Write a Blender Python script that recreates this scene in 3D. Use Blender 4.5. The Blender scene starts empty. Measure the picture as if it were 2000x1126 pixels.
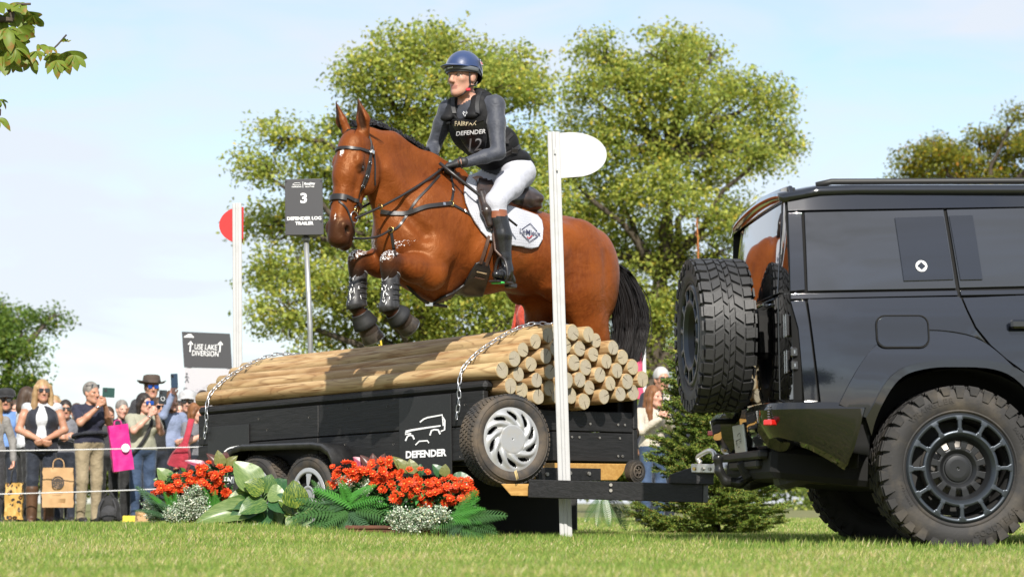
import bpy, bmesh, math, random
import numpy as np
from mathutils import Vector, Matrix
from mathutils.bvhtree import BVHTree
R = math.radians
rng = np.random.default_rng(7)
random.seed(7)
scene = bpy.context.scene
col = scene.collection

# ------------------------------------------------------------------ camera
F = 4600.0                     # focal length in pixels of the 2000 px wide photograph
PITCH = math.atan((981 - 563) / F)
CAM = Vector((0, 0, 0.24))
cd = bpy.data.cameras.new('camera')
cd.sensor_width = 36; cd.lens = F / 2000 * 36
cd.clip_start = 0.2; cd.clip_end = 2000
cd.dof.use_dof = True; cd.dof.focus_distance = 14.6; cd.dof.aperture_fstop = 4.5
cam = bpy.data.objects.new('camera', cd); col.objects.link(cam)
cam.location = CAM; cam.rotation_euler = (math.pi / 2 + PITCH, 0, 0)
scene.camera = cam

# ------------------------------------------------------------------ sky, sun, exposure
SUN_EL, SUN_AZ = 39.0, 6.0    # height, and degrees to the right of straight behind the camera
world = bpy.data.worlds.new('World'); scene.world = world
world.use_nodes = True
_n = world.node_tree.nodes; _l = world.node_tree.links; _n.clear()
w_out = _n.new('ShaderNodeOutputWorld'); w_bg = _n.new('ShaderNodeBackground')
sky = _n.new('ShaderNodeTexSky'); sky.sky_type = 'NISHITA'; sky.sun_disc = False
sky.sun_elevation = R(SUN_EL); sky.sun_rotation = R(180 - SUN_AZ)
sky.air_density = 1.0; sky.dust_density = 0.6; sky.ozone_density = 1.6
w_bg.inputs['Strength'].default_value = 0.11
tc = _n.new('ShaderNodeTexCoord'); mp = _n.new('ShaderNodeMapping')
mp.inputs['Scale'].default_value = (1.2, 1.2, 4.5); mp.inputs['Rotation'].default_value = (0, 0.25, 0.4)
mp.inputs['Location'].default_value = (0.35, 0.2, 0.6)
nz = _n.new('ShaderNodeTexNoise'); nz.inputs['Scale'].default_value = 2.6; nz.inputs['Detail'].default_value = 7
nz.inputs['Roughness'].default_value = 0.55; nz.inputs['Distortion'].default_value = 0.6
rp = _n.new('ShaderNodeValToRGB'); rp.color_ramp.elements[0].position = 0.28; rp.color_ramp.elements[1].position = 0.58
rp.color_ramp.elements[0].color = (0, 0, 0, 1); rp.color_ramp.elements[1].color = (0.9, 0.9, 0.9, 1)
mixc = _n.new('ShaderNodeMix'); mixc.data_type = 'RGBA'
mixc.inputs['B'].default_value = (4.5, 4.75, 5.15, 1)
_l.new(tc.outputs['Generated'], mp.inputs['Vector']); _l.new(mp.outputs['Vector'], nz.inputs['Vector'])
nz2 = _n.new('ShaderNodeTexNoise'); nz2.inputs['Scale'].default_value = 9; nz2.inputs['Detail'].default_value = 8; nz2.inputs['Distortion'].default_value = 1.4
_l.new(mp.outputs['Vector'], nz2.inputs['Vector']); mx2 = _n.new('ShaderNodeMix'); mx2.inputs['Factor'].default_value = .3
_l.new(nz.outputs['Fac'], mx2.inputs['A']); _l.new(nz2.outputs['Fac'], mx2.inputs['B']); _l.new(mx2.outputs['Result'], rp.inputs['Fac']); _l.new(rp.outputs['Color'], mixc.inputs['Factor'])
_l.new(sky.outputs['Color'], mixc.inputs['A']); _l.new(mixc.outputs['Result'], w_bg.inputs['Color'])
_l.new(w_bg.outputs['Background'], w_out.inputs['Surface'])
sd = bpy.data.lights.new('sun', 'SUN'); sd.energy = 4.5; sd.angle = R(0.5); sd.color = (1.0, 0.945, 0.86)
sun = bpy.data.objects.new('sun', sd); col.objects.link(sun); sun.location = (6, -6, 12)
SUN_DIR = Vector((math.sin(R(SUN_AZ)) * math.cos(R(SUN_EL)), -math.cos(R(SUN_AZ)) * math.cos(R(SUN_EL)), math.sin(R(SUN_EL))))
sun.rotation_euler = SUN_DIR.to_track_quat('Z', 'Y').to_euler()
scene.view_settings.view_transform = 'Standard'; scene.view_settings.look = 'None'
scene.view_settings.gamma = 1; scene.view_settings.exposure = 0.75
scene.render.film_transparent = False

# ------------------------------------------------------------------ helpers
FWD = Vector((0, math.cos(PITCH), math.sin(PITCH))); UPV = Vector((0, -math.sin(PITCH), math.cos(PITCH)))
def ray(x, y):
    return (FWD + Vector((1, 0, 0)) * ((x - 1000) / F) + UPV * ((563 - y) / F))
def at(x, y, Y):
    """world point seen at photograph pixel x, y at distance Y"""
    d = ray(x, y); return CAM + d * (Y / d.y)
def on_plane(x, y, p0, n):
    d = ray(x, y); return CAM + d * ((Vector(p0) - CAM).dot(n) / d.dot(n))

def thing(name, label, cat, loc=(0, 0, 0), rot=(0, 0, 0), group=None):
    o = bpy.data.objects.new(name, None); col.objects.link(o)
    o.empty_display_size = 0.1
    o.location = loc; o.rotation_euler = rot
    return tag(o, label, cat, group)
def tag(o, label=None, cat=None, group=None, kind=None):
    if label: o['label'] = label
    if cat: o['category'] = cat
    if group: o['group'] = group
    if kind: o['kind'] = kind
    return o
def root_inv(p):
    m = Matrix.Identity(4); chain = []
    while p is not None:
        chain.append(p); p = p.parent
    m = Matrix.Identity(4)
    for q in reversed(chain):
        m = m @ q.matrix_parent_inverse @ (Matrix.LocRotScale(q.location, q.rotation_euler.to_quaternion() if q.rotation_mode != 'QUATERNION' else q.rotation_quaternion, q.scale))
    return m
def link(name, me, parent=None, world_space=False):
    o = bpy.data.objects.new(name, me); col.objects.link(o)
    if parent is not None:
        o.parent = parent
        if world_space: o.matrix_parent_inverse = root_inv(parent).inverted()
    return o
def mesh(name, verts, faces, mat=None, parent=None, smooth=True, ws=False, mi=None, ngon=False):
    me = bpy.data.meshes.new(name)
    verts = np.asarray(verts, dtype=np.float32).reshape(-1, 3)
    if isinstance(faces, np.ndarray):
        nf, k = faces.shape
        me.vertices.add(len(verts)); me.vertices.foreach_set('co', verts.ravel())
        me.loops.add(nf * k); me.loops.foreach_set('vertex_index', faces.ravel().astype(np.int32))
        me.polygons.add(nf); me.polygons.foreach_set('loop_start', np.arange(0, nf * k, k, dtype=np.int32))
        me.update(calc_edges=True)
    else:
        me.from_pydata([tuple(map(float, v)) for v in verts], [], [tuple(int(i) for i in f) for f in faces]); me.update()
    for m in (mat if isinstance(mat, (list, tuple)) else [mat]):
        if m is not None: me.materials.append(m)
    if mi is not None: me.polygons.foreach_set('material_index', np.asarray(mi, dtype=np.int32))
    if smooth: me.polygons.foreach_set('use_smooth', np.ones(len(me.polygons), dtype=bool))
    me.validate()
    return link(name, me, parent, ws)

def copy_tree(o, parent=None):
    c = o.copy(); col.objects.link(c); c.parent = parent
    for ch in o.children: copy_tree(ch, c)
    return c

class MB:
    """collects simple shapes into one mesh"""
    def __init__(s): s.v = []; s.f = []
    def add(s, v, f):
        o = len(s.v); s.v += [tuple(p) for p in v]; s.f += [tuple(i + o for i in q) for q in f]; return s
    def box(s, c, d, rot=None, bev=0.0):
        hx, hy, hz = d[0] / 2, d[1] / 2, d[2] / 2
        M = rot if rot is not None else Matrix.Identity(3)
        if bev <= 0:
            v = [(x, y, z) for x in (-hx, hx) for y in (-hy, hy) for z in (-hz, hz)]
            f = [(0, 1, 3, 2), (4, 6, 7, 5), (0, 4, 5, 1), (2, 3, 7, 6), (0, 2, 6, 4), (1, 5, 7, 3)]
        else:
            b = min(bev, hx * .9, hy * .9, hz * .9); v = []; idx = {}
            for sx in (-1, 1):
                for sy in (-1, 1):
                    for sz in (-1, 1):
                        for ax in range(3):
                            p = [sx * (hx - b), sy * (hy - b), sz * (hz - b)]
                            p[ax] = (sx * hx, sy * hy, sz * hz)[ax]
                            idx[(sx, sy, sz, ax)] = len(v); v.append(tuple(p))
            f = []
            for ax in range(3):
                a1, a2 = [(1, 2), (0, 2), (0, 1)][ax]
                for sg in (-1, 1):
                    q = []
                    for (p, r) in ((-1, -1), (1, -1), (1, 1), (-1, 1)):
                        k = [0, 0, 0]; k[ax] = sg; k[a1] = p; k[a2] = r; q.append(idx[(*k, ax)])
                    f.append(tuple(q))
            for ax in range(3):
                a1, a2 = [(1, 2), (0, 2), (0, 1)][ax]
                for p in (-1, 1):
                    for r in (-1, 1):
                        k0 = [0, 0, 0]; k1 = [0, 0, 0]; k0[ax] = -1; k1[ax] = 1
                        for k in (k0, k1): k[a1] = p; k[a2] = r
                        f.append((idx[(*k0, a1)], idx[(*k1, a1)], idx[(*k1, a2)], idx[(*k0, a2)]))
            for sx in (-1, 1):
                for sy in (-1, 1):
                    for sz in (-1, 1): f.append(tuple(idx[(sx, sy, sz, a)] for a in range(3)))
        c = Vector(c)
        return s.add([c + M @ Vector(p) for p in v], f)
    def tube(s, pts, r, n=8, cap=True, squash=None):
        pts = [Vector(p) for p in pts]; rr = r if isinstance(r, (list, tuple)) else [r] * len(pts)
        v = []; f = []; up = None
        for i, p in enumerate(pts):
            t = (pts[min(i + 1, len(pts) - 1)] - pts[max(i - 1, 0)])
            t = t.normalized() if t.length > 1e-9 else Vector((0, 0, 1))
            if up is None:
                up = t.orthogonal().normalized()
            else:
                up = (up - t * up.dot(t)); up = up.normalized() if up.length > 1e-6 else t.orthogonal().normalized()
            b = t.cross(up)
            for k in range(n):
                a = 2 * math.pi * k / n
                v.append(p + (up * math.cos(a) + b * math.sin(a)) * rr[i])
        for i in range(len(pts) - 1):
            for k in range(n):
                k2 = (k + 1) % n; f.append((i * n + k, i * n + k2, (i + 1) * n + k2, (i + 1) * n + k))
        if cap:
            f.append(tuple(range(n))[::-1]); f.append(tuple((len(pts) - 1) * n + k for k in range(n)))
        return s.add(v, f)
    def lathe(s, prof, n=32, M=None, closed=False):
        """profile of (radius, height) about local z, placed by matrix M (4x4)"""
        M = M or Matrix.Identity(4); v = []; f = []; m = len(prof)
        for k in range(n):
            a = 2 * math.pi * k / n; c, sn = math.cos(a), math.sin(a)
            for (r, h) in prof: v.append(M @ Vector((r * c, r * sn, h)))
        for k in range(n):
            k2 = (k + 1) % n
            for i in range(m if closed else m - 1):
                i2 = (i + 1) % m; f.append((k * m + i, k2 * m + i, k2 * m + i2, k * m + i2))
        return s.add(v, f)
    def prism(s, poly, h0, h1, fn=lambda x, y, h: (x, y, h)):
        """2D outline extruded from h0 to h1; fn maps x, y, h to space"""
        n = len(poly); v = [fn(x, y, h0) for x, y in poly] + [fn(x, y, h1) for x, y in poly]
        f = [tuple(range(n))[::-1], tuple(range(n, 2 * n))] + [(i, (i + 1) % n, n + (i + 1) % n, n + i) for i in range(n)]
        return s.add(v, f)
    def build(s, name, mat=None, parent=None, smooth=False, ws=False, bevel=0):
        me_o = mesh(name, s.v, s.f, mat, parent, smooth, ws)
        bm = bmesh.new(); bm.from_mesh(me_o.data); bmesh.ops.recalc_face_normals(bm, faces=bm.faces)
        bm.to_mesh(me_o.data); bm.free()
        if bevel:
            m = me_o.modifiers.new('bevel', 'BEVEL'); m.width = bevel; m.segments = 2; m.limit_method = 'ANGLE'
        return me_o
def auto_smooth(o, ang=40):
    me = o.data
    bm = bmesh.new(); bm.from_mesh(me)
    for e in bm.edges:
        if len(e.link_faces) == 2 and e.calc_face_angle(0) > R(ang): e.smooth = False
    for f_ in bm.faces: f_.smooth = True
    bm.to_mesh(me); bm.free(); return o

# ------------------------------------------------------------------ materials
MATS = {}
def mat(name, c, rough=.5, metal=0., spec=.5, noise=None, bump=None, coat=0., sheen=0., trans=0., c2=None, coord='Object', stretch=None, sss=0., alpha=None):
    """plain principled material; noise = (scale, low, high) mixes c and c2; bump = (scale, strength[, distance])"""
    if name in MATS: return MATS[name]
    m = bpy.data.materials.new(name); m.use_nodes = True; MATS[name] = m
    nt = m.node_tree; b = nt.nodes['Principled BSDF']
    b.inputs['Base Color'].default_value = (*c, 1); b.inputs['Roughness'].default_value = rough
    b.inputs['Metallic'].default_value = metal; b.inputs['Specular IOR Level'].default_value = spec
    if coat: b.inputs['Coat Weight'].default_value = coat; b.inputs['Coat Roughness'].default_value = 0.03
    if sheen: b.inputs['Sheen Weight'].default_value = sheen
    if sss:
        b.inputs['Subsurface Weight'].default_value = sss; b.inputs['Subsurface Radius'].default_value = (.012, .005, .003)
    vec = None
    if noise or bump:
        t = nt.nodes.new('ShaderNodeTexCoord'); mpn = nt.nodes.new('ShaderNodeMapping')
        if stretch: mpn.inputs['Scale'].default_value = stretch
        nt.links.new(t.outputs[coord], mpn.inputs['Vector']); vec = mpn.outputs['Vector']
    if noise:
        nz = nt.nodes.new('ShaderNodeTexNoise'); nz.inputs['Scale'].default_value = noise[0]; nz.inputs['Detail'].default_value = 5
        nz.inputs['Roughness'].default_value = .6
        nt.links.new(vec, nz.inputs['Vector'])
        rp = nt.nodes.new('ShaderNodeMapRange'); rp.inputs['From Min'].default_value = noise[1]; rp.inputs['From Max'].default_value = noise[2]
        nt.links.new(nz.outputs['Fac'], rp.inputs['Value'])
        mx = nt.nodes.new('ShaderNodeMix'); mx.data_type = 'RGBA'
        mx.inputs['A'].default_value = (*c, 1); mx.inputs['B'].default_value = (*(c2 or [x * .6 for x in c]), 1)
        nt.links.new(rp.outputs['Result'], mx.inputs['Factor']); nt.links.new(mx.outputs['Result'], b.inputs['Base Color'])
    if bump:
        nb = nt.nodes.new('ShaderNodeTexNoise'); nb.inputs['Scale'].default_value = bump[0]; nb.inputs['Detail'].default_value = 4
        nt.links.new(vec, nb.inputs['Vector'])
        bp = nt.nodes.new('ShaderNodeBump'); bp.inputs['Strength'].default_value = bump[1]
        bp.inputs['Distance'].default_value = bump[2] if len(bump) > 2 else .01
        nt.links.new(nb.outputs['Fac'], bp.inputs['Height']); nt.links.new(bp.outputs['Normal'], b.inputs['Normal'])
    if trans:
        tr = nt.nodes.new('ShaderNodeBsdfTranslucent'); ms = nt.nodes.new('ShaderNodeMixShader')
        ms.inputs['Fac'].default_value = trans; out = nt.nodes['Material Output']
        src = b.inputs['Base Color'].links[0].from_socket if b.inputs['Base Color'].links else None
        if src: nt.links.new(src, tr.inputs['Color'])
        else: tr.inputs['Color'].default_value = (*c, 1)
        nt.links.new(b.outputs['BSDF'], ms.inputs[1]); nt.links.new(tr.outputs['BSDF'], ms.inputs[2])
        nt.links.new(ms.outputs['Shader'], out.inputs['Surface'])
    return m
def attr_color(m, name='tint', socket='Base Color'):
    """drive the base colour from a colour attribute of the mesh"""
    nt = m.node_tree; b = nt.nodes['Principled BSDF']
    a = nt.nodes.new('ShaderNodeAttribute'); a.attribute_name = name
    nt.links.new(a.outputs['Color'], b.inputs['Base Color'])
    for n in nt.nodes:
        if n.type == 'BSDF_TRANSLUCENT': nt.links.new(a.outputs['Color'], n.inputs['Color'])
    return m
def set_color(o, cols, name='tint'):
    me = o.data; a = me.color_attributes.new(name, 'FLOAT_COLOR', 'POINT')
    c = np.ones((len(me.vertices), 4), dtype=np.float32); c[:, :3] = cols; a.data.foreach_set('color', c.ravel())
def set_float(o, vals, name):
    a = o.data.attributes.new(name, 'FLOAT', 'POINT'); a.data.foreach_set('value', np.asarray(vals, dtype=np.float32))

# ------------------------------------------------------------------ lettering
_txt = {}
def text2d(s, size=1.0, bold=0.0, wide=1.0, align='CENTER', spacing=1.0):
    key = (s, bold, align, spacing)
    if key not in _txt:
        cu = bpy.data.curves.new('t', 'FONT'); cu.body = s; cu.align_x = align; cu.align_y = 'CENTER'
        cu.offset = bold; cu.resolution_u = 3; cu.space_character = spacing
        o = bpy.data.objects.new('t', cu); col.objects.link(o)
        dg = bpy.context.evaluated_depsgraph_get(); dg.update()
        me = bpy.data.meshes.new_from_object(o.evaluated_get(dg))
        _txt[key] = ([(v.co.x, v.co.y) for v in me.vertices], [tuple(p.vertices) for p in me.polygons])
        bpy.data.objects.remove(o); bpy.data.curves.remove(cu); bpy.data.meshes.remove(me)
    v, f = _txt[key]
    return [(x * size * wide, y * size) for x, y in v], f
def lettering(name, items, fn, mat_, parent=None, ws=False):
    """items = [(text, size, x, y, bold, wide)], fn maps x, y to space; one mesh"""
    mb = MB()
    for it in items:
        s, size, x, y = it[:4]; bold = it[4] if len(it) > 4 else .0; wide = it[5] if len(it) > 5 else 1
        v, f = text2d(s, size, bold, wide); mb.add([fn(a + x, b + y) for a, b in v], f)
    return mesh(name, mb.v, mb.f, mat_, parent, False, ws)
def stroke2d(pts, w):
    """flat line of width w through 2D points as quads"""
    v = []; f = []; n = len(pts)
    for i, p in enumerate(pts):
        a = pts[max(i - 1, 0)]; b = pts[min(i + 1, n - 1)]
        dx, dy = b[0] - a[0], b[1] - a[1]; l = math.hypot(dx, dy) or 1
        ww = w[i] if isinstance(w, (list, tuple)) else w
        nx, ny = -dy / l * ww / 2, dx / l * ww / 2
        v += [(p[0] + nx, p[1] + ny), (p[0] - nx, p[1] - ny)]
    for i in range(n - 1): f.append((2 * i, 2 * i + 1, 2 * i + 3, 2 * i + 2))
    return v, f

# ------------------------------------------------------------------ smooth solids (distance fields turned into one surface)
class Solid:
    def __init__(s, k=.03): s.p = []; s.k = k
    def cone(s, a, b, ra, rb, tag=0, k=None, op='+', sq=None, q=1.0):
        s.p.append(dict(t='c', a=np.array(a, float), b=np.array(b, float), ra=ra, rb=rb, tag=tag, k=s.k if k is None else k, op=op,
                        sq=None if sq is None else np.array(Vector(sq).normalized(), float), q=q)); return s
    def chain(s, pts, rs, tag=0, k=None, sq=None, q=1.0):
        for i in range(len(pts) - 1): s.cone(pts[i], pts[i + 1], rs[i], rs[i + 1], tag, k, '+', sq, q)
        return s
    def ell(s, c, r, axes=None, tag=0, k=None, op='+'):
        A = np.eye(3) if axes is None else np.array([list(Vector(x).normalized()) for x in axes], float)
        r = np.array([r] * 3 if np.isscalar(r) else r, float)
        s.p.append(dict(t='e', c=np.array(c, float), r=r, A=A, tag=tag, k=s.k if k is None else k, op=op)); return s
    @staticmethod
    def dist(p, P):
        if p['t'] == 'c':
            a, b = p['a'], p['b']
            if p['sq'] is not None:
                n = p['sq']; g = 1 / p['q'] - 1
                P = P + ((P - a) @ n)[:, None] * n * g; b = b + ((b - a) @ n) * n * g
            ab = b - a; L = ab @ ab + 1e-12
            t = np.clip(((P - a) @ ab) / L, 0, 1)
            d = np.linalg.norm(P - a - t[:, None] * ab, axis=1) - (p['ra'] + (p['rb'] - p['ra']) * t)
            return d * (min(1., p['q']) ** .5 if p['sq'] is not None else 1)
        Q = (P - p['c']) @ p['A'].T; r = p['r']
        k0 = np.linalg.norm(Q / r, axis=1); k1 = np.linalg.norm(Q / r ** 2, axis=1) + 1e-9
        return k0 * (k0 - 1) / k1
    @staticmethod
    def bounds(p):
        if p['t'] == 'c':
            r = max(p['ra'], p['rb']) * max(1, p['q']); return np.minimum(p['a'], p['b']) - r, np.maximum(p['a'], p['b']) + r
        r = np.sqrt(((p['A'] * p['r'][:, None]) ** 2).sum(0)); return p['c'] - r, p['c'] + r
    def field(s, P):
        D = np.full(len(P), 1.0)
        for p in s.p: D = s.blend(D, s.dist(p, P), p)
        return D
    @staticmethod
    def blend(D, d, p):
        k = max(p['k'], 1e-5)
        if p['op'] == '+':
            h = np.clip(.5 + .5 * (D - d) / k, 0, 1); return D + (d - D) * h - k * h * (1 - h)
        h = np.clip(.5 - .5 * (D + d) / k, 0, 1); return D * (1 - h) - d * h + k * h * (1 - h)
    def surface(s, res, refine=2):
        lo = np.min([s.bounds(p)[0] for p in s.p if p['op'] == '+'], 0) - 3 * res
        hi = np.max([s.bounds(p)[1] for p in s.p if p['op'] == '+'], 0) + 3 * res
        n = np.ceil((hi - lo) / res).astype(int) + 1
        D = np.full(n, 1.0)
        ax = [lo[i] + np.arange(n[i]) * res for i in range(3)]
        for p in s.p:
            a, b = s.bounds(p); m = p['k'] + 2.5 * res
            i0 = np.clip(np.floor((a - m - lo) / res).astype(int), 0, n - 1); i1 = np.clip(np.ceil((b + m - lo) / res).astype(int) + 1, 1, n)
            sl = tuple(slice(i0[j], i1[j]) for j in range(3))
            g = np.stack(np.meshgrid(*[ax[j][sl[j]] for j in range(3)], indexing='ij'), -1).reshape(-1, 3)
            if not len(g): continue
            D[sl] = s.blend(D[sl].ravel(), s.dist(p, g), p).reshape(D[sl].shape)
        ins = D < 0
        c = [ins[i:n[0] - 1 + i, j:n[1] - 1 + j, k:n[2] - 1 + k] for i in (0, 1) for j in (0, 1) for k in (0, 1)]
        cnt = sum(x.astype(np.int8) for x in c); act = (cnt > 0) & (cnt < 8)
        idx = np.argwhere(act); vid = np.full(act.shape, -1, dtype=np.int64); vid[act] = np.arange(len(idx))
        corner = [(i, j, k) for i in (0, 1) for j in (0, 1) for k in (0, 1)]
        val = np.stack([D[idx[:, 0] + i, idx[:, 1] + j, idx[:, 2] + k] for i, j, k in corner], 1)
        acc = np.zeros((len(idx), 3)); num = np.zeros(len(idx))
        for a in range(8):
            for b in range(a + 1, 8):
                ca, cb = np.array(corner[a]), np.array(corner[b])
                if abs(ca - cb).sum() != 1: continue
                va, vb = val[:, a], val[:, b]; m = (va < 0) != (vb < 0)
                t = np.where(m, va / np.where(m, va - vb, 1), 0)
                acc += np.where(m[:, None], ca + (cb - ca) * t[:, None], 0); num += m
        V = lo + (idx + acc / num[:, None]) * res
        faces = []
        for axis in range(3):
            o1, o2 = [(1, 2), (2, 0), (0, 1)][axis]
            s0 = [slice(1, -1)] * 3; s0[axis] = slice(0, -1); s1 = list(s0); s1[axis] = slice(1, None)
            A_, B_ = ins[tuple(s0)], ins[tuple(s1)]; e = np.argwhere(A_ != B_)
            if not len(e): continue
            flip = A_[tuple(e.T)]
            base = e + 1; base[:, axis] -= 1
            def cell(d1, d2):
                q = base.copy(); q[:, o1] -= d1; q[:, o2] -= d2; return vid[q[:, 0], q[:, 1], q[:, 2]]
            q = np.stack([cell(1, 1), cell(0, 1), cell(0, 0), cell(1, 0)], 1)
            q[~flip] = q[~flip][:, ::-1]; faces.append(q)
        Fc = np.concatenate(faces)
        for _ in range(refine):
            h = res * .3; g = np.stack([s.field(V + np.eye(3)[i] * h) - s.field(V - np.eye(3)[i] * h) for i in range(3)], 1) / (2 * h)
            d = s.field(V); V = V - g * np.clip(d, -res * .6, res * .6)[:, None] / np.maximum((g ** 2).sum(1), .3)[:, None]
        return V, Fc
    def tags(s, P):
        best = np.full(len(P), 9.); t = np.zeros(len(P), int)
        for p in s.p:
            if p['op'] != '+': continue
            d = s.dist(p, P); m = d < best; best[m] = d[m]; t[m] = p['tag']
        return t
    def weights(s, P, soft=.02):
        """softly blended share of each tag at points P: dict tag -> weight"""
        W = {}; tot = np.zeros(len(P))
        for p in s.p:
            if p['op'] != '+': continue
            w = np.exp(-np.clip(s.dist(p, P), -.02, 9) / soft); tot += w
            W[p['tag']] = W.get(p['tag'], 0) + w
        return {t: w / (tot + 1e-12) for t, w in W.items()}
    def build(s, name, res, mats, parent=None, ws=True, refine=2):
        V, Fc = s.surface(res, refine)
        mi = None
        if isinstance(mats, (list, tuple)):
            mi = s.tags(V[Fc].mean(1))
        return mesh(name, V, Fc, mats, parent, True, ws, mi)
def V3(*a): return Vector(a)
def frame(fwd, up=(0, 0, 1)):
    f = Vector(fwd).normalized(); l = Vector(up).cross(f).normalized(); return f, l, f.cross(l)   # forward, left, up
def bvh_of(*objs):
    vs = []; fs = []
    for o in objs:
        n = len(vs); M_ = root_inv(o); vs += [M_ @ v.co for v in o.data.vertices]; fs += [tuple(i + n for i in p.vertices) for p in o.data.polygons]
    return BVHTree.FromPolygons(vs, fs)
def resample(pts, n):
    pts = [Vector(p) for p in pts]; out = []
    for j in range(len(pts) - 1):
        p0, p1, p2, p3 = pts[max(j - 1, 0)], pts[j], pts[j + 1], pts[min(j + 2, len(pts) - 1)]
        for i in range(n):
            t = i / n; out.append(.5 * ((2 * p1) + (p2 - p0) * t + (2 * p0 - 5 * p1 + 4 * p2 - p3) * t * t + (3 * p1 - p0 - 3 * p2 + p3) * t ** 3))
    out.append(pts[-1]); return out
M_brass = mat('brass', (.62, .45, .16), .25, 1)
M_steel = mat('steel', (.62, .62, .62), .22, 1)
def hump(x, y):
    S_ = lambda t: np.clip(t, 0, 1) ** 2 * (3 - 2 * np.clip(t, 0, 1))
    return .068 * S_((-x - .1) / 1.7) * S_((y - 9.5) / 4.5) * (1 - S_((y - 17.6) / 3.5)) + .012 * S_((-x + 4) / 4) * S_((y - 9) / 3) * (1 - S_((y - 15) / 4))
# ------------------------------------------------------------------ ground
M_ground = mat('lawn_soil', (.10, .115, .030), .95, noise=(1.3, .35, .7), c2=(.17, .15, .05))
v = []; f = []; xs_ = np.concatenate([np.linspace(-500, -20, 10), np.linspace(-10, 10, 61), np.linspace(20, 500, 10)]); nx = len(xs_); ys_ = np.concatenate([np.linspace(-60, 4, 8), np.linspace(6, 30, 73), np.linspace(40, 900, 18)])
for y in ys_:
    for x in xs_: v.append((x, y, float(hump(x, y))))
for j in range(len(ys_) - 1):
    for i in range(nx - 1): f.append((j * nx + i, j * nx + i + 1, (j + 1) * nx + i + 1, (j + 1) * nx + i))
g = mesh('ground', v, f, M_ground, None, False); tag(g, 'mown lawn under the whole scene', None, None, 'structure')

# ------------------------------------------------------------------ trees
M_bark = mat('bark', (.075, .058, .042), .9, noise=(6, .4, .7), c2=(.035, .028, .022), bump=(14, .8, .05))
M_leaf = attr_color(mat('leaf', (.08, .12, .02), .55, spec=.35, trans=.55))
def leaf_cloud(C, size, aspect=.62, droop=.35):
    """bent leaf faces at points C; returns vertices and quads (two per leaf)"""
    n = len(C); a = rng.uniform(0, 2 * np.pi, n); el = rng.normal(-droop, .55, n)
    d = np.stack([np.cos(a) * np.cos(el), np.sin(a) * np.cos(el), np.sin(el)], 1)
    up = rng.normal(0, .55, (n, 3)) + np.array((0, 0, 1.)); s = np.cross(d, up); s /= np.linalg.norm(s, axis=1)[:, None] + 1e-9
    nn = np.cross(s, d); L_ = size * rng.uniform(.65, 1.35, n)[:, None]; w = L_ * aspect * .5; fold = nn * L_ * .14
    p0 = C; p1 = C + d * L_ * .5 - s * w + fold; p2 = C + d * L_ - fold * .6; p3 = C + d * L_ * .5 + s * w + fold
    V_ = np.stack([p0, p1, p2, p3], 1).reshape(-1, 3); F_ = np.arange(4 * n).reshape(n, 4)
    return V_, F_
def branch_mesh(mb, p0, p1, r0, r1, wob=.12, n=6, sides=7):
    pts = []; d = p1 - p0
    for i in range(n + 1):
        t = i / n; q = p0 + d * t; k = math.sin(t * math.pi) * d.length * wob
        q = q + Vector((random.uniform(-1, 1), random.uniform(-1, 1), random.uniform(-.2, .8))) * k * .5
        pts.append(q)
    pts[0] = p0; pts[-1] = p1
    mb.tube(pts, [r0 + (r1 - r0) * i / n for i in range(n + 1)], sides)
    return pts
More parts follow.
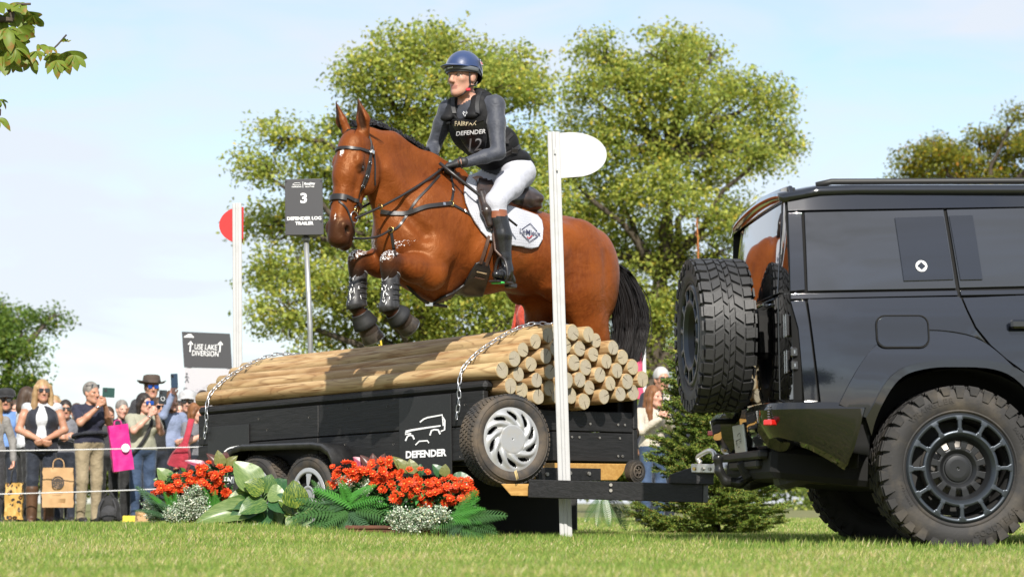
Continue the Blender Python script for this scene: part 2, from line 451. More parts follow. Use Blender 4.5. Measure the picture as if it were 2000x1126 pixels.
def broad_tree(name, label, base, Y, lobes, leaf, dens, cols, wts, trunk_r=.35, group=None, spread=.5, forks=None):
    """lobes are crown masses (pixel x, y, radius) standing about distance Y"""
    tr = thing(name, label, 'tree', base, group=group); sc = F / Y
    mb = MB(); B = Vector(base); L3 = []
    for (x, y, r) in lobes:
        dep = random.uniform(-1, 1) * spread * 3.2; c = at(x, y, Y); c.y = Y + dep; L3.append((c, r / sc))
    top = max(c.z for c, r in L3); cx = np.mean([c.x for c, r in L3])
    fork = [B + Vector((0, 0, top * .28)), B + Vector(((cx - B.x) * .5, 0, top * .5)), B + Vector(((cx - B.x) * .8, 0, top * .75))]
    branch_mesh(mb, B - Vector((0, 0, .3)), fork[0], trunk_r, trunk_r * .8, .03); branch_mesh(mb, fork[0], fork[1], trunk_r * .8, trunk_r * .5, .06); branch_mesh(mb, fork[1], fork[2], trunk_r * .5, trunk_r * .22, .1)
    trk = mb.build('trunk', M_bark, tr, True, True)
    bm_ = MB(); allp = []; cent = []
    for c, r in L3:
        fk = min(fork, key=lambda q: (q - c).length + (3 if q.z > c.z else 0)); rb = .05 + .035 * r
        pts = branch_mesh(bm_, fk, c, rb * 1.6, rb * .45, .10)
        for k in range(5):
            e = c + Vector((random.gauss(0, 1), random.gauss(0, 1), random.gauss(.2, 1))).normalized() * r * .85; branch_mesh(bm_, c.lerp(pts[-2], random.random()), e, rb * .45, .012, .12, 4, 5)
        nt_ = int(dens * r * r)
        u = rng.normal(0, 1, (nt_, 3)); u /= np.linalg.norm(u, axis=1)[:, None]; u[:, 2] = u[:, 2] * .85 + .1
        rad = r * (1.0 - .55 * rng.random(nt_) ** 1.6) * (1 + .22 * np.sin(u[:, 0] * 5 + c.x * 3) * np.sin(u[:, 2] * 6 + c.z * 2) + .10 * rng.normal(0, 1, nt_))
        tw = np.array(c) + u * rad[:, None] * np.array((1, 1, .92)); ns_ = max(8, nt_ // 14); sp_ = tw[:ns_]; tw = sp_[rng.integers(0, ns_, nt_)] + np.clip(rng.normal(0, 1, (nt_, 3)), -1.45, 1.45) * np.array((.34, .34, .20)) * r ** .4
        m_ = 9; off = np.clip(rng.normal(0, 1, (nt_, m_, 3)), -1.6, 1.6) * np.array((.16, .16, .10)) * (leaf / .11) ** .3
        cc = (tw[:, None, :] + off).reshape(-1, 3); allp.append(cc)
        yb = rng.random(nt_) ** 1.5; cent.append(np.repeat(yb, m_))
    bm_.build('branches', M_bark, tr, True, True)
    C = np.concatenate(allp); yv = np.concatenate(cent); V_, F_ = leaf_cloud(C, leaf)
    o = mesh('crown', V_, F_, M_leaf, tr, False, True)
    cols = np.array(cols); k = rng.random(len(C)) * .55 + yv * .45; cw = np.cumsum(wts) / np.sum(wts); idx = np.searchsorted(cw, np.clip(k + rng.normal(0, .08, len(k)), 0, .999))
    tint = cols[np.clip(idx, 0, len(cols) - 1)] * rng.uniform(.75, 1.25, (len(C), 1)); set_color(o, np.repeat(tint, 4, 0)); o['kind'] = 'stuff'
    return tr
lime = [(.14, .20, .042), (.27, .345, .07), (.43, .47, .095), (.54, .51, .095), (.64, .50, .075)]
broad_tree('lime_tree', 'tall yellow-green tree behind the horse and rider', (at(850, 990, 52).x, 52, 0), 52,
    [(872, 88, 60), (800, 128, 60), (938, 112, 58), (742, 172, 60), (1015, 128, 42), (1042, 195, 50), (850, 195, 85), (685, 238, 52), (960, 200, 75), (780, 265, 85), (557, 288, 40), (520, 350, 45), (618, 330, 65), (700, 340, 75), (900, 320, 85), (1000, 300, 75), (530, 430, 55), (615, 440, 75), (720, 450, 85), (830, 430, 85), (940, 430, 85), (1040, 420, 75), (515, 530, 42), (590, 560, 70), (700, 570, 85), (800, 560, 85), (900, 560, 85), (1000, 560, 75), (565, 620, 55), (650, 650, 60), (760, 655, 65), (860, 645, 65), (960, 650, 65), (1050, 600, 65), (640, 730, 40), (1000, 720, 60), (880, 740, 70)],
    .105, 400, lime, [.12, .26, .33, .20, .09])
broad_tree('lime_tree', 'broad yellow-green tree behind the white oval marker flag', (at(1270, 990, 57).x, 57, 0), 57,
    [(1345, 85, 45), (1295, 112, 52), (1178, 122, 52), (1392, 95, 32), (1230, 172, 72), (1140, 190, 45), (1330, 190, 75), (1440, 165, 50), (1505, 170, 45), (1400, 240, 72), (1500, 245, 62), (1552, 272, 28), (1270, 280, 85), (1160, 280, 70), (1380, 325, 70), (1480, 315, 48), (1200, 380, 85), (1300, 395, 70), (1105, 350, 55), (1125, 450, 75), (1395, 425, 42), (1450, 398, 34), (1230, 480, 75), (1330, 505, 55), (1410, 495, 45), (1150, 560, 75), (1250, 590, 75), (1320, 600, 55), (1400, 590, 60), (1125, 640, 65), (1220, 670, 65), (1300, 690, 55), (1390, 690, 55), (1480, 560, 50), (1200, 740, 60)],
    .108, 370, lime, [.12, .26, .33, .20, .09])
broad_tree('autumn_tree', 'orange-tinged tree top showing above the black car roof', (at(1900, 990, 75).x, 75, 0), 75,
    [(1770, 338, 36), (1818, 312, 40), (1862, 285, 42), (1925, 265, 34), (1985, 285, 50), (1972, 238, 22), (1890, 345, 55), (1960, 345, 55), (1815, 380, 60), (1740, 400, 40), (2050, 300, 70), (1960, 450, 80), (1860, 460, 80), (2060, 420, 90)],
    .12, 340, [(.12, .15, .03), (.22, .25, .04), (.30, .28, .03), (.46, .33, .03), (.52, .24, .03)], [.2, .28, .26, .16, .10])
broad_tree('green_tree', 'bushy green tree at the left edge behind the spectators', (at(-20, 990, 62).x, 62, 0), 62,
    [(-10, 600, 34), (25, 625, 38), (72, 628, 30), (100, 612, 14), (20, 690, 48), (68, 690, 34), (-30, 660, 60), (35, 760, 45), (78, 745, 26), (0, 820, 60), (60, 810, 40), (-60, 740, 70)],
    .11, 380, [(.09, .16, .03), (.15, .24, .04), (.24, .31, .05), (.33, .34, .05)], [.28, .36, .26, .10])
# low far hedges that close the view, and trees behind the photographer that the car mirrors
for x0, x1, yt, Y, lb in ((-60, 430, 880, 64, 'dark hedge far behind the spectators'), (430, 760, 900, 90, 'dark hedge far behind the flower bed'), (1180, 1600, 790, 85, 'shrubby hedge behind the conifer and the car'), (1600, 2100, 900, 80, 'low hedge seen under the black car')):
    lo = []; x = x0
    while x < x1:
        y = yt + random.uniform(0, 22)
        while y < 975: lo.append((x + random.uniform(-12, 12), y, random.uniform(40, 52))); y += 46
        x += 48
    broad_tree('hedge', lb, (at((x0 + x1) / 2, 990, Y).x, Y, 0), Y, lo, .15, 210, lime, [.45, .32, .15, .06, .02], .12)
for X, Y, h_, lb in ((-14, -42, 11, 'tree behind the photographer, mirrored in the black paint'), (9, -55, 13, 'second tree behind the photographer, mirrored in the black paint')):
    tr = thing('mirrored_tree', lb, 'tree', (X, Y, 0)); mb = MB(); branch_mesh(mb, Vector((X, Y, 0)), Vector((X, Y, h_ * .7)), .4, .15, .04); mb.build('trunk', M_bark, tr, True, True)
    C = np.concatenate([np.array((X, Y, h_ * .62)) + np.array(q) + rng.normal(0, 1, (900, 3)) * np.array((1.1, 1.1, .9)) for q in rng.normal(0, 1, (9, 3)) * np.array((2.2, 2.2, 2.0))]); V_, F_ = leaf_cloud(C, .45); o = mesh('crown', V_, F_, M_leaf, tr, False, True); set_color(o, np.tile(np.array((.07, .11, .02)), (len(V_), 1))); o['kind'] = 'stuff'

# ------------------------------------------------------------------ horse chestnut branch reaching in from the left
ch = thing('chestnut_tree', 'browning horse chestnut branch hanging in at the top left corner', 'tree', (-6.2, 15.2, 0))
mb = MB(); CT = Vector((-6.2, 15.2, 0)); branch_mesh(mb, CT, CT + Vector((.1, 0, 5)), .28, .2, .03)
mb.build('trunk', M_bark, ch, True, True)
mb = MB(); b1 = CT + Vector((.1, 0, 4.2)); e1 = at(20, 95, 15); t1 = at(130, 68, 15)
mb.tube(resample([b1, b1.lerp(e1, .5) + Vector((0, 0, .15)), e1, at(60, 108, 15), at(98, 100, 15), t1], 5), [.09] * 5 + [.06] * 5 + [.014] * 5 + [.008] * 5 + [.006] * 6, 6); mb.build('branch', M_bark, ch, True, True)
mb = MB(); mb.tube(resample([b1 + Vector((0, 0, .3)), at(-60, 20, 15), at(20, 10, 15), at(60, 8, 15)], 5), [.06] * 5 + [.02] * 5 + [.008] * 6, 6); mb.build('branch', M_bark, ch, True, True)
mb = MB(); mb.tube(resample([b1 + Vector((0, 0, -.6)), at(-80, 210, 15), at(-10, 200, 15)], 5), [.05] * 5 + [.01] * 6, 6); mb.build('branch', M_bark, ch, True, True)
M_ch = mat('chestnut_leaf', (.15, .21, .024), .5, spec=.35, noise=(9, .52, .62), c2=(.30, .10, .025), trans=.35, coord='Object')
nt = M_ch.node_tree
def leaflet(L_, W_, nseg=7, fold=.25, curl=.3, tipw=.62):
    """obovate leaf along +x, folded on its midrib"""
    v = []; f = []
    for i in range(nseg + 1):
        t = i / nseg; w = W_ * .5 * (math.sin(min(1, t / tipw) * math.pi / 2) if t < tipw else math.cos((t - tipw) / (1 - tipw) * math.pi / 2)) ** .8
        z = -curl * L_ * t * t; v += [(t * L_, -w, z + fold * w), (t * L_, 0, z), (t * L_, w, z + fold * w)]
    for i in range(nseg):
        for k in (0, 1): f.append((i * 3 + k, i * 3 + k + 1, (i + 1) * 3 + k + 1, (i + 1) * 3 + k))
    return v, f
lv, lf = leaflet(.15, .066); tmp = mesh('leaflet', lv, lf, M_ch); leaf_me = [tmp.data]; bpy.data.objects.remove(tmp)
lv, lf = leaflet(.13, .062, 7, .5, .55); tmp = mesh('leaflet', lv, lf, M_ch); leaf_me.append(tmp.data); bpy.data.objects.remove(tmp)
def palm_leaf(p, hang, n=5, sc=1.):
    d0 = Vector((random.gauss(.2, .4), random.gauss(-.2, .5), -hang)).normalized(); sdv = d0.orthogonal().normalized(); sdv = (Vector((1, .2, 0)) - d0 * d0.x).normalized()
    for k in range(n):
        a = (k - (n - 1) / 2) * .52 + random.gauss(0, .12); d = (d0 * math.cos(a) + sdv * math.sin(a)).normalized()
        up = (d0.cross(sdv) + Vector((random.gauss(0, .3), random.gauss(0, .3), random.gauss(0, .3)))).normalized(); y = up.cross(d).normalized(); z = d.cross(y)
        o = link('leaf', random.choice(leaf_me), ch); o.location = p - ch.location; o.rotation_euler = Matrix((d, y, z)).transposed().to_euler(); s = sc * 1.2 * random.uniform(.7, 1.1) * (1 - .25 * abs(a)); o.scale = (s, s, s)
for (x, y, h, n, s) in ((118, 105, 1.2, 5, 1.05), (132, 100, .8, 4, .9), (100, 108, .9, 3, .6), (132, 82, -.3, 3, .6), (78, 88, .2, 4, .7), (60, 112, .5, 4, .7), (30, 95, .8, 5, .9), (12, 88, 1., 5, .9), (22, 118, 1.2, 4, .75), (55, 22, 1., 5, .85), (25, 20, .7, 5, 1.), (5, 30, .8, 5, 1.), (15, 55, .9, 5, 1.), (0, 70, .8, 5, 1.), (40, 75, .5, 4, .7), (-5, 5, .6, 5, 1.), (40, 5, .3, 4, .8), (-3, 195, .7, 4, .6), (-5, 232, .7, 4, .7), (-20, 100, .7, 5, 1.), (-30, 60, .7, 5, 1.), (92, 92, .1, 3, .55), (145, 108, .6, 4, .8), (110, 118, 1.1, 4, .8), (70, 100, .6, 4, .7), (45, 105, .7, 5, .8), (48, 40, .8, 4, .8), (65, 30, 1., 4, .8), (35, 55, .8, 5, .9), (5, 110, .9, 5, .9), (25, 75, .8, 5, .9)):
    palm_leaf(at(x, y, 15 + random.uniform(-.25, .25)), h, n, s)

# ------------------------------------------------------------------ young conifer behind the draw bar
fir = thing('conifer', 'young green conifer with a dead brown tip beside the car tail', 'tree', (at(1398, 1046, 17).x, 17, 0))
M_need = attr_color(mat('needles', (.05, .085, .018), .5, spec=.3, trans=.15)); M_twig = mat('fir_twig', (.22, .11, .035), .8)
FB = Vector((at(1398, 1046, 17).x, 17, 0)); mb = MB()
mb.tube([FB, FB + Vector((0, 0, 1.0)), FB + Vector((-.05, 0, 1.75)), at(1364, 505, 17)], [.035, .026, .012, .005], 7); mb.build('trunk', M_bark, fir, True, True)
tw = MB(); nc = []; nd_ = []
z = .04; FH_ = 1.98
while z < 1.95:
    rmax = .05 + .50 * (1 - z / 2.02) ** 1.0; nb_ = 15 if z < 1.4 else 10
    for k in range(nb_):
        a = random.uniform(0, 2 * math.pi); L_ = rmax * random.uniform(.75, 1.15); lift = .10 + .45 * (z / 2); base = FB + Vector((-.03 * z, 0, z))
        d = Vector((math.cos(a), math.sin(a), lift * .5)).normalized(); tip = base + d * L_ + Vector((0, 0, .10 * L_ + .06 * L_))
        mid = base + d * L_ * .5 - Vector((0, 0, .03 * L_)); pts = resample([base, mid, tip], 5); tw.tube(pts, [.0045 * (1 - .7 * i / 10) for i in range(11)], 4)
        segs = [(pts[i], pts[i + 1]) for i in range(2, 10)]
        ns = 5 + int(L_ * 20)
        for j in range(ns):
            t = random.uniform(.25, .95); i = min(int(t * 10), 9); p = pts[i].lerp(pts[i + 1], t * 10 - i); sdv = d.cross(Vector((0, 0, 1))).normalized() * random.choice((-1, 1))
            dd = (d * .75 + sdv * .75 + Vector((0, 0, random.uniform(-.15, .3)))).normalized(); l2 = (.05 + .16 * L_) * random.uniform(.6, 1.2); q = p + dd * l2
            tw.tube([p, q], [.003, .0015], 3); segs.append((p, q))
        for p, q in segs:
            m_ = max(4, int((q - p).length * 800)); tt = rng.random(m_)[:, None]; nc.append(np.array(p) * (1 - tt) + np.array(q) * tt); nd_.append(np.repeat(np.array((q - p).normalized())[None], m_, 0))
    z += .07
# the dead leader
mb = MB(); mb.tube([at(1364, 512, 17), at(1363, 470, 17), at(1361, 428, 17)], [.006, .006, .003], 5)
M_dead = mat('dead_needles', (.36, .14, .04), .8)
for i in range(150):
    t = random.random(); p = at(1364, 508, 17).lerp(at(1361, 428, 17), t); dd = Vector((random.gauss(0, 1), random.gauss(0, 1), random.uniform(.4, 1.6))).normalized(); mb.tube([p, p + dd * .022], [.0016, .0008], 3)
mb.build('dead_tip', M_dead, fir, False, True)
tw.build('branches', M_twig, fir, True, True)
C = np.concatenate(nc); D_ = np.concatenate(nd_); n = len(C)
rv = rng.normal(0, 1, (n, 3)); rv -= D_ * (rv * D_).sum(1)[:, None]; rv /= np.linalg.norm(rv, axis=1)[:, None]
nd2 = D_ * .62 + rv * .78; sdv = np.cross(nd2, rng.normal(0, 1, (n, 3))); sdv /= np.linalg.norm(sdv, axis=1)[:, None] + 1e-9
ln = rng.uniform(.016, .028, (n, 1)); V_ = np.stack([C - sdv * .0030, C + sdv * .0030, C + nd2 * ln], 1).reshape(-1, 3)
o = mesh('needles', V_, np.arange(3 * n).reshape(n, 3), M_need, fir, False, True); o['kind'] = 'stuff'
tint = np.array(((.14, .22, .038), (.21, .28, .045), (.08, .14, .03), (.32, .30, .05)))[rng.choice(4, n, p=(.4, .27, .25, .08))] * rng.uniform(.8, 1.2, (n, 1)); set_color(o, np.repeat(tint, 3, 0))
print('fir needles', n)
# ------------------------------------------------------------------ the log trailer jump
TU = Vector((-.67, .742, 0)).normalized(); TV = Vector((.742, .67, 0)).normalized()
C0 = Vector((-.179, 14.98, 0)); TL, TW, PT = 3.17, 1.385, .024
trailer = thing('trailer', 'black plank-sided trailer carrying the pile of wooden logs', 'trailer', C0, (0, 0, math.atan2(TU.y, TU.x)))
def L(t, s, z): return Vector((t, -s, z - PT * t))        # along the trailer, across it, up
def Wd(t, s, z): return C0 + TU * t + TV * s + Vector((0, 0, z - PT * t))
def t_of(px): m = (px - 1000) / F; return (-.179 - 14.98 * m) / (.67 + .742 * m)
# black stained timber
M_bw = mat('black_stained_wood', (.016, .0155, .016), .55, spec=.4)
nt = M_bw.node_tree; b = nt.nodes['Principled BSDF']
def wood_nodes(nt, b, base, streak, scale, stretch, bump=.35, extra=None):
    t = nt.nodes.new('ShaderNodeTexCoord'); mpn = nt.nodes.new('ShaderNodeMapping'); mpn.inputs['Scale'].default_value = stretch
    oi = nt.nodes.new('ShaderNodeObjectInfo'); ad = nt.nodes.new('ShaderNodeVectorMath'); ad.operation = 'ADD'
    cb = nt.nodes.new('ShaderNodeCombineXYZ'); mu = nt.nodes.new('ShaderNodeMath'); mu.operation = 'MULTIPLY'; mu.inputs[1].default_value = 37.
    nt.links.new(oi.outputs['Random'], mu.inputs[0])
    for i in range(3): nt.links.new(mu.outputs[0], cb.inputs[i])
    nt.links.new(t.outputs['Object'], mpn.inputs['Vector']); nt.links.new(mpn.outputs['Vector'], ad.inputs[0]); nt.links.new(cb.outputs[0], ad.inputs[1])
    nz = nt.nodes.new('ShaderNodeTexNoise'); nz.inputs['Scale'].default_value = scale; nz.inputs['Detail'].default_value = 6; nz.inputs['Distortion'].default_value = 1.2
    nt.links.new(ad.outputs[0], nz.inputs['Vector'])
    rp = nt.nodes.new('ShaderNodeValToRGB'); rp.color_ramp.elements[0].position = .36; rp.color_ramp.elements[1].position = .66
    rp.color_ramp.elements[0].color = (*streak, 1); rp.color_ramp.elements[1].color = (*base, 1)
    nt.links.new(nz.outputs['Fac'], rp.inputs['Fac']); nt.links.new(rp.outputs['Color'], b.inputs['Base Color'])
    bp = nt.nodes.new('ShaderNodeBump'); bp.inputs['Strength'].default_value = bump; bp.inputs['Distance'].default_value = .006
    nt.links.new(nz.outputs['Fac'], bp.inputs['Height']); nt.links.new(bp.outputs['Normal'], b.inputs['Normal'])
    return ad.outputs[0], rp.outputs['Color'], oi
wood_nodes(nt, b, (.016, .0155, .016), (.008, .008, .008), 9, (.6, 6, 6))
M_yw = mat('yellow_timber', (.5, .3, .1), .6); wood_nodes(M_yw.node_tree, M_yw.node_tree.nodes['Principled BSDF'], (.46, .27, .075), (.36, .19, .045), 6, (.7, 6, 6), .2)
M_void = mat('black_cloth_shade', (.006, .006, .006), .9)
def plank(p0, p1, up, th, name='plank', m=M_bw, parent=trailer, bev=.006, out=Vector((0, 0, 0))):
    """board from p0 to p1 (centres of its ends), height up, thickness th"""
    d = p1 - p0; x = d.normalized(); z = (Vector((0, 0, 1)) - x * x.z).normalized(); y = z.cross(x)
    mb = MB(); mb.box((0, 0, 0), (d.length, th, up), None, bev); o = mb.build(name, m, parent, False)
    o.location = (p0 + p1) / 2 + out; o.rotation_euler = Matrix((x, y, z)).transposed().to_euler(); return o
# long side: two boards, a rounded top rail; the same on the far side
for s_, o_ in ((.02, 0), (TW - .02, 0)):
    for z0, z1 in ((.512, .728), (.733, .952)):
        for ta, tb in ((.0, 1.72), (1.726, TL)): plank(L(ta, s_, (z0 + z1) / 2), L(tb, s_, (z0 + z1) / 2), z1 - z0, .045)
    plank(L(-.02, s_ + .015 * (1 if s_ < 1 else -1), .985), L(TL + .01, s_ + .015 * (1 if s_ < 1 else -1), .985), .062, .085, 'top_rail', bev=.022)
# ends
for t_ in (.03, TL - .03):
    for z0, z1 in ((.512, .704), (.709, .845)):
        w_ = (.05, TW - .05) if t_ < 1 else (.05, TW - .05)
        plank(L(t_, w_[0], (z0 + z1) / 2), L(t_, w_[1] + (.05 if t_ < 1 else 0), (z0 + z1) / 2), z1 - z0, .045)
for s_ in (.045, TW - .07):
    plank(L(.075, s_, .71), L(.165, s_, .71), .48, .08, 'corner_post'); plank(L(TL - .165, s_, .70), L(TL - .075, s_, .70), .46, .08, 'corner_post')
mb = MB(); mb.box(L(TL / 2, TW / 2, .54), (TL - .12, TW - .12, .05)); mb.build('floor_board', M_void, trailer)  # unseen black floor, added to block light through the box
# dark cloth skirt below and inside, its black also standing in for shade
for a_, b_ in (((.55, .34), (TL - .2, .34)), ((.55, .34), (.55, TW - .2)), ((TL - .2, .28), (TL - .2, TW - .2))):
    plank(L(*a_, .26), L(*b_, .26), .46, .02, 'skirt', M_void, bev=.003)
# screws and knots
M_scr = mat('screw_steel', (.35, .33, .30), .45, .8)
scr = MB(); scr.lathe([(0, .004), (.008, .004), (.009, 0)], 8)
scm = scr.build('screw', M_scr, trailer); scm.rotation_euler = (R(90), 0, 0); scm.location = L(.9, -.004, .65)
for i in range(26):
    c = scm.copy(); col.objects.link(c); c.location = L(random.uniform(.05, TL), -.004, random.choice((.56, .68, .78, .9)) + random.uniform(-.03, .03))
for i in range(10):
    c = scm.copy(); col.objects.link(c); c.location = L(.005, random.uniform(.75, TW - .1), random.choice((.55, .67, .76))); c.rotation_euler = (R(90), 0, R(-90))
# printed boards with the car outline
M_pb = mat('printed_board', (.012, .012, .0125), .38, noise=(60, .55, .8), c2=(.03, .03, .03))
M_pw = mat('white_vinyl', (.82, .82, .82), .5)
ICON = [([(-24, 33), (-8, 44), (8, 49), (68, 55), (73, 12)], 4.5), ([(70, 46), (79, 32), (78, -4), (62, -9)], 4.5), ([(-83, -1), (-58, 4), (0, 9), (62, 13)], [8, 6, 5, 4]),
        ([(-83, -2), (-85, -11), (-60, -9)], 4), ([(-84, -37), (-76, -20), (-66, -15), (-54, -18), (-47, -33)], 5), ([(18, -22), (24, -4), (36, 0), (52, -3), (60, -20)], 5),
        ([(-42, -56), (-26, -42), (8, -42), (14, -52)], 4)]
for ta, tb, z0, z1, tc_, zc in ((t_of(884), t_of(783), .43, .945, t_of(835), .725), (t_of(490), t_of(410), .40, .86, t_of(452), .62)):
    mb = MB(); mb.box(L((ta + tb) / 2, -.008, (z0 + z1) / 2), (tb - ta, .010, z1 - z0), Matrix.Rotation(PT, 3, 'Y'), .002)
    pb = mb.build('printed_board', M_pb, trailer)
    f_ = lambda x, y: L(tc_ - x, -.0155, zc + y)
    mb = MB()
    for pts, w in ICON:
        v, f = stroke2d(pts, [q * 1.35 for q in w] if isinstance(w, list) else w * 1.35); mb.add([f_(x * .00245, y * .00165) for x, y in v], f)
    mesh('car_emblem', mb.v, mb.f, M_pw, pb, False)
    lettering('lettering', [('DEFENDER', .062, 0, -.155, .045, 1.36)], f_, M_pw, pb)
# mudguard over the twin wheels
M_mg = mat('mudguard_plastic', (.014, .014, .015), .34, noise=(14, .4, .7), c2=(.03, .03, .03))
pr = [(1.30, .47), (1.315, .54), (1.36, .60), (1.44, .636), (1.55, .648), (2.36, .648), (2.46, .632), (2.54, .59), (2.60, .52), (2.63, .44)]
mb = MB(); v = []; f = []
for (t_, z_) in pr:
    for s_, dz in ((-.005, 0), (-.185, 0), (-.20, -.012), (-.20, -.045)): v.append(L(t_ if dz == 0 else t_, s_, z_ + PT * t_ + dz))
for i in range(len(pr) - 1):
    for k in range(3): f.append((i * 4 + k, i * 4 + k + 1, (i + 1) * 4 + k + 1, (i + 1) * 4 + k))
mb.add(v, f); o = mb.build('mudguard', M_mg, trailer, True); auto_smooth(o, 35); o.modifiers.new('s', 'SOLIDIFY').thickness = .012
# road wheels
M_tyre = mat('worn_tyre', (.030, .028, .027), .8, noise=(7, .42, .7), c2=(.10, .075, .05), bump=(55, .3, .004))
M_alloy = mat('silver_plastic', (.40, .41, .42), .34, .35, noise=(20, .5, .8), c2=(.42, .40, .36))
M_hole = mat('wheel_dark', (.01, .01, .01), .7)
def tyre_profile(r, w, rim):
    return [(rim, -w * .40), (rim + .012, -w * .47), (rim + (r - rim) * .5, -w * .53), (r - .022, -w * .49), (r - .006, -w * .42), (r - .001, -w * .30), (r, 0), (r - .001, w * .30), (r - .006, w * .42), (r - .022, w * .49), (rim + (r - rim) * .5, w * .53), (rim + .012, w * .47), (rim, w * .40)]
def tread(mb, r, w, n, rows, M, h=.006):
    for j in range(rows):
        zc = (-.5 + (j + .5) / rows) * w * .86
        for k in range(n):
            a = 2 * math.pi * (k + (.5 if j % 2 else 0)) / n; da = math.pi / n * .78; dz = w * .86 / rows * .42
            sk = .25 * da * (1 if zc > 0 else -1)
            v = []
            for rr, sh in ((r - .004, 1), (r + h, .92)):
                for (x, y) in ((-1, -1), (1, -1), (1, 1), (-1, 1)):
                    aa = a + da * x * sh + sk * y; v.append(M @ Vector((rr * math.cos(aa), rr * math.sin(aa), zc + dz * y * sh)))
            mb.add(v, [(4, 5, 6, 7), (0, 1, 5, 4), (1, 2, 6, 5), (2, 3, 7, 6), (3, 0, 4, 7)])
def polar_plate(rings, n, hole, zf, M, thick=.004):
    """plate with openings: rings radii, hole(r, a) says where it is open, zf(r, a) its height"""
    v = []; f = []; idx = {}
    for i, r in enumerate(rings):
        for k in range(n): a = 2 * math.pi * k / n; v.append(M @ Vector((r * math.cos(a), r * math.sin(a), zf(r, a))))
    for i in range(len(rings) - 1):
        for k in range(n):
            if not hole((rings[i] + rings[i + 1]) / 2, 2 * math.pi * (k + .5) / n): f.append((i * n + k, i * n + (k + 1) % n, (i + 1) * n + (k + 1) % n, (i + 1) * n + k))
    return v, f
def wheel_frame(c, n):
    z = Vector(n).normalized(); x = Vector((0, 0, 1)); x = (x - z * x.dot(z)).normalized(); y = z.cross(x)
    return Matrix(((x.x, y.x, z.x, c[0]), (x.y, y.y, z.y, c[1]), (x.z, y.z, z.z, c[2]), (0, 0, 0, 1)))
def trailer_wheel(name, Mx, r, w, rim, kind, parent, ws=False):
    wh = link(name, None, parent)
    mb = MB(); mb.lathe(tyre_profile(r - .004, w, rim), 64, Mx); tread(mb, r - .004, w, 56, 5, Mx, .005)
    for zz in (w * .44,):
        mb.lathe([(rim + (r - rim) * .62, w * .525), (rim + (r - rim) * .66, w * .535), (rim + (r - rim) * .70, w * .522)], 64, Mx)
    ty = mb.build('tyre', M_tyre, wh, True, ws); auto_smooth(ty, 40)
    mb = MB(); mb.lathe([(0, w * .18), (rim * .98, w * .18), (rim * 1.0, w * .40), (rim * 1.0, -w * .4)], 40, Mx); mb.build('rim', M_hole, wh, True, ws)
    rings = [rim * x for x in np.linspace(.02, 1.04, 40)]; n = 240
    if kind == 'swirl':
        def hole(rr, a):
            q = rr / rim; sw = a - 1.5 * (q - .6); fr = (sw * 10 / (2 * math.pi)) % 1
            wdt = .30 * math.sin(max(0, min(1, (q - .62) / .28)) * math.pi) ** .6 if .62 < q < .90 else 0
            return abs(fr - .5) < wdt * .85
        def zf(rr, a):
            q = rr / rim; z = w * .40 + .022 * (1 - (q / 1.04) ** 2.2); fr = ((a - 1.5 * (q - .6)) * 10 / (2 * math.pi)) % 1
            if .45 < q < .95: z += .012 * math.cos(2 * math.pi * fr) * math.sin((q - .45) / .5 * math.pi)
            if q < .44: z = w * .40 + .0185
            if .44 <= q < .47: z -= .003
            return z
    else:
        def hole(rr, a): q = rr / rim; fr = (a * 6 / (2 * math.pi)) % 1; return .38 < q < .86 and abs(fr - .5) < .34 * (1.1 - .25 * q)
        def zf(rr, a): q = rr / rim; return w * .38 + .016 * (1 - q ** 2) - (.008 if q < .3 else 0) + (.010 * (q > .88))
    v, f = polar_plate(rings, n, hole, zf, Mx)
    cp = mesh('hubcap', v, f, M_alloy, wh, True, ws); cp.modifiers.new('s', 'SOLIDIFY').thickness = .004
    return wh
for t_ in (t_of(640), t_of(537)):
    trailer_wheel('road_wheel', wheel_frame(L(t_, -.085, .285 + PT * t_), (0, 1, 0)), .285, .165, .185, 'slots', trailer)
    trailer_wheel('road_wheel', wheel_frame(L(t_, TW + .085, .285 + PT * t_), (0, -1, 0)), .285, .165, .185, 'slots', trailer)
sp_n = Vector((.515, -.857, .06)).normalized(); sp_c = at(1000, 857, 14.70) - sp_n * .085
o = trailer_wheel('spare_wheel', wheel_frame(sp_c, sp_n), .285, .185, .196, 'swirl', trailer, True)
o['label'] = 'spare wheel with a silver swirl hubcap bolted to the trailer corner'
# straw caught in the hubcap
mb = MB()
for dx, dz in ((0, 0), (.006, .004), (-.004, -.005)): p = at(1006, 918, 14.60) + Vector((dx, 0, dz)); mb.tube([p, p + Vector((.008, -.01, -.03)), p + Vector((.014, -.012, -.055))], .0025, 4)
mb.build('straw_wisp', mat('straw', (.55, .42, .18), .8), trailer, True, True)
# timber frame under the end, draw beam, coupling
def quad_board(name, pts, th, n, m, bev=0):
    """flat board from an outline of world points, thickness th along n"""
    n = Vector(n).normalized(); k = len(pts); v = list(pts) + [p - n * th for p in pts]
    f = [tuple(range(k)), tuple(range(2 * k - 1, k - 1, -1))] + [(i, k + i, k + (i + 1) % k, (i + 1) % k) for i in range(k)]
    mb = MB(); mb.add(v, f); return mb.build(name, m, trailer, False, True, .004)
pe = lambda x, y, off=.05: on_plane(x, y, C0 - TU * off, TU)
quad_board('frame_board', [pe(1052, 903), pe(1226, 905), pe(1216, 925), pe(1205, 937), pe(1052, 937)], .05, -TU, M_yw)
quad_board('frame_board', [pe(1052, 912, .085), pe(1174, 914, .085), pe(1174, 938, .085), pe(1052, 938, .085)], .03, -TU, M_bw)
quad_board('frame_board', [at(978, 944, 14.66), at(1042, 944, 14.60), at(1042, 968, 14.60), at(998, 967, 14.64)], .06, (0, -1, 0), M_yw)
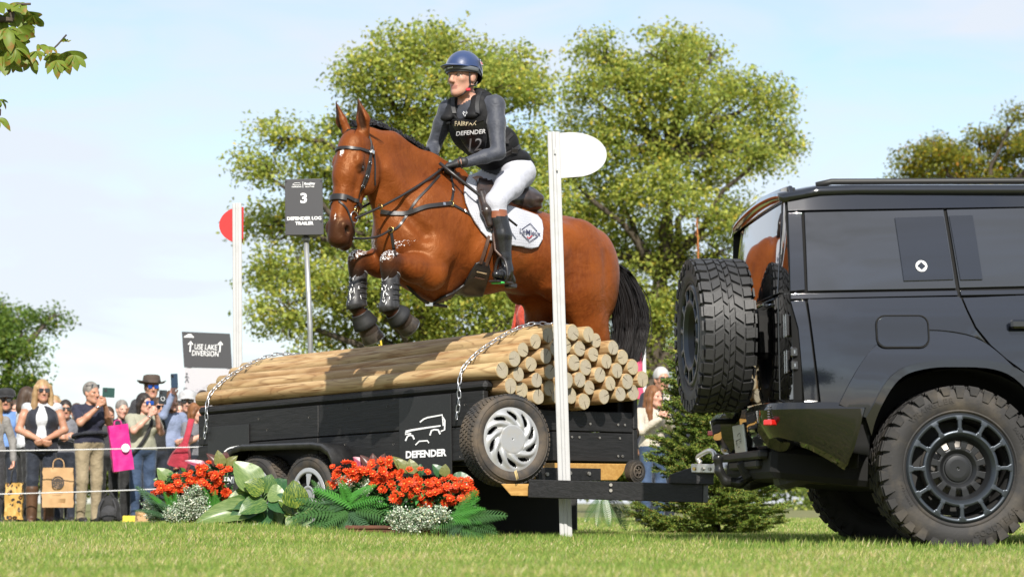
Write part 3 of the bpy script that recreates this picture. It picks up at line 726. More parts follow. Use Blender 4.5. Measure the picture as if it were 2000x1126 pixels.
for x_, y_ in ((1068, 925), (1113, 923), (1150, 924)):
    p = pe(x_, y_, .088); mb = MB(); mb.lathe([(0, .010), (.012, .010), (.014, 0)], 10, wheel_frame(p, -TU)); mb.build('bolt', M_scr, trailer, False, True)
def beam_w(name, a, b, hgt, th, m, bev=.004):
    d = b - a; x = d.normalized(); z = (UPZ - x * x.z).normalized(); y = z.cross(x); mb = MB(); mb.box((a + b) / 2, (d.length, th, hgt), Matrix((x, y, z)).transposed(), bev)
    return mb.build(name, m, trailer, False, True)
UPZ = Vector((0, 0, 1))
b0 = at(1038, 953, 14.55); b1 = at(1380, 962.5, 14.15)
beam_w('draw_beam', b0 + Vector((0, .06, 0)), b1 + Vector((0, .06, 0)), .112, .11, M_bw)
beam_w('draw_beam', C0 - TU * .0 + TV * 1.1 + UPZ * .33, b1 + Vector((-.06, .22, 0)), .10, .09, M_bw)
for x_, y_ in ((1193, 946), (1193, 957)):
    p = at(x_, y_, 14.36); mb = MB(); mb.lathe([(0, .008), (.010, .008), (.011, 0)], 10, wheel_frame(p + Vector((0, .005, 0)), (0, -1, 0))); mb.build('bolt', M_scr, trailer, False, True)
quad_board('draw_block', [at(1308, 943, 14.20), at(1310, 926, 14.20), at(1350, 912, 14.17), at(1394, 922, 14.12), at(1394, 946, 14.12)], .13, (0, -1, 0), M_bw)
M_zinc = mat('zinc_plate', (.62, .61, .58), .35, .85, noise=(30, .5, .8), c2=(.45, .36, .28))
cpl = link('coupling', None, trailer)
ca, cb_ = at(1356, 914, 14.20), at(1424, 915, 14.02)
x_ = (cb_ - ca).normalized(); y_ = UPZ.cross(x_).normalized(); RM = Matrix((x_, y_, UPZ)).transposed()
def cpt(a, b, c): return ca + x_ * a + y_ * b + UPZ * c
mb = MB(); Lc = (cb_ - ca).length; mb.box(cpt(Lc * .36, 0, .0), (Lc * .72, .075, .055), RM, .006); o = mb.build('coupling_body', M_zinc, cpl, False, True)
cs_ = Solid(k=.015); cs_.ell(cpt(Lc * .86, 0, .004), (.052, .04, .040), (x_, y_, UPZ)); cs_.cone(cpt(Lc * .6, 0, .004), cpt(Lc * .86, 0, .004), .030, .034, 0); cs_.cone(cpt(Lc * .88, 0, -.05), cpt(Lc * .88, 0, -.02), .028, .028, 0, k=.004, op='-')
cs_.build('ball_cup', .007, M_zinc, cpl)
mb = MB(); mb.tube(resample([cpt(Lc * .18, 0, .035), cpt(Lc * .10, 0, .055), cpt(Lc * .14, 0, .075), cpt(Lc * .40, 0, .105), cpt(Lc * .55, 0, .098), cpt(Lc * .60, 0, .06), cpt(Lc * .66, 0, .035)], 4), .015, 8); mb.build('coupling_handle', M_zinc, cpl, True, True)
for q in (.12, .36, .56): mb = MB(); mb.lathe([(0, .006), (.011, .006), (.011, 0)], 8, wheel_frame(cpt(Lc * q, -.039, -.002), -y_)); mb.build('bolt', M_brass if q == .12 else M_scr, cpl, False, True)
# little wheel at the far corner
trailer_wheel('jockey_wheel', wheel_frame(at(1240, 920, 15.75), (.67, -.74, 0)), .075, .06, .045, 'slots', trailer, True)
for c_ in [o for o in trailer.children if o.name.startswith('jockey')][0].children: c_.data.materials[0] = M_tyre

# ------------------------------------------------------------------ the logs
logs = thing('log_pile', 'pile of peeled round timber logs stacked and chained on the black trailer', 'log pile', Wd(0, .7, .9))
cents = [(1325, 260), (1365, 213), (1410, 175), (1460, 140), (1507, 115), (1555, 101), (1610, 105), (1668, 113), (1718, 137), (1768, 168), (1815, 207), (1857, 248), (1895, 298),
         (1355, 325), (1393, 277), (1443, 235), (1490, 202), (1532, 172), (1583, 160), (1645, 170), (1697, 195), (1747, 224), (1793, 262), (1837, 307), (1870, 353),
         (1418, 342), (1467, 302), (1508, 268), (1558, 237), (1617, 230), (1670, 248), (1720, 280), (1763, 316), (1808, 360), (1480, 370), (1525, 335), (1580, 303), (1638, 300), (1690, 332), (1738, 370), (1555, 368), (1615, 366), (1668, 390)]
M_log = mat('log_wood', (.5, .33, .17), .62, spec=.3)
vec, colr, oi = wood_nodes(M_log.node_tree, M_log.node_tree.nodes['Principled BSDF'], (.48, .345, .18), (.29, .165, .07), 3.4, (.55, 4.2, 4.2), .3)
nt = M_log.node_tree; b = nt.nodes['Principled BSDF']
vo = nt.nodes.new('ShaderNodeTexVoronoi'); vo.inputs['Scale'].default_value = 1.0; mpk = nt.nodes.new('ShaderNodeMapping'); mpk.inputs['Scale'].default_value = (3.2, 9, 9)
t2 = nt.nodes.new('ShaderNodeTexCoord'); nt.links.new(vec, mpk.inputs['Vector']); nt.links.new(mpk.outputs[0], vo.inputs['Vector'])
rk = nt.nodes.new('ShaderNodeMapRange'); rk.inputs['From Min'].default_value = .13; rk.inputs['From Max'].default_value = .22; rk.inputs['To Min'].default_value = 1; rk.inputs['To Max'].default_value = 0
nt.links.new(vo.outputs['Distance'], rk.inputs['Value'])
mk = nt.nodes.new('ShaderNodeMix'); mk.data_type = 'RGBA'; mk.inputs['B'].default_value = (.16, .075, .025, 1); nt.links.new(rk.outputs[0], mk.inputs['Factor']); nt.links.new(colr, mk.inputs['A'])
ct = nt.nodes.new('ShaderNodeTexNoise'); ct.inputs['Scale'].default_value = 1.7; ct.inputs['Detail'].default_value = 2; ct.inputs['Distortion'].default_value = .7; nt.links.new(vec, ct.inputs['Vector'])
c1_ = nt.nodes.new('ShaderNodeMath'); c1_.operation = 'MULTIPLY'; c1_.inputs[1].default_value = 9.; nt.links.new(ct.outputs['Fac'], c1_.inputs[0])
c2_ = nt.nodes.new('ShaderNodeMath'); c2_.operation = 'PINGPONG'; c2_.inputs[1].default_value = .5; nt.links.new(c1_.outputs[0], c2_.inputs[0])
c3_ = nt.nodes.new('ShaderNodeMapRange'); c3_.inputs['From Min'].default_value = .0; c3_.inputs['From Max'].default_value = .17; c3_.inputs['To Min'].default_value = .55; c3_.inputs['To Max'].default_value = 0; nt.links.new(c2_.outputs[0], c3_.inputs['Value'])
mg_ = nt.nodes.new('ShaderNodeMix'); mg_.data_type = 'RGBA'; mg_.inputs['B'].default_value = (.13, .060, .022, 1); nt.links.new(c3_.outputs[0], mg_.inputs['Factor']); nt.links.new(mk.outputs['Result'], mg_.inputs['A']); mk = mg_
# olive and grey weathering in patches
nw = nt.nodes.new('ShaderNodeTexNoise'); nw.inputs['Scale'].default_value = 2.2; nt.links.new(vec, nw.inputs['Vector'])
rw = nt.nodes.new('ShaderNodeMapRange'); rw.inputs['From Min'].default_value = .5; rw.inputs['From Max'].default_value = .75; rw.inputs['To Max'].default_value = .55; nt.links.new(nw.outputs['Fac'], rw.inputs['Value'])
mw = nt.nodes.new('ShaderNodeMix'); mw.data_type = 'RGBA'; mw.inputs['B'].default_value = (.30, .235, .11, 1); nt.links.new(rw.outputs[0], mw.inputs['Factor']); nt.links.new(mk.outputs['Result'], mw.inputs['A'])
nt.links.new(mw.outputs['Result'], b.inputs['Base Color'])
# sawn ends: rings and drying cracks
M_end = mat('log_end', (.5, .42, .27), .75, spec=.2); nt = M_end.node_tree; b = nt.nodes['Principled BSDF']
t2 = nt.nodes.new('ShaderNodeTexCoord'); sx = nt.nodes.new('ShaderNodeSeparateXYZ'); nt.links.new(t2.outputs['Object'], sx.inputs[0])
oi = nt.nodes.new('ShaderNodeObjectInfo')
def mth(op, a, b_=None, c=None):
    m = nt.nodes.new('ShaderNodeMath'); m.operation = op
    for i, v in enumerate((a, b_, c)):
        if v is None: continue
        if isinstance(v, bpy.types.NodeSocket): nt.links.new(v, m.inputs[i])
        else: m.inputs[i].default_value = v
    return m.outputs[0]
yy, zz = sx.outputs['Y'], sx.outputs['Z']
rad = mth('SQRT', mth('ADD', mth('MULTIPLY', yy, yy), mth('MULTIPLY', zz, zz)))
nzz = nt.nodes.new('ShaderNodeTexNoise'); nzz.inputs['Scale'].default_value = 28; nt.links.new(t2.outputs['Object'], nzz.inputs['Vector'])
ring = mth('SINE', mth('MULTIPLY', mth('ADD', rad, mth('MULTIPLY', nzz.outputs['Fac'], .006)), 1250.))
ang = mth('ARCTAN2', zz, yy); ph = mth('MULTIPLY', oi.outputs['Random'], 40.)
crk = None
for nn, wd in ((1., .16), (2.7, .14), (5.3, .16), (9.1, .18)):
    c_ = mth('ABSOLUTE', mth('SINE', mth('ADD', mth('MULTIPLY', ang, nn * .5), mth('MULTIPLY', ph, nn))))
    lim = mth('MULTIPLY', mth('DIVIDE', .004, mth('ADD', rad, .006)), wd * 2.2 / nn); k_ = mth('LESS_THAN', c_, lim); crk = k_ if crk is None else mth('MAXIMUM', crk, k_)
def mixn(fac, A, B):
    m = nt.nodes.new('ShaderNodeMix'); m.data_type = 'RGBA'
    for s_, v in (('Factor', fac), ('A', A), ('B', B)):
        if isinstance(v, bpy.types.NodeSocket): nt.links.new(v, m.inputs[s_])
        else: m.inputs[s_].default_value = v if s_ == 'Factor' else (*v, 1)
    return m.outputs['Result']
base = mixn(oi.outputs['Random'], (.43, .375, .265), (.37, .345, .285))
base = mixn(mth('MULTIPLY', mth('ADD', ring, 1.), .24), base, (.26, .19, .10))
edge = nt.nodes.new('ShaderNodeMapRange'); edge.inputs['From Min'].default_value = .036; edge.inputs['From Max'].default_value = .060; edge.inputs['To Max'].default_value = .55; nt.links.new(rad, edge.inputs['Value'])
base = mixn(edge.outputs[0], base, (.30, .25, .09))
base = mixn(crk, base, (.05, .035, .02)); nt.links.new(base, b.inputs['Base Color'])
bq = nt.nodes.new('ShaderNodeBump'); bq.inputs['Strength'].default_value = .3; bq.inputs['Distance'].default_value = .003; nt.links.new(mth('SUBTRACT', ring, mth('MULTIPLY', crk, 4.)), bq.inputs['Height']); nt.links.new(bq.outputs[0], b.inputs['Normal'])
LOGLEN = TL + .17
log_meshes = []
for q in range(6):
    n = 22; st = 9; v = []; f = []; mi_ = []; rr = .0525 + random.uniform(-.003, .004)
    ov = random.uniform(.97, 1.03); p1, p2 = random.uniform(0, 6), random.uniform(0, 6)
    xs_ = [0, .006] + list(np.linspace(.3, LOGLEN - .3, st)) + [LOGLEN - .006, LOGLEN]
    for i, x in enumerate(xs_):
        e = .93 if i in (0, len(xs_) - 1) else 1; tp = 1 - .05 * x / LOGLEN
        bx, bz = .006 * math.sin(x * 1.7 + p1) - .006 * math.sin(p1), .005 * math.sin(x * 2.1 + p2) - .005 * math.sin(p2)
        for k in range(n):
            a = 2 * math.pi * k / n; r_ = rr * e * tp * (1 + .02 * math.sin(3 * a + p1 + x * 2) + .012 * math.sin(7 * a + p2 * x))
            v.append((x, bx + r_ * math.cos(a) * ov, bz + r_ * math.sin(a)))
    for i in range(len(xs_) - 1):
        for k in range(n): f.append((i * n + k, (i + 1) * n + k, (i + 1) * n + (k + 1) % n, i * n + (k + 1) % n)); mi_.append(0)
    f.append(tuple(range(n))); mi_.append(1); f.append(tuple((len(xs_) - 1) * n + k for k in range(n))[::-1]); mi_.append(1)
    o = mesh('log', v, f, [M_log, M_end], None, True, False, mi_)
    for p in o.data.polygons: p.use_smooth = len(p.vertices) == 4
    log_meshes.append(o.data); bpy.data.objects.remove(o)
LOGS = []
for i, (cx, cy) in enumerate(cents):
    out = random.uniform(.10, .14) if cy < 330 else random.uniform(.08, .12)
    p = on_plane(360 + cx / 2.128, 600 + cy / 2.128, C0 - TU * .12, TU)
    s_ = (p - C0).dot(TV); z_ = p.z; LOGS.append((s_, z_))
    o = link('log', log_meshes[i % 6], logs, False); wp = C0 + TV * s_ - TU * (out + random.uniform(0, .02)) + UPZ * (z_ + PT * 0)
    o.location = wp - logs.location
    ax_ = (TU - UPZ * PT).normalized(); y_ = UPZ.cross(ax_).normalized(); z2 = ax_.cross(y_)
    o.rotation_euler = (Matrix((ax_, y_, z2)).transposed() @ Matrix.Rotation(random.uniform(0, 6.28), 3, 'X')).to_euler()
# chains over the logs
M_chain = mat('galvanised_chain', (.45, .46, .48), .34, .9)
mb = MB(); lk = [(.019 * math.cos(a) + (.010 if math.cos(a) > 0 else -.010), .012 * math.sin(a), 0) for a in np.linspace(0, 2 * math.pi, 17)]
mb.tube(lk, .0042, 6, False); lo_ = mb.build('link', M_chain, None, True); link_me = lo_.data; bpy.data.objects.remove(lo_)
def chain_over(t_, pts, label):
    P_ = resample([Wd(t_ + dt, s_, z_) for s_, z_, dt in pts], 12); ch = thing('chain', label, 'chain', P_[0]); d = 0; last = P_[0]; k = 0
    acc = [0]
    for i in range(1, len(P_)): acc.append(acc[-1] + (P_[i] - P_[i - 1]).length)
    x = 0
    while x < acc[-1]:
        i = max(j for j in range(len(acc)) if acc[j] <= x + 1e-9); i = min(i, len(P_) - 2); u = (x - acc[i]) / max(acc[i + 1] - acc[i], 1e-6)
        p = P_[i].lerp(P_[i + 1], u); tdir = (P_[i + 1] - P_[i]).normalized(); sd_ = TU.cross(tdir).normalized(); up_ = tdir.cross(sd_)
        rot = Matrix((tdir, sd_, up_)).transposed() @ Matrix.Rotation(R(90 if k % 2 else 0) + R(25), 3, 'X')
        o = link('link', link_me, ch); o.location = p - ch.location; o.rotation_euler = rot.to_euler(); x += .046; k += 1
front = LOGS[:8]; rr = .064
prof = [(-.035, .80, .02), (-.035, .90, .0), (-.035, 1.0, .0)]
for i, (s_, z_) in enumerate(front):
    nx, nz = [(-.95, .3), (-.75, .66), (-.65, .75), (-.6, .8), (-.45, .9), (-.2, .98), (0, 1), (.1, 1)][i]
    prof.append((s_ + nx * rr, z_ + nz * rr + .004, -.02 * i))
chain_over(.20, prof, 'galvanised chain over the near log ends, hanging beside the emblem board')
chain_over(3.02, prof, 'galvanised chain over the far end of the logs, nearest the spectators')
# ------------------------------------------------------------------ the black off-road car
CY = R(4.0); CROOT = Vector((2.203, 12.91, 0))
car = thing('parked_car', 'black boxy off-road car parked with its spare wheel towards the trailer', 'car', CROOT, (0, R(-.55), CY))
CM = Matrix.Translation(CROOT) @ Matrix.Rotation(CY, 4, 'Z') @ Matrix.Rotation(R(-.55), 4, 'Y')
CI = CM.inverted(); CI3 = CI.to_3x3()
def cl(px, py, y=-.985):
    """pixel on the near side plane -> local x, z"""
    d = CI3 @ ray(px, py); o = CI @ CAM; t = (y - o.y) / d.y; p = o + d * t; return (p.x, p.z)
def cr(px, py, x):
    d = CI3 @ ray(px, py); o = CI @ CAM; t = (x - o.x) / d.x; p = o + d * t; return (p.y, p.z)
M_paint = mat('black_car_paint', (.006, .0075, .012), .10, spec=.5, coat=1.0)
M_gloss = mat('gloss_black_trim', (.004, .004, .004), .05, coat=1.0)
M_glass = mat('privacy_glass', (.014, .015, .017), .03, spec=.8, coat=1.0)
M_gap = mat('panel_gap', (.002, .002, .002), .9)
M_blk = mat('black_plastic', (.014, .014, .014), .55, bump=(120, .15, .001))
M_chr = mat('bright_trim', (.5, .5, .5), .2, 1)
def half(x, z):
    if z < 1.29: y = .990 - (.042 * ((z - .80) / .45) ** 2 if z > .8 else .045 * ((.8 - z) / .45) ** 2)
    elif z < 1.335: y = .940 - (z - 1.29) * .22
    else: y = .930 - (z - 1.335) * (.13 + .10 * (z - 1.335)) - max(0, z - 1.76) ** 2 * 3.0
    if x < -.5: y -= .020 * ((-.5 - x) / .36) ** 2
    if x > 3.2: y -= .10 * ((x - 3.2) / .6) ** 2
    return y
def arc(pts, n=4): return [tuple(p)[:2] for p in resample([Vector((a, b, 0)) for a, b in pts], n)]
def side_panel(name, poly, m, out=0., th=.014, parent=None, side=-1, grid=.06, bev=.003, fn=None):
    """body panel of outline poly (x, z) following the flank"""
    bm = bmesh.new(); vs = [bm.verts.new((x, z, 0)) for x, z in poly]; bm.faces.new(vs)
    xs = [p[0] for p in poly]; zs = [p[1] for p in poly]
    for ax_, lo, hi in ((0, min(xs), max(xs)), (1, min(zs), max(zs))):
        k = lo + grid
        while k < hi - .01:
            bmesh.ops.bisect_plane(bm, geom=bm.verts[:] + bm.edges[:] + bm.faces[:], plane_co=(k, 0, 0) if ax_ == 0 else (0, k, 0), plane_no=(1, 0, 0) if ax_ == 0 else (0, 1, 0)); k += grid
    for v in bm.verts:
        x, z = v.co.x, v.co.y; o_ = out + (fn(x, z) if fn else 0); v.co = (x, side * (half(x, z) + o_), z)
    bmesh.ops.recalc_face_normals(bm, faces=bm.faces)
    f0 = next(iter(bm.faces))
    if f0.normal.y * side < 0: bmesh.ops.reverse_faces(bm, faces=bm.faces)
    me = bpy.data.meshes.new(name); bm.to_mesh(me); bm.free(); me.materials.append(m)
    for p in me.polygons: p.use_smooth = True
    o = link(name, me, parent or car); s_ = o.modifiers.new('s', 'SOLIDIFY'); s_.thickness = th; s_.offset = -1
    if bev: b_ = o.modifiers.new('b', 'BEVEL'); b_.width = bev; b_.segments = 2; b_.limit_method = 'ANGLE'; b_.angle_limit = R(50); b_.harden_normals = True
    return o
def P(*l): return [cl(*p) for p in l]
# arch outlines about the wheel centre
inner_px = [(1700, 850), (1707, 821), (1722, 786), (1744, 751), (1770, 730), (1814, 719), (1859, 717), (1923, 719), (1965, 731), (1998, 758), (2022, 795), (2040, 850)]
outer_px = [(1688, 815), (1701, 793), (1722, 754), (1744, 729), (1776, 713), (1833, 703), (1904, 702), (1965, 712), (2008, 738), (2035, 775), (2058, 822)]
inner = arc(P(*inner_px), 3); outer = arc(P(*outer_px), 3)
crease = P((1637, 789), (1655, 752), (1680, 710), (1709, 675), (1745, 655), (1795, 645), (1850, 646), (1905, 658), (1945, 685), (1975, 714)); crease = arc(crease, 3)
WB = 3.022
door_cut = P((1880, 583), (1887, 602), (1903, 640), (1930, 676), (1960, 703), (1982, 717))
for sd_ in (-1, 1):
    # recessed shell that shows in the gaps
    def sh(poly, nm='inner_shell', out=-.016): return side_panel(nm, poly, M_gap, out, .01, None, sd_, .12, 0)
    ar = [p for p in inner]
    fr = [(x + WB, z) for x, z in inner]
    sh([(-.84, 1.80)] + [(3.95, 1.10)] * 0 + [(2.05, 1.80), (2.35, 1.33), (3.9, 1.18), (3.9, .55), (WB + .62, .45)] + fr[::-1] + [(fr[0][0], .42), (ar[-1][0], .42)] + ar[::-1] + [(ar[0][0], .48), (-.84, .55)])
    qp = P((1581, 584), (1874, 579)) + door_cut
    side_panel('quarter_panel', P((1581, 584), (1876, 579)) + door_cut[:-1] + crease[::-1][1:] + P((1622, 788), (1603, 788)), M_paint, 0, .014, None, sd_)
    side_panel('wheel_arch_panel', crease + outer[::-1][8:], M_paint, .004, .02, None, sd_, .05, .004, lambda x, z: .022 * min(1, max(0, (1.10 - z) / .25)))
    side_panel('wheel_arch_trim', outer[:] + inner[::-1], M_gloss, .034, .05, None, sd_, .05, .006)
    # strip at the corner beside the quarter panel
    side_panel('corner_panel', P((1549, 586), (1576, 585), (1581, 620), (1598, 786), (1572, 786), (1562, 640)), M_paint, .0, .014, None, sd_, .05)
    bt = P((1549, 571), (1576, 570)); side_panel('pillar_panel', P((1549, 408), (1575, 408), (1577, 564), (1549, 566)), M_paint, 0, .012, None, sd_, .08)
    side_panel('belt_trim', P((1549, 571), (1874, 565), (1876, 575), (1549, 582)), M_paint, .002, .012, None, sd_, .1)
    side_panel('belt_trim', P((1880, 565)) + [(2.10, 1.345), (2.12, 1.325)] + P((1882, 575)), M_paint, .002, .012, None, sd_, .1)
    qg = side_panel('quarter_window', P((1581, 408), (1855, 403), (1873, 561), (1582, 566)), M_glass, 0, .01, None, sd_, .12)
    dg = side_panel('door_window', P((1861, 403)) + [(1.02, 1.765), (1.02, 1.352)] + P((1880, 560)), M_glass, 0, .01, None, sd_, .12)
    side_panel('door_window', [(1.04, 1.765), (1.86, 1.765), (2.06, 1.43), (2.06, 1.352), (1.04, 1.352)], M_glass, 0, .01, None, sd_, .12)
    side_panel('signature_panel', P((1757, 420), (1853, 417), (1868, 544), (1770, 547)), M_paint, .009, .012, qg, sd_, .12)
    side_panel('signature_panel', P((1864, 416), (1911, 415), (1925, 544), (1881, 545)), M_paint, .009, .012, dg, sd_, .12)
    side_panel('rear_door', P((1885, 580)) + [(1.02, 1.318), (1.02, .47)] + [(outer[-1][0] + .02, .47)] + P((2062, 822), (2040, 775), (2012, 735), (1988, 716), (1966, 700), (1936, 673), (1909, 638), (1893, 602)), M_paint, 0, .014, None, sd_)
    side_panel('front_door', [(1.03, 1.318), (2.14, 1.318), (2.16, .47), (1.03, .47)], M_paint, 0, .014, None, sd_, .1)
    side_panel('front_wing', [(2.15, 1.318), (2.30, 1.27), (3.85, 1.13), (3.88, .75)] + [(x + WB, z) for x, z in outer[::-1][:]] + [(2.17, .47)], M_paint, 0, .014, None, sd_, .1)
    side_panel('wheel_arch_trim', [(x + WB, z) for x, z in outer] + [(x + WB, z) for x, z in inner[::-1]], M_gloss, .034, .05, None, sd_, .05, .006)
    side_panel('sill_panel', [(inner[-1][0] + .02, .46), (WB - .50, .46), (WB - .50, .38), (inner[-1][0] + .03, .38)], M_blk, .0, .05, None, sd_, .2)
    for xs_ in (cl(1985, 633)[0] + .06, 1.85): 
        mb = MB(); mb.box((xs_, sd_ * 1.005, cl(1985, 633)[1]), (.19, .03, .045), None, .01); mb.build('door_handle', M_gloss, car)
    # roof edge
    side_panel('roof_edge', P((1549, 378), (1580, 373)) + [(2.0, 1.905)] + [(2.02, 1.795), (2.0, 1.782)] + P((1860, 400), (1580, 404), (1549, 405)), M_paint, .004, .02, None, sd_, .12, .008)
# fuel cap
fx, fz = zip(*P((1711, 616), (1814, 678))); x0, x1, z1, z0 = min(fx), max(fx), max(fz), min(fz); rr = .045
fc = []
for cx, cz, a0 in ((x1 - rr, z1 - rr, 0), (x0 + rr, z1 - rr, 90), (x0 + rr, z0 + rr, 180), (x1 - rr, z0 + rr, 270)):
    fc += [(cx + rr * math.cos(R(a0 + a)), cz + rr * math.sin(R(a0 + a))) for a in (0, 22, 45, 67, 90)]
ring = MB(); ring.tube([(x, -(half(x, z) + .0205 * min(1, max(0, (1.10 - z) / .25)) * 0 + .019), z) for x, z in fc + fc[:1]], .0042, 5, False); ring.build('fuel_cap_gap', M_gap, car, True)
side_panel('fuel_cap', [(x0 + (x - x0) * .97 + .004, z0 + (z - z0) * .97 + .003) for x, z in fc], M_paint, .020, .022, None, -1, .06, .003)
# round emblem on the signature panel
ex, ez = cl(1800, 519, -.93); ey = -(half(ex, ez) + .0105); mb = MB(); v = []; f = []; n = 32
e1 = Vector((1, 0, 0)); e2 = Vector((0, .21, .98)).normalized(); c_ = Vector((ex, ey - .002, ez))
for k in range(n):
    a = 2 * math.pi * k / n; d = e1 * math.cos(a) + e2 * math.sin(a); rd = min(.029 * .97, .0215 / (abs(math.cos(a)) + abs(math.sin(a))) * 1.25 if True else 0)
    v += [c_ + d * .030, c_ + d * min(.027, .0225 / (abs(math.cos(a)) + abs(math.sin(a))))]
for k in range(n): k2 = (k + 1) % n; f.append((2 * k, 2 * k + 1, 2 * k2 + 1, 2 * k2))
mesh('round_emblem', v, f, mat('pale_emblem', (.62, .62, .62), .5), car, False)
# roof
v = []; f = []; st = np.linspace(-.86, 2.05, 16); m = 13
for x in st:
    cr_ = 1 - .06 * max(0, (x - 1.4)) ** 2 - .03 * max(0, -.55 - x) ** 2 * 8
    for k in range(m):
        q = -1 + 2 * k / (m - 1); yy_ = q * .845; v.append((x, yy_, 1.885 * cr_ + .045 * (1 - q ** 2) - .020 * abs(q) ** 8))
for i in range(len(st) - 1):
    for k in range(m - 1): f.append((i * m + k, (i + 1) * m + k, (i + 1) * m + k + 1, i * m + k + 1))
rf = mesh('roof', v, f, M_paint, car); rf.modifiers.new('s', 'SOLIDIFY').thickness = .04
for sg in (-1, 1):
    mb = MB(); mb.tube([(-.66, sg * .745, 1.885), (-.58, sg * .745, 1.903), (.6, sg * .745, 1.908), (1.9, sg * .745, 1.905), (2.0, sg * .745, 1.88)], .016, 8); mb.build('roof_rail', M_blk, car, True)
# inside: dark mass so that nothing shows through
mb = MB(); mb.box((1.0, 0, 1.45), (3.2 - .0, 1.5, .66)); mb.build('cabin', M_gap, car)
mb = MB(); mb.box((1.5, 0, .86), (4.4, 1.30, .72)); mb.box((1.5, 0, .60), (2.0, 1.7, .4)); mb.build('underbody', M_gap, car)
# tail: gloss panels across the rear with rounded upright corners
XR = -.862
def rear_x(y, z): return XR + .05 * (abs(y) / .95) ** 6 + max(0, z - 1.33) * .10 - .015 * math.cos(min(1, abs(y)) * 1.4)
def rear_panel(name, poly, m, out=0., th=.012, grid=.09, bev=.003, parent=None):
    bm = bmesh.new(); vs = [bm.verts.new((y, z, 0)) for y, z in poly]; bm.faces.new(vs)
    ys = [p[0] for p in poly]; zs = [p[1] for p in poly]
    for ax_, lo, hi in ((0, min(ys), max(ys)), (1, min(zs), max(zs))):
        k = lo + grid
        while k < hi - .01:
            bmesh.ops.bisect_plane(bm, geom=bm.verts[:] + bm.edges[:] + bm.faces[:], plane_co=(k, 0, 0) if ax_ == 0 else (0, k, 0), plane_no=(1, 0, 0) if ax_ == 0 else (0, 1, 0)); k += grid
    for v in bm.verts: y, z = v.co.x, v.co.y; v.co = (rear_x(y, z) - out, y, z)
    bmesh.ops.recalc_face_normals(bm, faces=bm.faces); f0 = next(iter(bm.faces))
    if f0.normal.x > 0: bmesh.ops.reverse_faces(bm, faces=bm.faces)
    me = bpy.data.meshes.new(name); bm.to_mesh(me); bm.free(); me.materials.append(m)
    for p in me.polygons: p.use_smooth = True
    o = link(name, me, parent or car); s_ = o.modifiers.new('s', 'SOLIDIFY'); s_.thickness = th; s_.offset = -1
    if bev: b_ = o.modifiers.new('b', 'BEVEL'); b_.width = bev; b_.segments = 2; b_.limit_method = 'ANGLE'; b_.angle_limit = R(50); b_.harden_normals = True
    return o
def hw(z): return half(-.86, z) - .004
zz_ = [.60, .8, 1.0, 1.2, 1.29, 1.34, 1.5, 1.7, 1.80, 1.87]
rear_panel('tail_shell', [(-hw(z), z) for z in zz_] + [(hw(z), z) for z in zz_[::-1]], M_gloss, -.012, .012)
tg = rear_panel('tailgate', [(-.70, .74), (.70, .74), (.70, 1.31), (-.70, 1.31)], M_gloss, .004, .014, .09, .006)
rear_panel('rear_window', [(-.70, 1.325), (.70, 1.325), (.66, 1.80), (-.66, 1.80)], M_glass, .006, .012, .12, .004)
for sg in (-1, 1):
    rear_panel('tail_pillar', [(sg * .715, .76), (sg * .90, .76), (sg * .90, 1.315), (sg * .715, 1.315)][:: 1 if sg > 0 else -1], M_gloss, .002, .014, .05, .004)
    rear_panel('upper_pillar', [(sg * .712, 1.33), (sg * (hw(1.34) - .01), 1.33), (sg * (hw(1.8) - .01), 1.80), (sg * .672, 1.80)][:: 1 if sg > 0 else -1], M_gloss, .002, .014, .05, .004)
    rear_panel('roof_lip', [(sg * 0, 1.815), (sg * (hw(1.8) - .005), 1.815), (sg * (hw(1.86) - .005), 1.88), (0, 1.915)][:: 1 if sg > 0 else -1], M_paint, .01, .02, .1, .006)
# small square lamps
M_lamp = mat('dark_lamp_lens', (.02, .018, .018), .05, coat=1)
for px_, py_, w_, h_, sd2 in ((1536, 634, .055, .115, 0), (1540, 704, .055, .115, 0)):
    y_, z_ = cr(px_, py_, XR - .002); y_ = max(-.86, min(-.74, y_))
    for sg in (1, -1):
        mb = MB(); mb.box((rear_x(y_, z_) - .010, y_ * sg, z_), (.02, w_, h_), None, .008); o = mb.build('tail_lamp', M_lamp, car)
        mb = MB(); q = [(rear_x(y_, z_) - .021, y_ * sg + a * w_ / 2, z_ + b_ * h_ / 2) for a, b_ in ((-1, -1), (1, -1), (1, 1), (-1, 1), (-1, -1))]; mb.tube(q, .0022, 5, False); mb.build('lamp_rim', M_chr, o)
for px_, py_ in ((1566, 686), (1568, 712)):
    x_, z_ = cl(px_ - 8, py_); x_ = -.835
    for sg in (1, -1):
        y_ = -(half(x_, z_) - .006) * sg; mb = MB(); mb.box((x_, y_, z_), (.038, .02, .05), Matrix.Rotation(R(25) * sg, 3, 'Z'), .006); o = mb.build('tail_lamp', M_lamp, car)
        mb = MB(); mb.box((x_, y_ - .009 * sg, z_), (.012, .006, .022), Matrix.Rotation(R(25) * sg, 3, 'Z'), .003); mb.build('lamp_lens', M_chr, o)
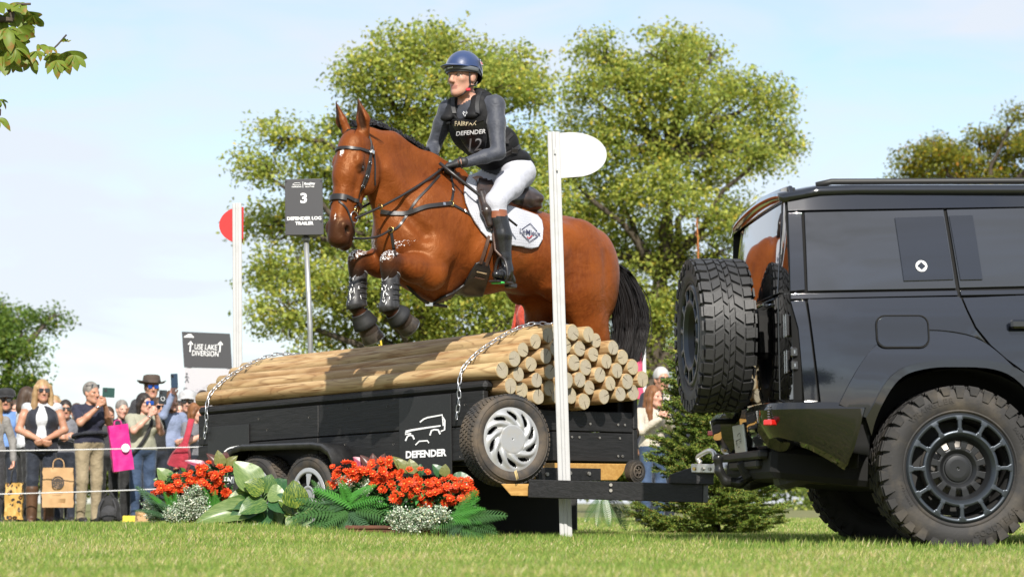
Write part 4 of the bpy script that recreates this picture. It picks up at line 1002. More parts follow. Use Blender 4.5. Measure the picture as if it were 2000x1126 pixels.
# bumper lofted round the tail
def path(u):
    """u from 0 (near arch) over the tail to 1: position and outward direction in plan"""
    xa = -.475; w = .945; r_ = .16; xe = -.905
    seg = [abs(xe + r_ - xa), r_ * math.pi / 2, 2 * (w - r_), r_ * math.pi / 2, abs(xe + r_ - xa)]; L_ = sum(seg); d = u * L_
    if d < seg[0]: return Vector((xa - d, -w)), Vector((0, -1)), 0
    d -= seg[0]
    if d < seg[1]: a = d / r_; return Vector((xe + r_ - r_ * math.sin(a), -w + r_ - r_ * math.cos(a))), Vector((-math.sin(a), -math.cos(a))), a / (math.pi / 2)
    d -= seg[1]
    if d < seg[2]: return Vector((xe, -w + r_ + d)), Vector((-1, 0)), 1
    d -= seg[2]
    if d < seg[3]: a = d / r_; return Vector((xe + r_ - r_ * math.cos(a), w - r_ + r_ * math.sin(a))), Vector((-math.cos(a), math.sin(a))), 1 - a / (math.pi / 2)
    d -= seg[3]; return Vector((xe + r_ + d, w)), Vector((0, 1)), 0
v = []; f = []; n = 72; prof = None
for i in range(n + 1):
    p, nn, rear = path(i / n); u = i / n; e = min(u, 1 - u) * 2
    zb = .42 + .17 * min(1, e / .34) - .07 * rear * (1 if abs(p.y) < .75 else .4); k_ = .35 + .65 * rear
    pr_ = [(-.05, .760), (.012, .758), (.040 + .02 * k_, .742), (.048 + .035 * k_, .715), (.040 + .035 * k_, zb + .10), (.005 + .02 * k_, zb + .02), (-.03, zb), (-.16, zb + .02)]
    if rear > .98 and abs(p.y) < .42: pr_[4] = (.015, zb + .12); pr_[3] = (.03, .705); pr_[5] = (.02, zb + .03)
    sl = max(0, 1 - e / .22) * .30
    for d_, z_ in pr_: q = p + nn * d_; v.append((q.x - sl * (.76 - z_), q.y, z_))
m = 8
for i in range(n):
    for k in range(m - 1): f.append((i * m + k, i * m + k + 1, (i + 1) * m + k + 1, (i + 1) * m + k))
bu = mesh('bumper', v, f, M_gloss, car); auto_smooth(bu, 28); bu.modifiers.new('s', 'SOLIDIFY').thickness = .012
mb = MB(); mb.box((-.94, 0, .50), (.06, 1.25, .045), None, .012); mb.box((-.90, 0, .455), (.10, .9, .05), None, .012); mb.build('lower_skirt', M_blk, car)
for y2 in (-.55, .55): mb = MB(); mb.box((-.70, y2, .40), (.34, .22, .10), Matrix.Rotation(R(-14), 3, 'Y'), .03); mb.build('under_shield', M_blk, car)
mb = MB(); mb.box((-.55, 0, .42), (.74, 1.45, .16), Matrix.Rotation(R(6), 3, 'Y'), .03); mb.build('rear_valance', M_gap, car)
mb = MB(); mb.tube(resample([(-.35, -.35, .40), (-.6, -.42, .38), (-.85, -.45, .42)], 5), .04, 10); mb.build('exhaust', mat('dull_exhaust', (.16, .14, .08), .4, .8), car, True)
mb = MB(); mb.tube(resample([(0, -.78, .42), (0, -.3, .40), (0, 0, .37), (0, .3, .40), (0, .78, .42)], 4), .055, 10); mb.build('rear_axle', M_blk, car, True)
# number plate, red reflector, dotted panel, sensor, grab hook
y_, z_ = cr(1460, 862, -.955); PLX = -.958
mb = MB(); mb.box((PLX, .0, z_ + .01), (.012, .34, .175), Matrix.Rotation(R(-6), 3, 'Y'), .004); pl = mb.build('number_plate', mat('plate_white', (.62, .64, .63), .3), car)
v = []; mb = MB()
for pts, w in ICON:
    vv, ff = stroke2d(pts, w); mb.add([(PLX - .0085 - (.0 + yy * .00075) * .10, -x * .0011, z_ + .01 + yy * .00075) for x, yy in vv], ff)
mesh('car_emblem', mb.v, mb.f, mat('dark_ink', (.02, .02, .02), .6), pl, False)
M_refl = mat('red_reflector', (.55, .012, .010), .12, coat=1)
for sg in (-1, 1):
    yb = sg * .895; mb = MB(); mb.box((-.935, yb, .652), (.05, .13, .030), Matrix.Rotation(R(42) * sg, 3, 'Z'), .006); mb.build('reflector', M_refl, car)
    mb = MB()
    for r_ in range(6):
        for c_ in range(6): mb.box((-.935 + (c_ - 2.5) * .016 * .70, yb - sg * .010 + sg * -(c_ - 2.5) * .016 * .70, .735 - r_ * .013 - (.0)), (.011, .010, .007), Matrix.Rotation(R(42) * sg, 3, 'Z'), .002)
    o = mb.build('dotted_panel', mat('dot_metal', (.30, .30, .31), .3, .9), car); o['kind'] = 'stuff'  # rows of small pale dots on the bumper corner
    mb = MB(); x_, z2 = cl(1661, 835, -1.0); mb.lathe([(0, .003), (.012, .003), (.014, .006), (.017, .006), (.018, 0)], 20, wheel_frame((x_, sg * 1.004, z2), (0, sg, 0))); mb.build('parking_sensor', M_chr, car, True)
mb = MB(); mb.tube([(-.93, .25, .70), (-1.05, .25, .70), (-1.07, .25, .69)], .016, 8); mb.build('tow_eye', M_blk, car, True)
# tow ball
tb = link('tow_bar', None, car)
ts = Solid(k=.012); ts.chain([(-.86, 0, .50), (-.90, 0, .40), (-.965, 0, .355), (-1.04, 0, .365), (-1.075, 0, .42), (-1.08, 0, .47)], [.032, .030, .028, .027, .025, .022])
ts.ell((-1.08, 0, .49), .028); ts.build('tow_ball', .008, mat('tow_steel', (.03, .03, .03), .25, .6), tb, False)
mb = MB(); mb.box((-.93, -.035, .43), (.08, .03, .11), Matrix.Rotation(R(-25), 3, 'Y'), .012); mb.build('socket_cover', M_blk, tb)

# ---- wheels
M_ct = mat('chunky_tyre', (.014, .013, .013), .72, noise=(5, .50, .82), c2=(.075, .06, .042), bump=(70, .25, .004))
M_st = mat('spare_tyre_rubber', (.022, .022, .023), .55, bump=(70, .25, .004))
M_rimc = mat('satin_grey_rim', (.055, .064, .075), .36, .75)
M_rimd = mat('satin_black_rim', (.022, .023, .025), .38, .5)
RT, WT, RR = .419, .275, .270
def chunky_tyre(name, parent, m):
    mb = MB(); I4 = Matrix.Identity(4)
    pr = [(RR - .004, -WT * .40), (RR + .010, -WT * .46), (RR + .055, -WT * .52), (RT - .05, -WT * .515), (RT - .018, -WT * .46), (RT - .014, -WT * .30), (RT - .014, WT * .30), (RT - .018, WT * .46), (RT - .05, WT * .515), (RR + .055, WT * .52), (RR + .010, WT * .46), (RR - .004, WT * .40)]
    mb.lathe(pr, 96)
    for sg in (1, -1): mb.lathe([(RR + .016, sg * WT * .485), (RR + .02, sg * WT * .497), (RR + .026, sg * WT * .492)], 96)
    def block(a0, a1, z0, z1, skew=0., h=.014, wob=.0):
        v = []
        for rr, s in ((RT - .017, 1), (RT - .014 + h, .93)):
            am, zm = (a0 + a1) / 2, (z0 + z1) / 2
            for (a, z) in ((a0, z0), (a1, z0), (a1, z1), (a0, z1)):
                aa = am + (a - am) * s + skew * (z - zm); v.append((rr * math.cos(aa), rr * math.sin(aa), zm + (z - zm) * s))
        mb.add(v, [(4, 5, 6, 7), (0, 1, 5, 4), (1, 2, 6, 5), (2, 3, 7, 6), (3, 0, 4, 7)])
    n = 34
    for k in range(n):
        a = 2 * math.pi * k / n; d = 2 * math.pi / n
        for sg in (1, -1):
            o_ = 0 if sg > 0 else .5 * d
            z0, z1 = sorted((sg * WT * .31, sg * WT * (.50 if k % 2 else .475)))
            block(a + o_ + d * .06, a + o_ + d * .80, z0, z1, .25 * sg, .014)
            # shoulder lug wrapping on the sidewall
            zl = sg * WT * .505; v = []
            r1 = RT - .045 if k % 2 else RT - .062
            for zz_o in (0, .010):
                for (rr, aa) in ((RT - .006, a + o_ + d * .08), (RT - .006, a + o_ + d * .78), (r1, a + o_ + d * .68), (r1, a + o_ + d * .20)): v.append((rr * math.cos(aa), rr * math.sin(aa), zl + sg * zz_o))
            mb.add(v, [(4, 5, 6, 7), (0, 1, 5, 4), (1, 2, 6, 5), (2, 3, 7, 6), (3, 0, 4, 7)])
            z0, z1 = sorted((sg * WT * .115, sg * WT * .285)); block(a + o_ + d * .30, a + o_ + d * 1.02, z0, z1, -1.6 * sg, .014)
            z0, z1 = sorted((sg * WT * .01, sg * WT * .10)); block(a + o_ + d * .05, a + o_ + d * .78, z0, z1, 2.2 * sg, .014)
    # raised words on the outer wall
    def word(s, rad, mid, size, bold=.03):
        step = size * .78 / rad; a = mid + step * (len(s) - 1) / 2 if math.sin(mid) > -.2 else mid - step * (len(s) - 1) / 2
        up = math.sin(mid) > -.2
        for ch in s:
            if ch != ' ':
                v, f = text2d(ch, size, bold, 1.0)
                for lift in (.0035,):
                    q = []
                    for x, y in v:
                        if up: r_, aa = rad + y, a - x / rad
                        else: r_, aa = rad - y, a + x / rad
                        t_ = (r_ - RR) / (RT - RR); zz2 = WT * (.50 + .02 * math.sin(min(1, max(0, t_)) * math.pi)) + lift
                        q.append((r_ * math.cos(aa), r_ * math.sin(aa), zz2))
                    mb.add(q, f)
            a += -step if up else step
    word('WRANGLER', .345, R(115), .040); word('GOODYEAR', .342, R(-58), .044); word('DURATRAC RT', .345, R(18), .026); word('275/60R20', .315, R(205), .018)
    o = mb.build(name, m, parent, True); auto_smooth(o, 35); return o
def rim_parts(parent):
    rings = list(np.linspace(.006, RR + .002, 58)); n = 288
    def hole(r, a):
        q = r / RR; fr = (a * 12 / (2 * math.pi)) % 1
        if .715 < q < .935: return abs(fr - .5) < .40 - .9 * max(0, abs(q - .825) - .075)
        fr2 = ((a * 12 / (2 * math.pi)) + .5) % 1
        if .41 < q < .535: return abs(fr2 - .5) < .27
        return False
    def zf(r, a):
        q = r / RR
        if q > .955: return .118 - (q - .955) * .35
        if q > .69: return .118
        if q > .575: return .118 - (.69 - q) / .115 * .050
        if q > .385: return .066
        if q > .31: return .066 - (.385 - q) / .075 * .022
        if q > .20: return .046
        return .058
    v, f = polar_plate(rings, n, hole, zf, Matrix.Identity(4))
    mi_ = [0 if math.hypot(*(np.mean([v[i][:2] for i in q], 0))) / RR > .66 else 1 for q in f]
    o = mesh('rim_face', v, f, [M_rimc, M_rimd], parent, True, False, mi_); s_ = o.modifiers.new('s', 'SOLIDIFY'); s_.thickness = .022; s_.offset = -1; auto_smooth(o, 40)
    mb = MB(); mb.lathe([(RR + .001, .112), (RR - .022, .09), (RR - .03, -.11), (RR, -.12)], 64); mb.lathe([(0, -.02), (RR - .03, -.02)], 32); mb.build('rim_barrel', M_hole, parent, True)
    mb = MB(); mb.lathe([(.06, .0), (.175, .0), (.175, -.012)], 48); mb.build('brake_disc', mat('brake_iron', (.16, .15, .14), .45, .8), parent, True)
    mb = MB(); mb.lathe([(0, .070), (.030, .070), (.036, .064), (.036, .05)], 28); cap_ = mb.build('hub_cap', M_rimd, parent, True)
    lettering('lettering', [('DEFENDER', .009, 0, 0, .02, 1.1)], lambda x, y: (x, y, .0712), mat('pale_ink', (.5, .5, .5), .5), cap_)
    for k in range(5):
        a = R(95 + 72 * k); mb = MB(); mb.lathe([(0, .062), (.010, .062), (.013, .056), (.013, .04)], 10, Matrix.Translation((.078 * math.cos(a), .078 * math.sin(a), 0))); mb.build('wheel_nut', M_rimd, parent, True)
def orient(o, c, axis, roll=0):
    z = Vector(axis).normalized(); u = Vector((0, 0, 1)); u = (u - z * u.dot(z)).normalized(); x = u.cross(z)
    o.location = c; o.rotation_euler = (Matrix((x, u, z)).transposed() @ Matrix.Rotation(R(roll), 3, 'Z')).to_euler()
w0 = link('wheel', None, car); chunky_tyre('tyre', w0, M_ct); rim_parts(w0); orient(w0, (0, -.845, RT - .006), (0, -1, 0))
def wcopy(o, parent):
    c = o.copy(); col.objects.link(c); c.parent = parent
    for ch in o.children:
        d = ch.copy(); col.objects.link(d); d.parent = c
        for g in ch.children: e = g.copy(); col.objects.link(e); e.parent = d
    return c
for c_, ax_, ro in (((0, .845, RT - .006), (0, 1, 0), 40), ((WB, -.845, RT - .006), (0, -1, 0), 75), ((WB, .845, RT - .006), (0, 1, 0), 110)):
    orient(wcopy(w0, car), c_, ax_, ro)
spw = wcopy(w0, car); spw.name = 'spare_wheel'; spw['label'] = 'clean spare wheel with chunky tread hung on the tailgate'
y_, z_ = cr(1394, 655, -1.10); orient(spw, (-1.095, y_, z_), (-1, -.04, 0), 20)
for ch in spw.children:
    if ch.name.startswith('tyre'):
        ch.data = ch.data.copy(); ch.data.materials[0] = M_st
mb = MB(); mb.box((-.93, y_, z_), (.14, .26, .26), None, .03); mb.build('spare_bracket', M_blk, car)
mb = MB(); mb.box((-.895, -.42, 1.28), (.03, .20, .02), None, .006); mb.build('tailgate_handle', M_gloss, car)
# wheel wells
for xw in (0, WB):
    for sg in (-1, 1):
        mb = MB(); pts = []
        for a in np.linspace(0, math.pi, 15): pts.append((xw + .52 * math.cos(a), .42 + .50 * math.sin(a) ** .8))
        v = [(x, sg * .955, z) for x, z in pts] + [(x, sg * .60, z) for x, z in pts]; k = len(pts)
        mb.add(v, [(i, i + 1, k + i + 1, k + i) for i in range(k - 1)] + [tuple(range(k, 2 * k))]); mb.build('wheel_well', M_gap, car, True)
# front end, simple
mb = MB(); mb.box((3.10, 0, 1.16), (1.62, 1.66, .20), Matrix.Rotation(R(4.5), 3, 'Y'), .05); mb.build('bonnet', M_paint, car)
mb = MB(); mb.box((3.88, 0, .80), (.16, 1.72, .70), None, .06); mb.build('front_bumper', M_gloss, car)
mb = MB(); mb.add([(1.98, -.76, 1.80), (1.98, .76, 1.80), (2.36, .82, 1.30), (2.36, -.82, 1.30)], [(0, 1, 2, 3)]); o = mb.build('windscreen', M_glass, car); o.modifiers.new('s', 'SOLIDIFY').thickness = .01
for sg in (-1, 1): mb = MB(); mb.box((3.94, sg * .66, .98), (.06, .28, .20), None, .03); mb.build('headlight', mat('headlight_glass', (.5, .5, .52), .1, .3), car)
# ------------------------------------------------------------------ marker posts, signs, rope, banner
M_wp = mat('white_plastic', (.43, .43, .43), .45, noise=(9, .5, .8), c2=(.36, .36, .35))
M_red = mat('red_flag', (.42, .010, .010), .5)
M_signd = mat('sign_charcoal', (.038, .038, .042), .5)
M_pole = mat('galvanised_pole', (.36, .37, .37), .45, .6, noise=(12, .4, .7), c2=(.27, .27, .26))
def marker(label, b, t, w, flagpts, m_flag, flag_n, Y):
    root = thing('marker_post', label, 'marker post', (b.x, b.y, 0))
    mb = MB(); d = (t - b); x = Vector((1, 0, 0)); n = Vector((0, -1, 0)); z = d.normalized()
    x = (x - z * x.z).normalized() if abs(z.x) < .5 else x; x = (Vector((1, 0, 0)) - z * z.x).normalized(); n = x.cross(z) * -1
    n = n if n.y < 0 else -n
    sec = [(-.5, 0), (-.5, .16), (-.40, .20), (-.16, .20), (-.10, .30), (.10, .30), (.16, .20), (.40, .20), (.5, .16), (.5, 0)]
    v = []
    for p in (b, t): v += [p + x * a * w + n * c * w for a, c in sec]
    k = len(sec); mb.add(v, [(i, (i + 1) % k, k + (i + 1) % k, k + i) for i in range(k)] + [tuple(range(k)), tuple(range(k, 2 * k))[::-1]])
    mb.build('post', M_wp, root, False, True, .003)
    mb = MB(); kk = len(flagpts); fr = list(flagpts); bk = [p + Vector((0, .006, 0)) for p in fr]
    mb.add(fr + bk, [tuple(range(kk)), tuple(range(kk, 2 * kk))[::-1]] + [(i, (i + 1) % kk, kk + (i + 1) % kk, kk + i) for i in range(kk)])
    mb.build('flag', m_flag, root, False, True)
    return root, x, n
Y = 14.68
fl = [at(1091, 259, Y)] + [at(1093 + 92 * math.sin(a), 303 - 44.5 * math.cos(a), Y) for a in np.linspace(.03, math.pi, 26)] + [at(1093, 347, Y)]
fl = [at(1090, 260, Y)] + [at(1110 + 75 * math.sin(a) ** .9, 302.5 - 44.5 * math.cos(a) , Y - .0) for a in np.linspace(0.02, math.pi - .35, 24)] + [at(1093, 348, Y)]
b_ = at(1106, 1057, Y); b_.z = -.02
r_, x_, n_ = marker('tall white post with a white oval flag in front of the log ends', b_, at(1081, 258, Y), .078, fl, mat('white_flag', (.45, .45, .46), .4), None, Y)
mb = MB(); mb.box(at(1084, 297, Y) + n_ * .03, (.012, .01, .035), None, .002); mb.build('clip', M_wp, r_, False, True)
mb = MB(); mb.box(at(1088, 332, Y) + n_ * .03, (.012, .01, .02), None, .002); mb.build('clip', M_wp, r_, False, True)
Y = 18.9; b_ = at(466, 1040, Y); b_.z = -.02
fl = [at(474, 404, Y + .02)] + [at(474 - 46 * math.sin(a), 439.5 - 36 * math.cos(a), Y + .02) for a in np.linspace(.3, math.pi - .3, 22)] + [at(474, 474, Y + .02)]
r_, x_, n_ = marker('white post with a red half-round flag beyond the left end of the logs', b_, at(463, 397, Y), .074, fl, M_red, None, Y)
mb = MB(); mb.box(at(474.5, 436, Y) + Vector((0, -.012, 0)), (.012, .01, .26), None, .002); mb.build('flag_edge', M_red, r_, False, True)
# number board: three-sided box on a pole
Y = 19.2; sg = thing('number_sign', 'dark box sign with the white number 3 on a thin steel pole', 'sign', (at(606, 1040, Y).x, Y, 0))
tl, tr_, bl, br = at(556, 350, Y), at(630, 348.5, Y), at(557, 459, Y), at(632.5, 458, Y); bkp = Vector((.01, .26, 0))
mb = MB(); tm, bm2 = (tl + tr_) / 2 + bkp, (bl + br) / 2 + bkp
mb.add([tl, tr_, br, bl, tm, bm2], [(0, 3, 2, 1), (0, 1, 4), (3, 5, 2), (1, 2, 5, 4), (0, 4, 5, 3)]); mb.build('sign_box', M_signd, sg, False, True, .003)
mb = MB(); mb.tube([(bl + br) / 2 + bkp * .35 + Vector((0, 0, -.0)), at(603, 640, Y) + bkp * .35, Vector((at(607, 900, Y).x, Y + .09, -.05))], .021, 10); mb.build('pole', M_pole, sg, True, True)
mb = MB(); mb.tube([(bl + br) / 2 + bkp * .35 - Vector((0, 0, .012)), (bl + br) / 2 + bkp * .35 - Vector((0, 0, .045))], .034, 10); mb.build('collar', M_pole, sg, True, True)
ex = (tr_ - tl).normalized(); ez = (tl - bl).normalized(); o_ = tl; pxm = (tr_ - tl).length / 76.
def f_(x, y): return o_ + ex * x * pxm - ez * y * pxm * -1 + Vector((0, -.004, 0))
M_sw = mat('sign_white', (.78, .78, .78), .5)
lettering('number_mark', [('3', 27, 38, -40, .03, 1.15)], f_, M_sw, sg, True)
lettering('lettering', [('DEFENDER LOG', 9.2, 38.5, -80, .03, 1.05), ('TRAILER', 9.2, 38.5, -90, .03, 1.05)], f_, M_sw, sg, True)
lettering('sponsor_mark', [('DEFENDER', 3.4, 24, -16, .02, 1.2), ], f_, M_sw, sg, True)
lettering('event_mark', [('Burghley', 6, 50, -10, .04, 1.)], f_, M_sw, sg, True)
lettering('event_mark', [('Horse Trials', 3.6, 50, -16, .03, 1.)], f_, M_sw, sg, True)
mb = MB(); 
for pts in ([(16, -11), (20, -8), (30, -8), (33, -12), (16, -12)], [(36.5, -6), (36.5, -18)]):
    v, f = stroke2d(pts, .8); mb.add([f_(a, c) for a, c in v], f)
mesh('car_emblem', mb.v, mb.f, M_sw, sg, False, True)
for (a, c) in ((3, -4), (73, -4), (4, -86), (73, -86)):
    mb = MB(); mb.lathe([(0, .004), (.006, .004), (.007, 0)], 8, wheel_frame(f_(a, c), (0, -1, 0))); mb.build('rivet', M_signd, sg, False, True)
# diversion board
Y = 29.5; dv = thing('diversion_sign', 'black and white notice board with arrows behind the crowd', 'sign', (at(405, 1000, Y).x, Y, 0))
def bd(name, pts, th, m): 
    mb = MB(); k = len(pts); bk = [p + Vector((0, th, 0)) for p in pts]; mb.add(pts + bk, [tuple(range(k))[::-1], tuple(range(k, 2 * k))] + [(i, (i + 1) % k, k + (i + 1) % k, k + i) for i in range(k)]); return mb.build(name, m, dv, False, True)
bd('upper_board', [at(355, 647, Y), at(449, 651, Y), at(453, 719.5, Y), at(359.5, 717, Y)], .02, M_signd)
bd('lower_board', [at(359.5, 718, Y), at(453, 720.5, Y), at(459, 850, Y), at(366, 850, Y)], .02, mat('notice_white', (.40, .39, .41), .6))
for x_ in (368, 446): mb = MB(); mb.tube([at(x_, 660, Y + .06), Vector((at(x_ + 12, 900, Y).x, Y + .06, -.05))], .03, 8); mb.build('leg', M_pole, dv, True, True)
q = at(355, 647, Y); s_ = Y / F; o2 = q
def g_(x, y): return o2 + Vector((1, 0, -.04)) * x * s_ + Vector((.055, 0, 1)) * y * s_ + Vector((0, -.006, 0))
lettering('lettering', [('USE LAKE', 15, 49, -29, .0, .70), ('DIVERSION', 15, 49, -41.5, .0, .70)], g_, M_sw, dv, True)
lettering('lettering', [('USE X', 10, 60, -105, .0, 1.), ('CROSSING', 10, 58, -115, .0, 1.)], g_, mat('faint_print', (.42, .41, .43), .6), dv, True)
mb = MB()
for x0 in (19, 77):
    for pts, w in (([(x0, -39), (x0, -22)], 2.2), ([(x0 - 4.5, -25), (x0, -19), (x0 + 4.5, -25)], 2.2)): v, f = stroke2d(pts, w); mb.add([g_(a, c + (2 if x0 > 50 else 0)) for a, c in v], f)
v = [(5, -11), (7, -8), (10, -7), (13, -4.5), (19, -4.5), (22, -8), (24, -8.5), (24, -11)]; mb.add([g_(a, c) for a, c in v], [tuple(range(8))])
mesh('arrow_marks', mb.v, mb.f, M_sw, dv, False, True)
mb = MB()
for pts, w in (([(14, -86), (17, -92), (13, -99)], 2), ([(17, -92), (20, -99)], 2), ([(12, -90), (16, -86), (20, -90)], 1.6), ([(13, -97 - 15), (22, -124), (23, -140)], 2), ([(12, -117), (12, -110), (18, -110)], 2)): v, f = stroke2d(pts, w); mb.add([g_(a, c) for a, c in v], f)
v = [(15.5 + 2.2 * math.cos(a), -82 + 2.2 * math.sin(a)) for a in np.linspace(0, 6, 9)]; mb.add([g_(a, c) for a, c in v], [tuple(range(9))])
mesh('walker_mark', mb.v, mb.f, mat('grey_ink', (.10, .10, .11), .6), dv, False, True)
# pink feather banner behind the tail
Y = 27.; pb = thing('banner', 'pink banner on a white pole behind the horse tail', 'banner', (at(1257, 1000, Y).x, Y, 0))
mb = MB(); mb.tube([Vector((at(1262, 900, Y).x, Y, 0)), at(1257, 640, Y)], .022, 8); mb.build('pole', M_wp, pb, True, True)
vs = []; fs = []; k = 12
for i in range(k + 1):
    t = i / k; y = 668 + 110 * t
    for x in (1226, 1240, 1255): vs.append(at(x + 2 * t, y, Y + .05 * math.sin(t * 6 + x)))
for i in range(k):
    for j in (0, 1): fs.append((i * 3 + j, i * 3 + j + 1, (i + 1) * 3 + j + 1, (i + 1) * 3 + j))
mesh('cloth', vs, fs, mat('pink_cloth', (.72, .10, .20), .7, trans=.3), pb, True, True)
mb = MB(); p = at(744, 1000, 17.6); P_ = resample([Vector((p.x, 17.6, 0)), at(746, 720, 17.6), at(745, 675, 17.6), at(740, 652, 17.6)], 4); mb.tube(P_, .008, 6); ys_t = thing('yellow_plant', 'thin yellow stem poking up behind the logs below the front hooves', 'plant', (p.x, 17.6, 0)); mb.build('stem', mat('yellow_stem', (.55, .42, .03), .6), ys_t, True, True)
for dx, dz in ((-.02, -.02), (.02, -.03), (.03, -.05), (-.03, -.06)): mb = MB(); q = P_[-5]; mb.tube([q + Vector((0, 0, dz)), q + Vector((dx, 0, dz + .03))], [.007, .003], 5); mb.build('shoot', MATS['yellow_stem'], ys_t, True, True)
# two ropes in front of the crowd, tied to stakes
M_rope = mat('white_rope', (.52, .52, .52), .8)
Y = 25.3
for (ya, yb, lab) in ((879.5, 872, 'white rope stretched waist-high in front of the spectators'), (964, 951, 'white rope stretched at shin height in front of the spectators')):
    mb = MB(); pts = [at(-140, ya + 1, Y), at(0, ya, Y), at(200, (ya + yb) / 2 + .8, Y), at(400, yb, Y), at(560, yb - 2, Y)]; mb.tube(resample(pts, 6), .0062, 6); tag(mb.build('rope', M_rope, None, True, True), lab, 'rope')
for x_, lb in ((566, 'wooden rope stake hidden behind the trailer'),):
    mb = MB(); p = at(x_, 1000, Y); mb.tube([Vector((p.x, Y, -.1)), Vector((p.x, Y, 1.0))], .025, 8); tag(mb.build('stake', mat('stake_wood', (.35, .25, .14), .8), None, True, True), lb, 'stake')
# ------------------------------------------------------------------ the horse
HD = Vector((-.74, -.673, 0)).normalized()          # heading
HL = Vector((-HD.y, HD.x, 0))                        # the horse's left, towards the camera
HM = at(890, 330, 15.5)
UP = Vector((0, 0, 1))
def H(x, y, lat=0.): return on_plane(x, y, HM + HL * lat, HL)
horse = thing('horse', 'bay horse jumping the log pile, wearing a black bridle and leg boots', 'horse', (H(950, 600).x, H(950, 600).y, 0))
hs = Solid(k=.06)
hax = (HD, HL, UP)
# tags: 0 bay, 1 black points and shaded far gaskin, 2 muzzle, 3 hoof, 4 dark inner ear
tilt = (HD * .97 + UP * .22, HL, UP * .97 - HD * .22)
hs.ell(H(836, 454), (.35, .26, .375), tilt, k=.05)              # chest
hs.ell(H(925, 480), (.50, .305, .328), hax)                     # barrel
hs.ell(H(1030, 503), (.42, .285, .258), hax)                    # loin
hs.ell(H(1108, 520), (.36, .27, .275), hax)                     # croup
hs.cone(H(855, 352), H(945, 400), .085, .12, k=.12, sq=HL, q=.8)        # withers
hs.cone(H(945, 412), H(1100, 462), .10, .115, k=.12, sq=HL, q=1.2)      # back
hs.cone(H(1100, 462), H(1165, 520), .11, .10, k=.10, sq=HL, q=1.1)      # croup top
hs.ell(H(782, 465), (.165, .21, .235), hax, k=.08)               # breast
for sg in (1, -1):
    dx = 0
    hs.ell(H(832, 448) + HL * .135 * sg, (.20, .115, .31), (HD * .8 - UP * .45, HL, UP * .9 + HD * .4), k=.05)  # shoulder blade
    hs.ell(H(782, 474) + HL * .10 * sg, (.11, .10, .16), (HD, HL, UP), k=.035)     # breast muscle
    c = H(1105, 530) + HL * .15 * sg
    hs.ell(c, (.285, .15, .35), (HD * .95 - UP * .2, HL, UP * .95 + HD * .2), k=.05)   # thigh
    hs.ell(H(1140, 545) + HL * .13 * sg - HD * .0, (.175, .135, .33), (HD, HL, UP), k=.05)  # buttock
    hs.ell(H(1070, 470) + HL * .16 * sg, (.16, .09, .10), (HD * .9 - UP * .4, HL, UP), k=.05)  # hip point
    hs.ell(H(1052, 545) + HL * .17 * sg, (.13, .09, .17), (HD * .9 + UP * .3, HL, UP * .9 - HD * .3), k=.07)             # stifle
# hind legs
for sg, tg, hp, hock in ((1, 0, H(1132, 572, .17), H(1182, 722, .16)), (-1, 1, H(1066, 560, -.17), H(1050, 725, -.16))):  # far gaskin tagged black: its shade is painted into the coat
    hs.cone(hp, hp + (hock - hp) * .55, .18, .115, 0, k=.07, sq=HL, q=.7)
    hs.cone(hp + (hock - hp) * .42, hock, .125, .062, tg, k=.05, sq=HL, q=.75)
    hs.ell(hock, (.075, .05, .07), hax, 1)
    fet = hock - HD * .18 - UP * .27
    hs.cone(hock, fet, .052, .040, 1, k=.02)
    hs.ell(fet, .052, hax, 1, k=.02)
    hf = fet - HD * .04 - UP * .10
    hs.cone(fet, hf, .042, .045, 1, k=.02); hs.cone(hf, hf - HD * .02 - UP * .06, .055, .065, 3, k=.01)
# neck
hs.chain([H(719, 305), H(766, 350), H(818, 412)], [.158, .200, .275], k=.06, sq=HL, q=.46)
hs.chain([H(707, 266), H(764, 281), H(838, 325), H(890, 352)], [.055, .062, .075, .09], k=.07, sq=HL, q=.75)
hs.cone(H(755, 392), H(772, 452), .10, .13, k=.07, sq=HL, q=.8)
for sg in (1, -1): hs.cone(H(742, 335) + HL * .055 * sg, H(795, 425) + HL * .10 * sg, .055, .085, k=.06)
# head
HH = Vector((-.56, -.83, 0)).normalized(); h_l = Vector((-HH.y, HH.x, 0))
poll = H(697, 270, .05)
h_a = (HH * .165 - UP * .64).normalized()
h_f = (HH - h_a * HH.dot(h_a)).normalized()
S = 1.06
def hd(q, d, l): return poll + (h_a * q + h_f * d + h_l * l) * S
hxa = (h_a, h_f, h_l)
def he(q, d, l, r, axes=None, tag=0, k=.03, op='+'): hs.ell(hd(q, d, l), tuple(x * S for x in r), axes or hxa, tag, k, op)
def hc(p0, p1, r0, r1, tag=0, k=.03, op='+', sq=None, q=1.): hs.cone(hd(*p0), hd(*p1), r0 * S, r1 * S, tag, k, op, sq, q)
he(.09, .0, 0, (.14, .115, .092), k=.04)
hc((.05, .01, 0), (.26, .050, 0), .085, .072, k=.03, sq=h_l, q=1.05)      # forehead
hc((.22, .030, 0), (.53, .020, 0), .086, .066, k=.04, sq=h_l, q=.84)     # nose
hc((.25, -.075, 0), (.58, -.035, 0), .075, .056, k=.04, sq=h_l, q=.72)   # jaw
he(.595, .004, 0, (.095, .082, .074), tag=2, k=.04)                       # muzzle
he(.655, .010, 0, (.042, .055, .062), tag=2, k=.03)                       # upper lip
he(.650, -.058, 0, (.048, .034, .046), tag=2, k=.02)                     # chin
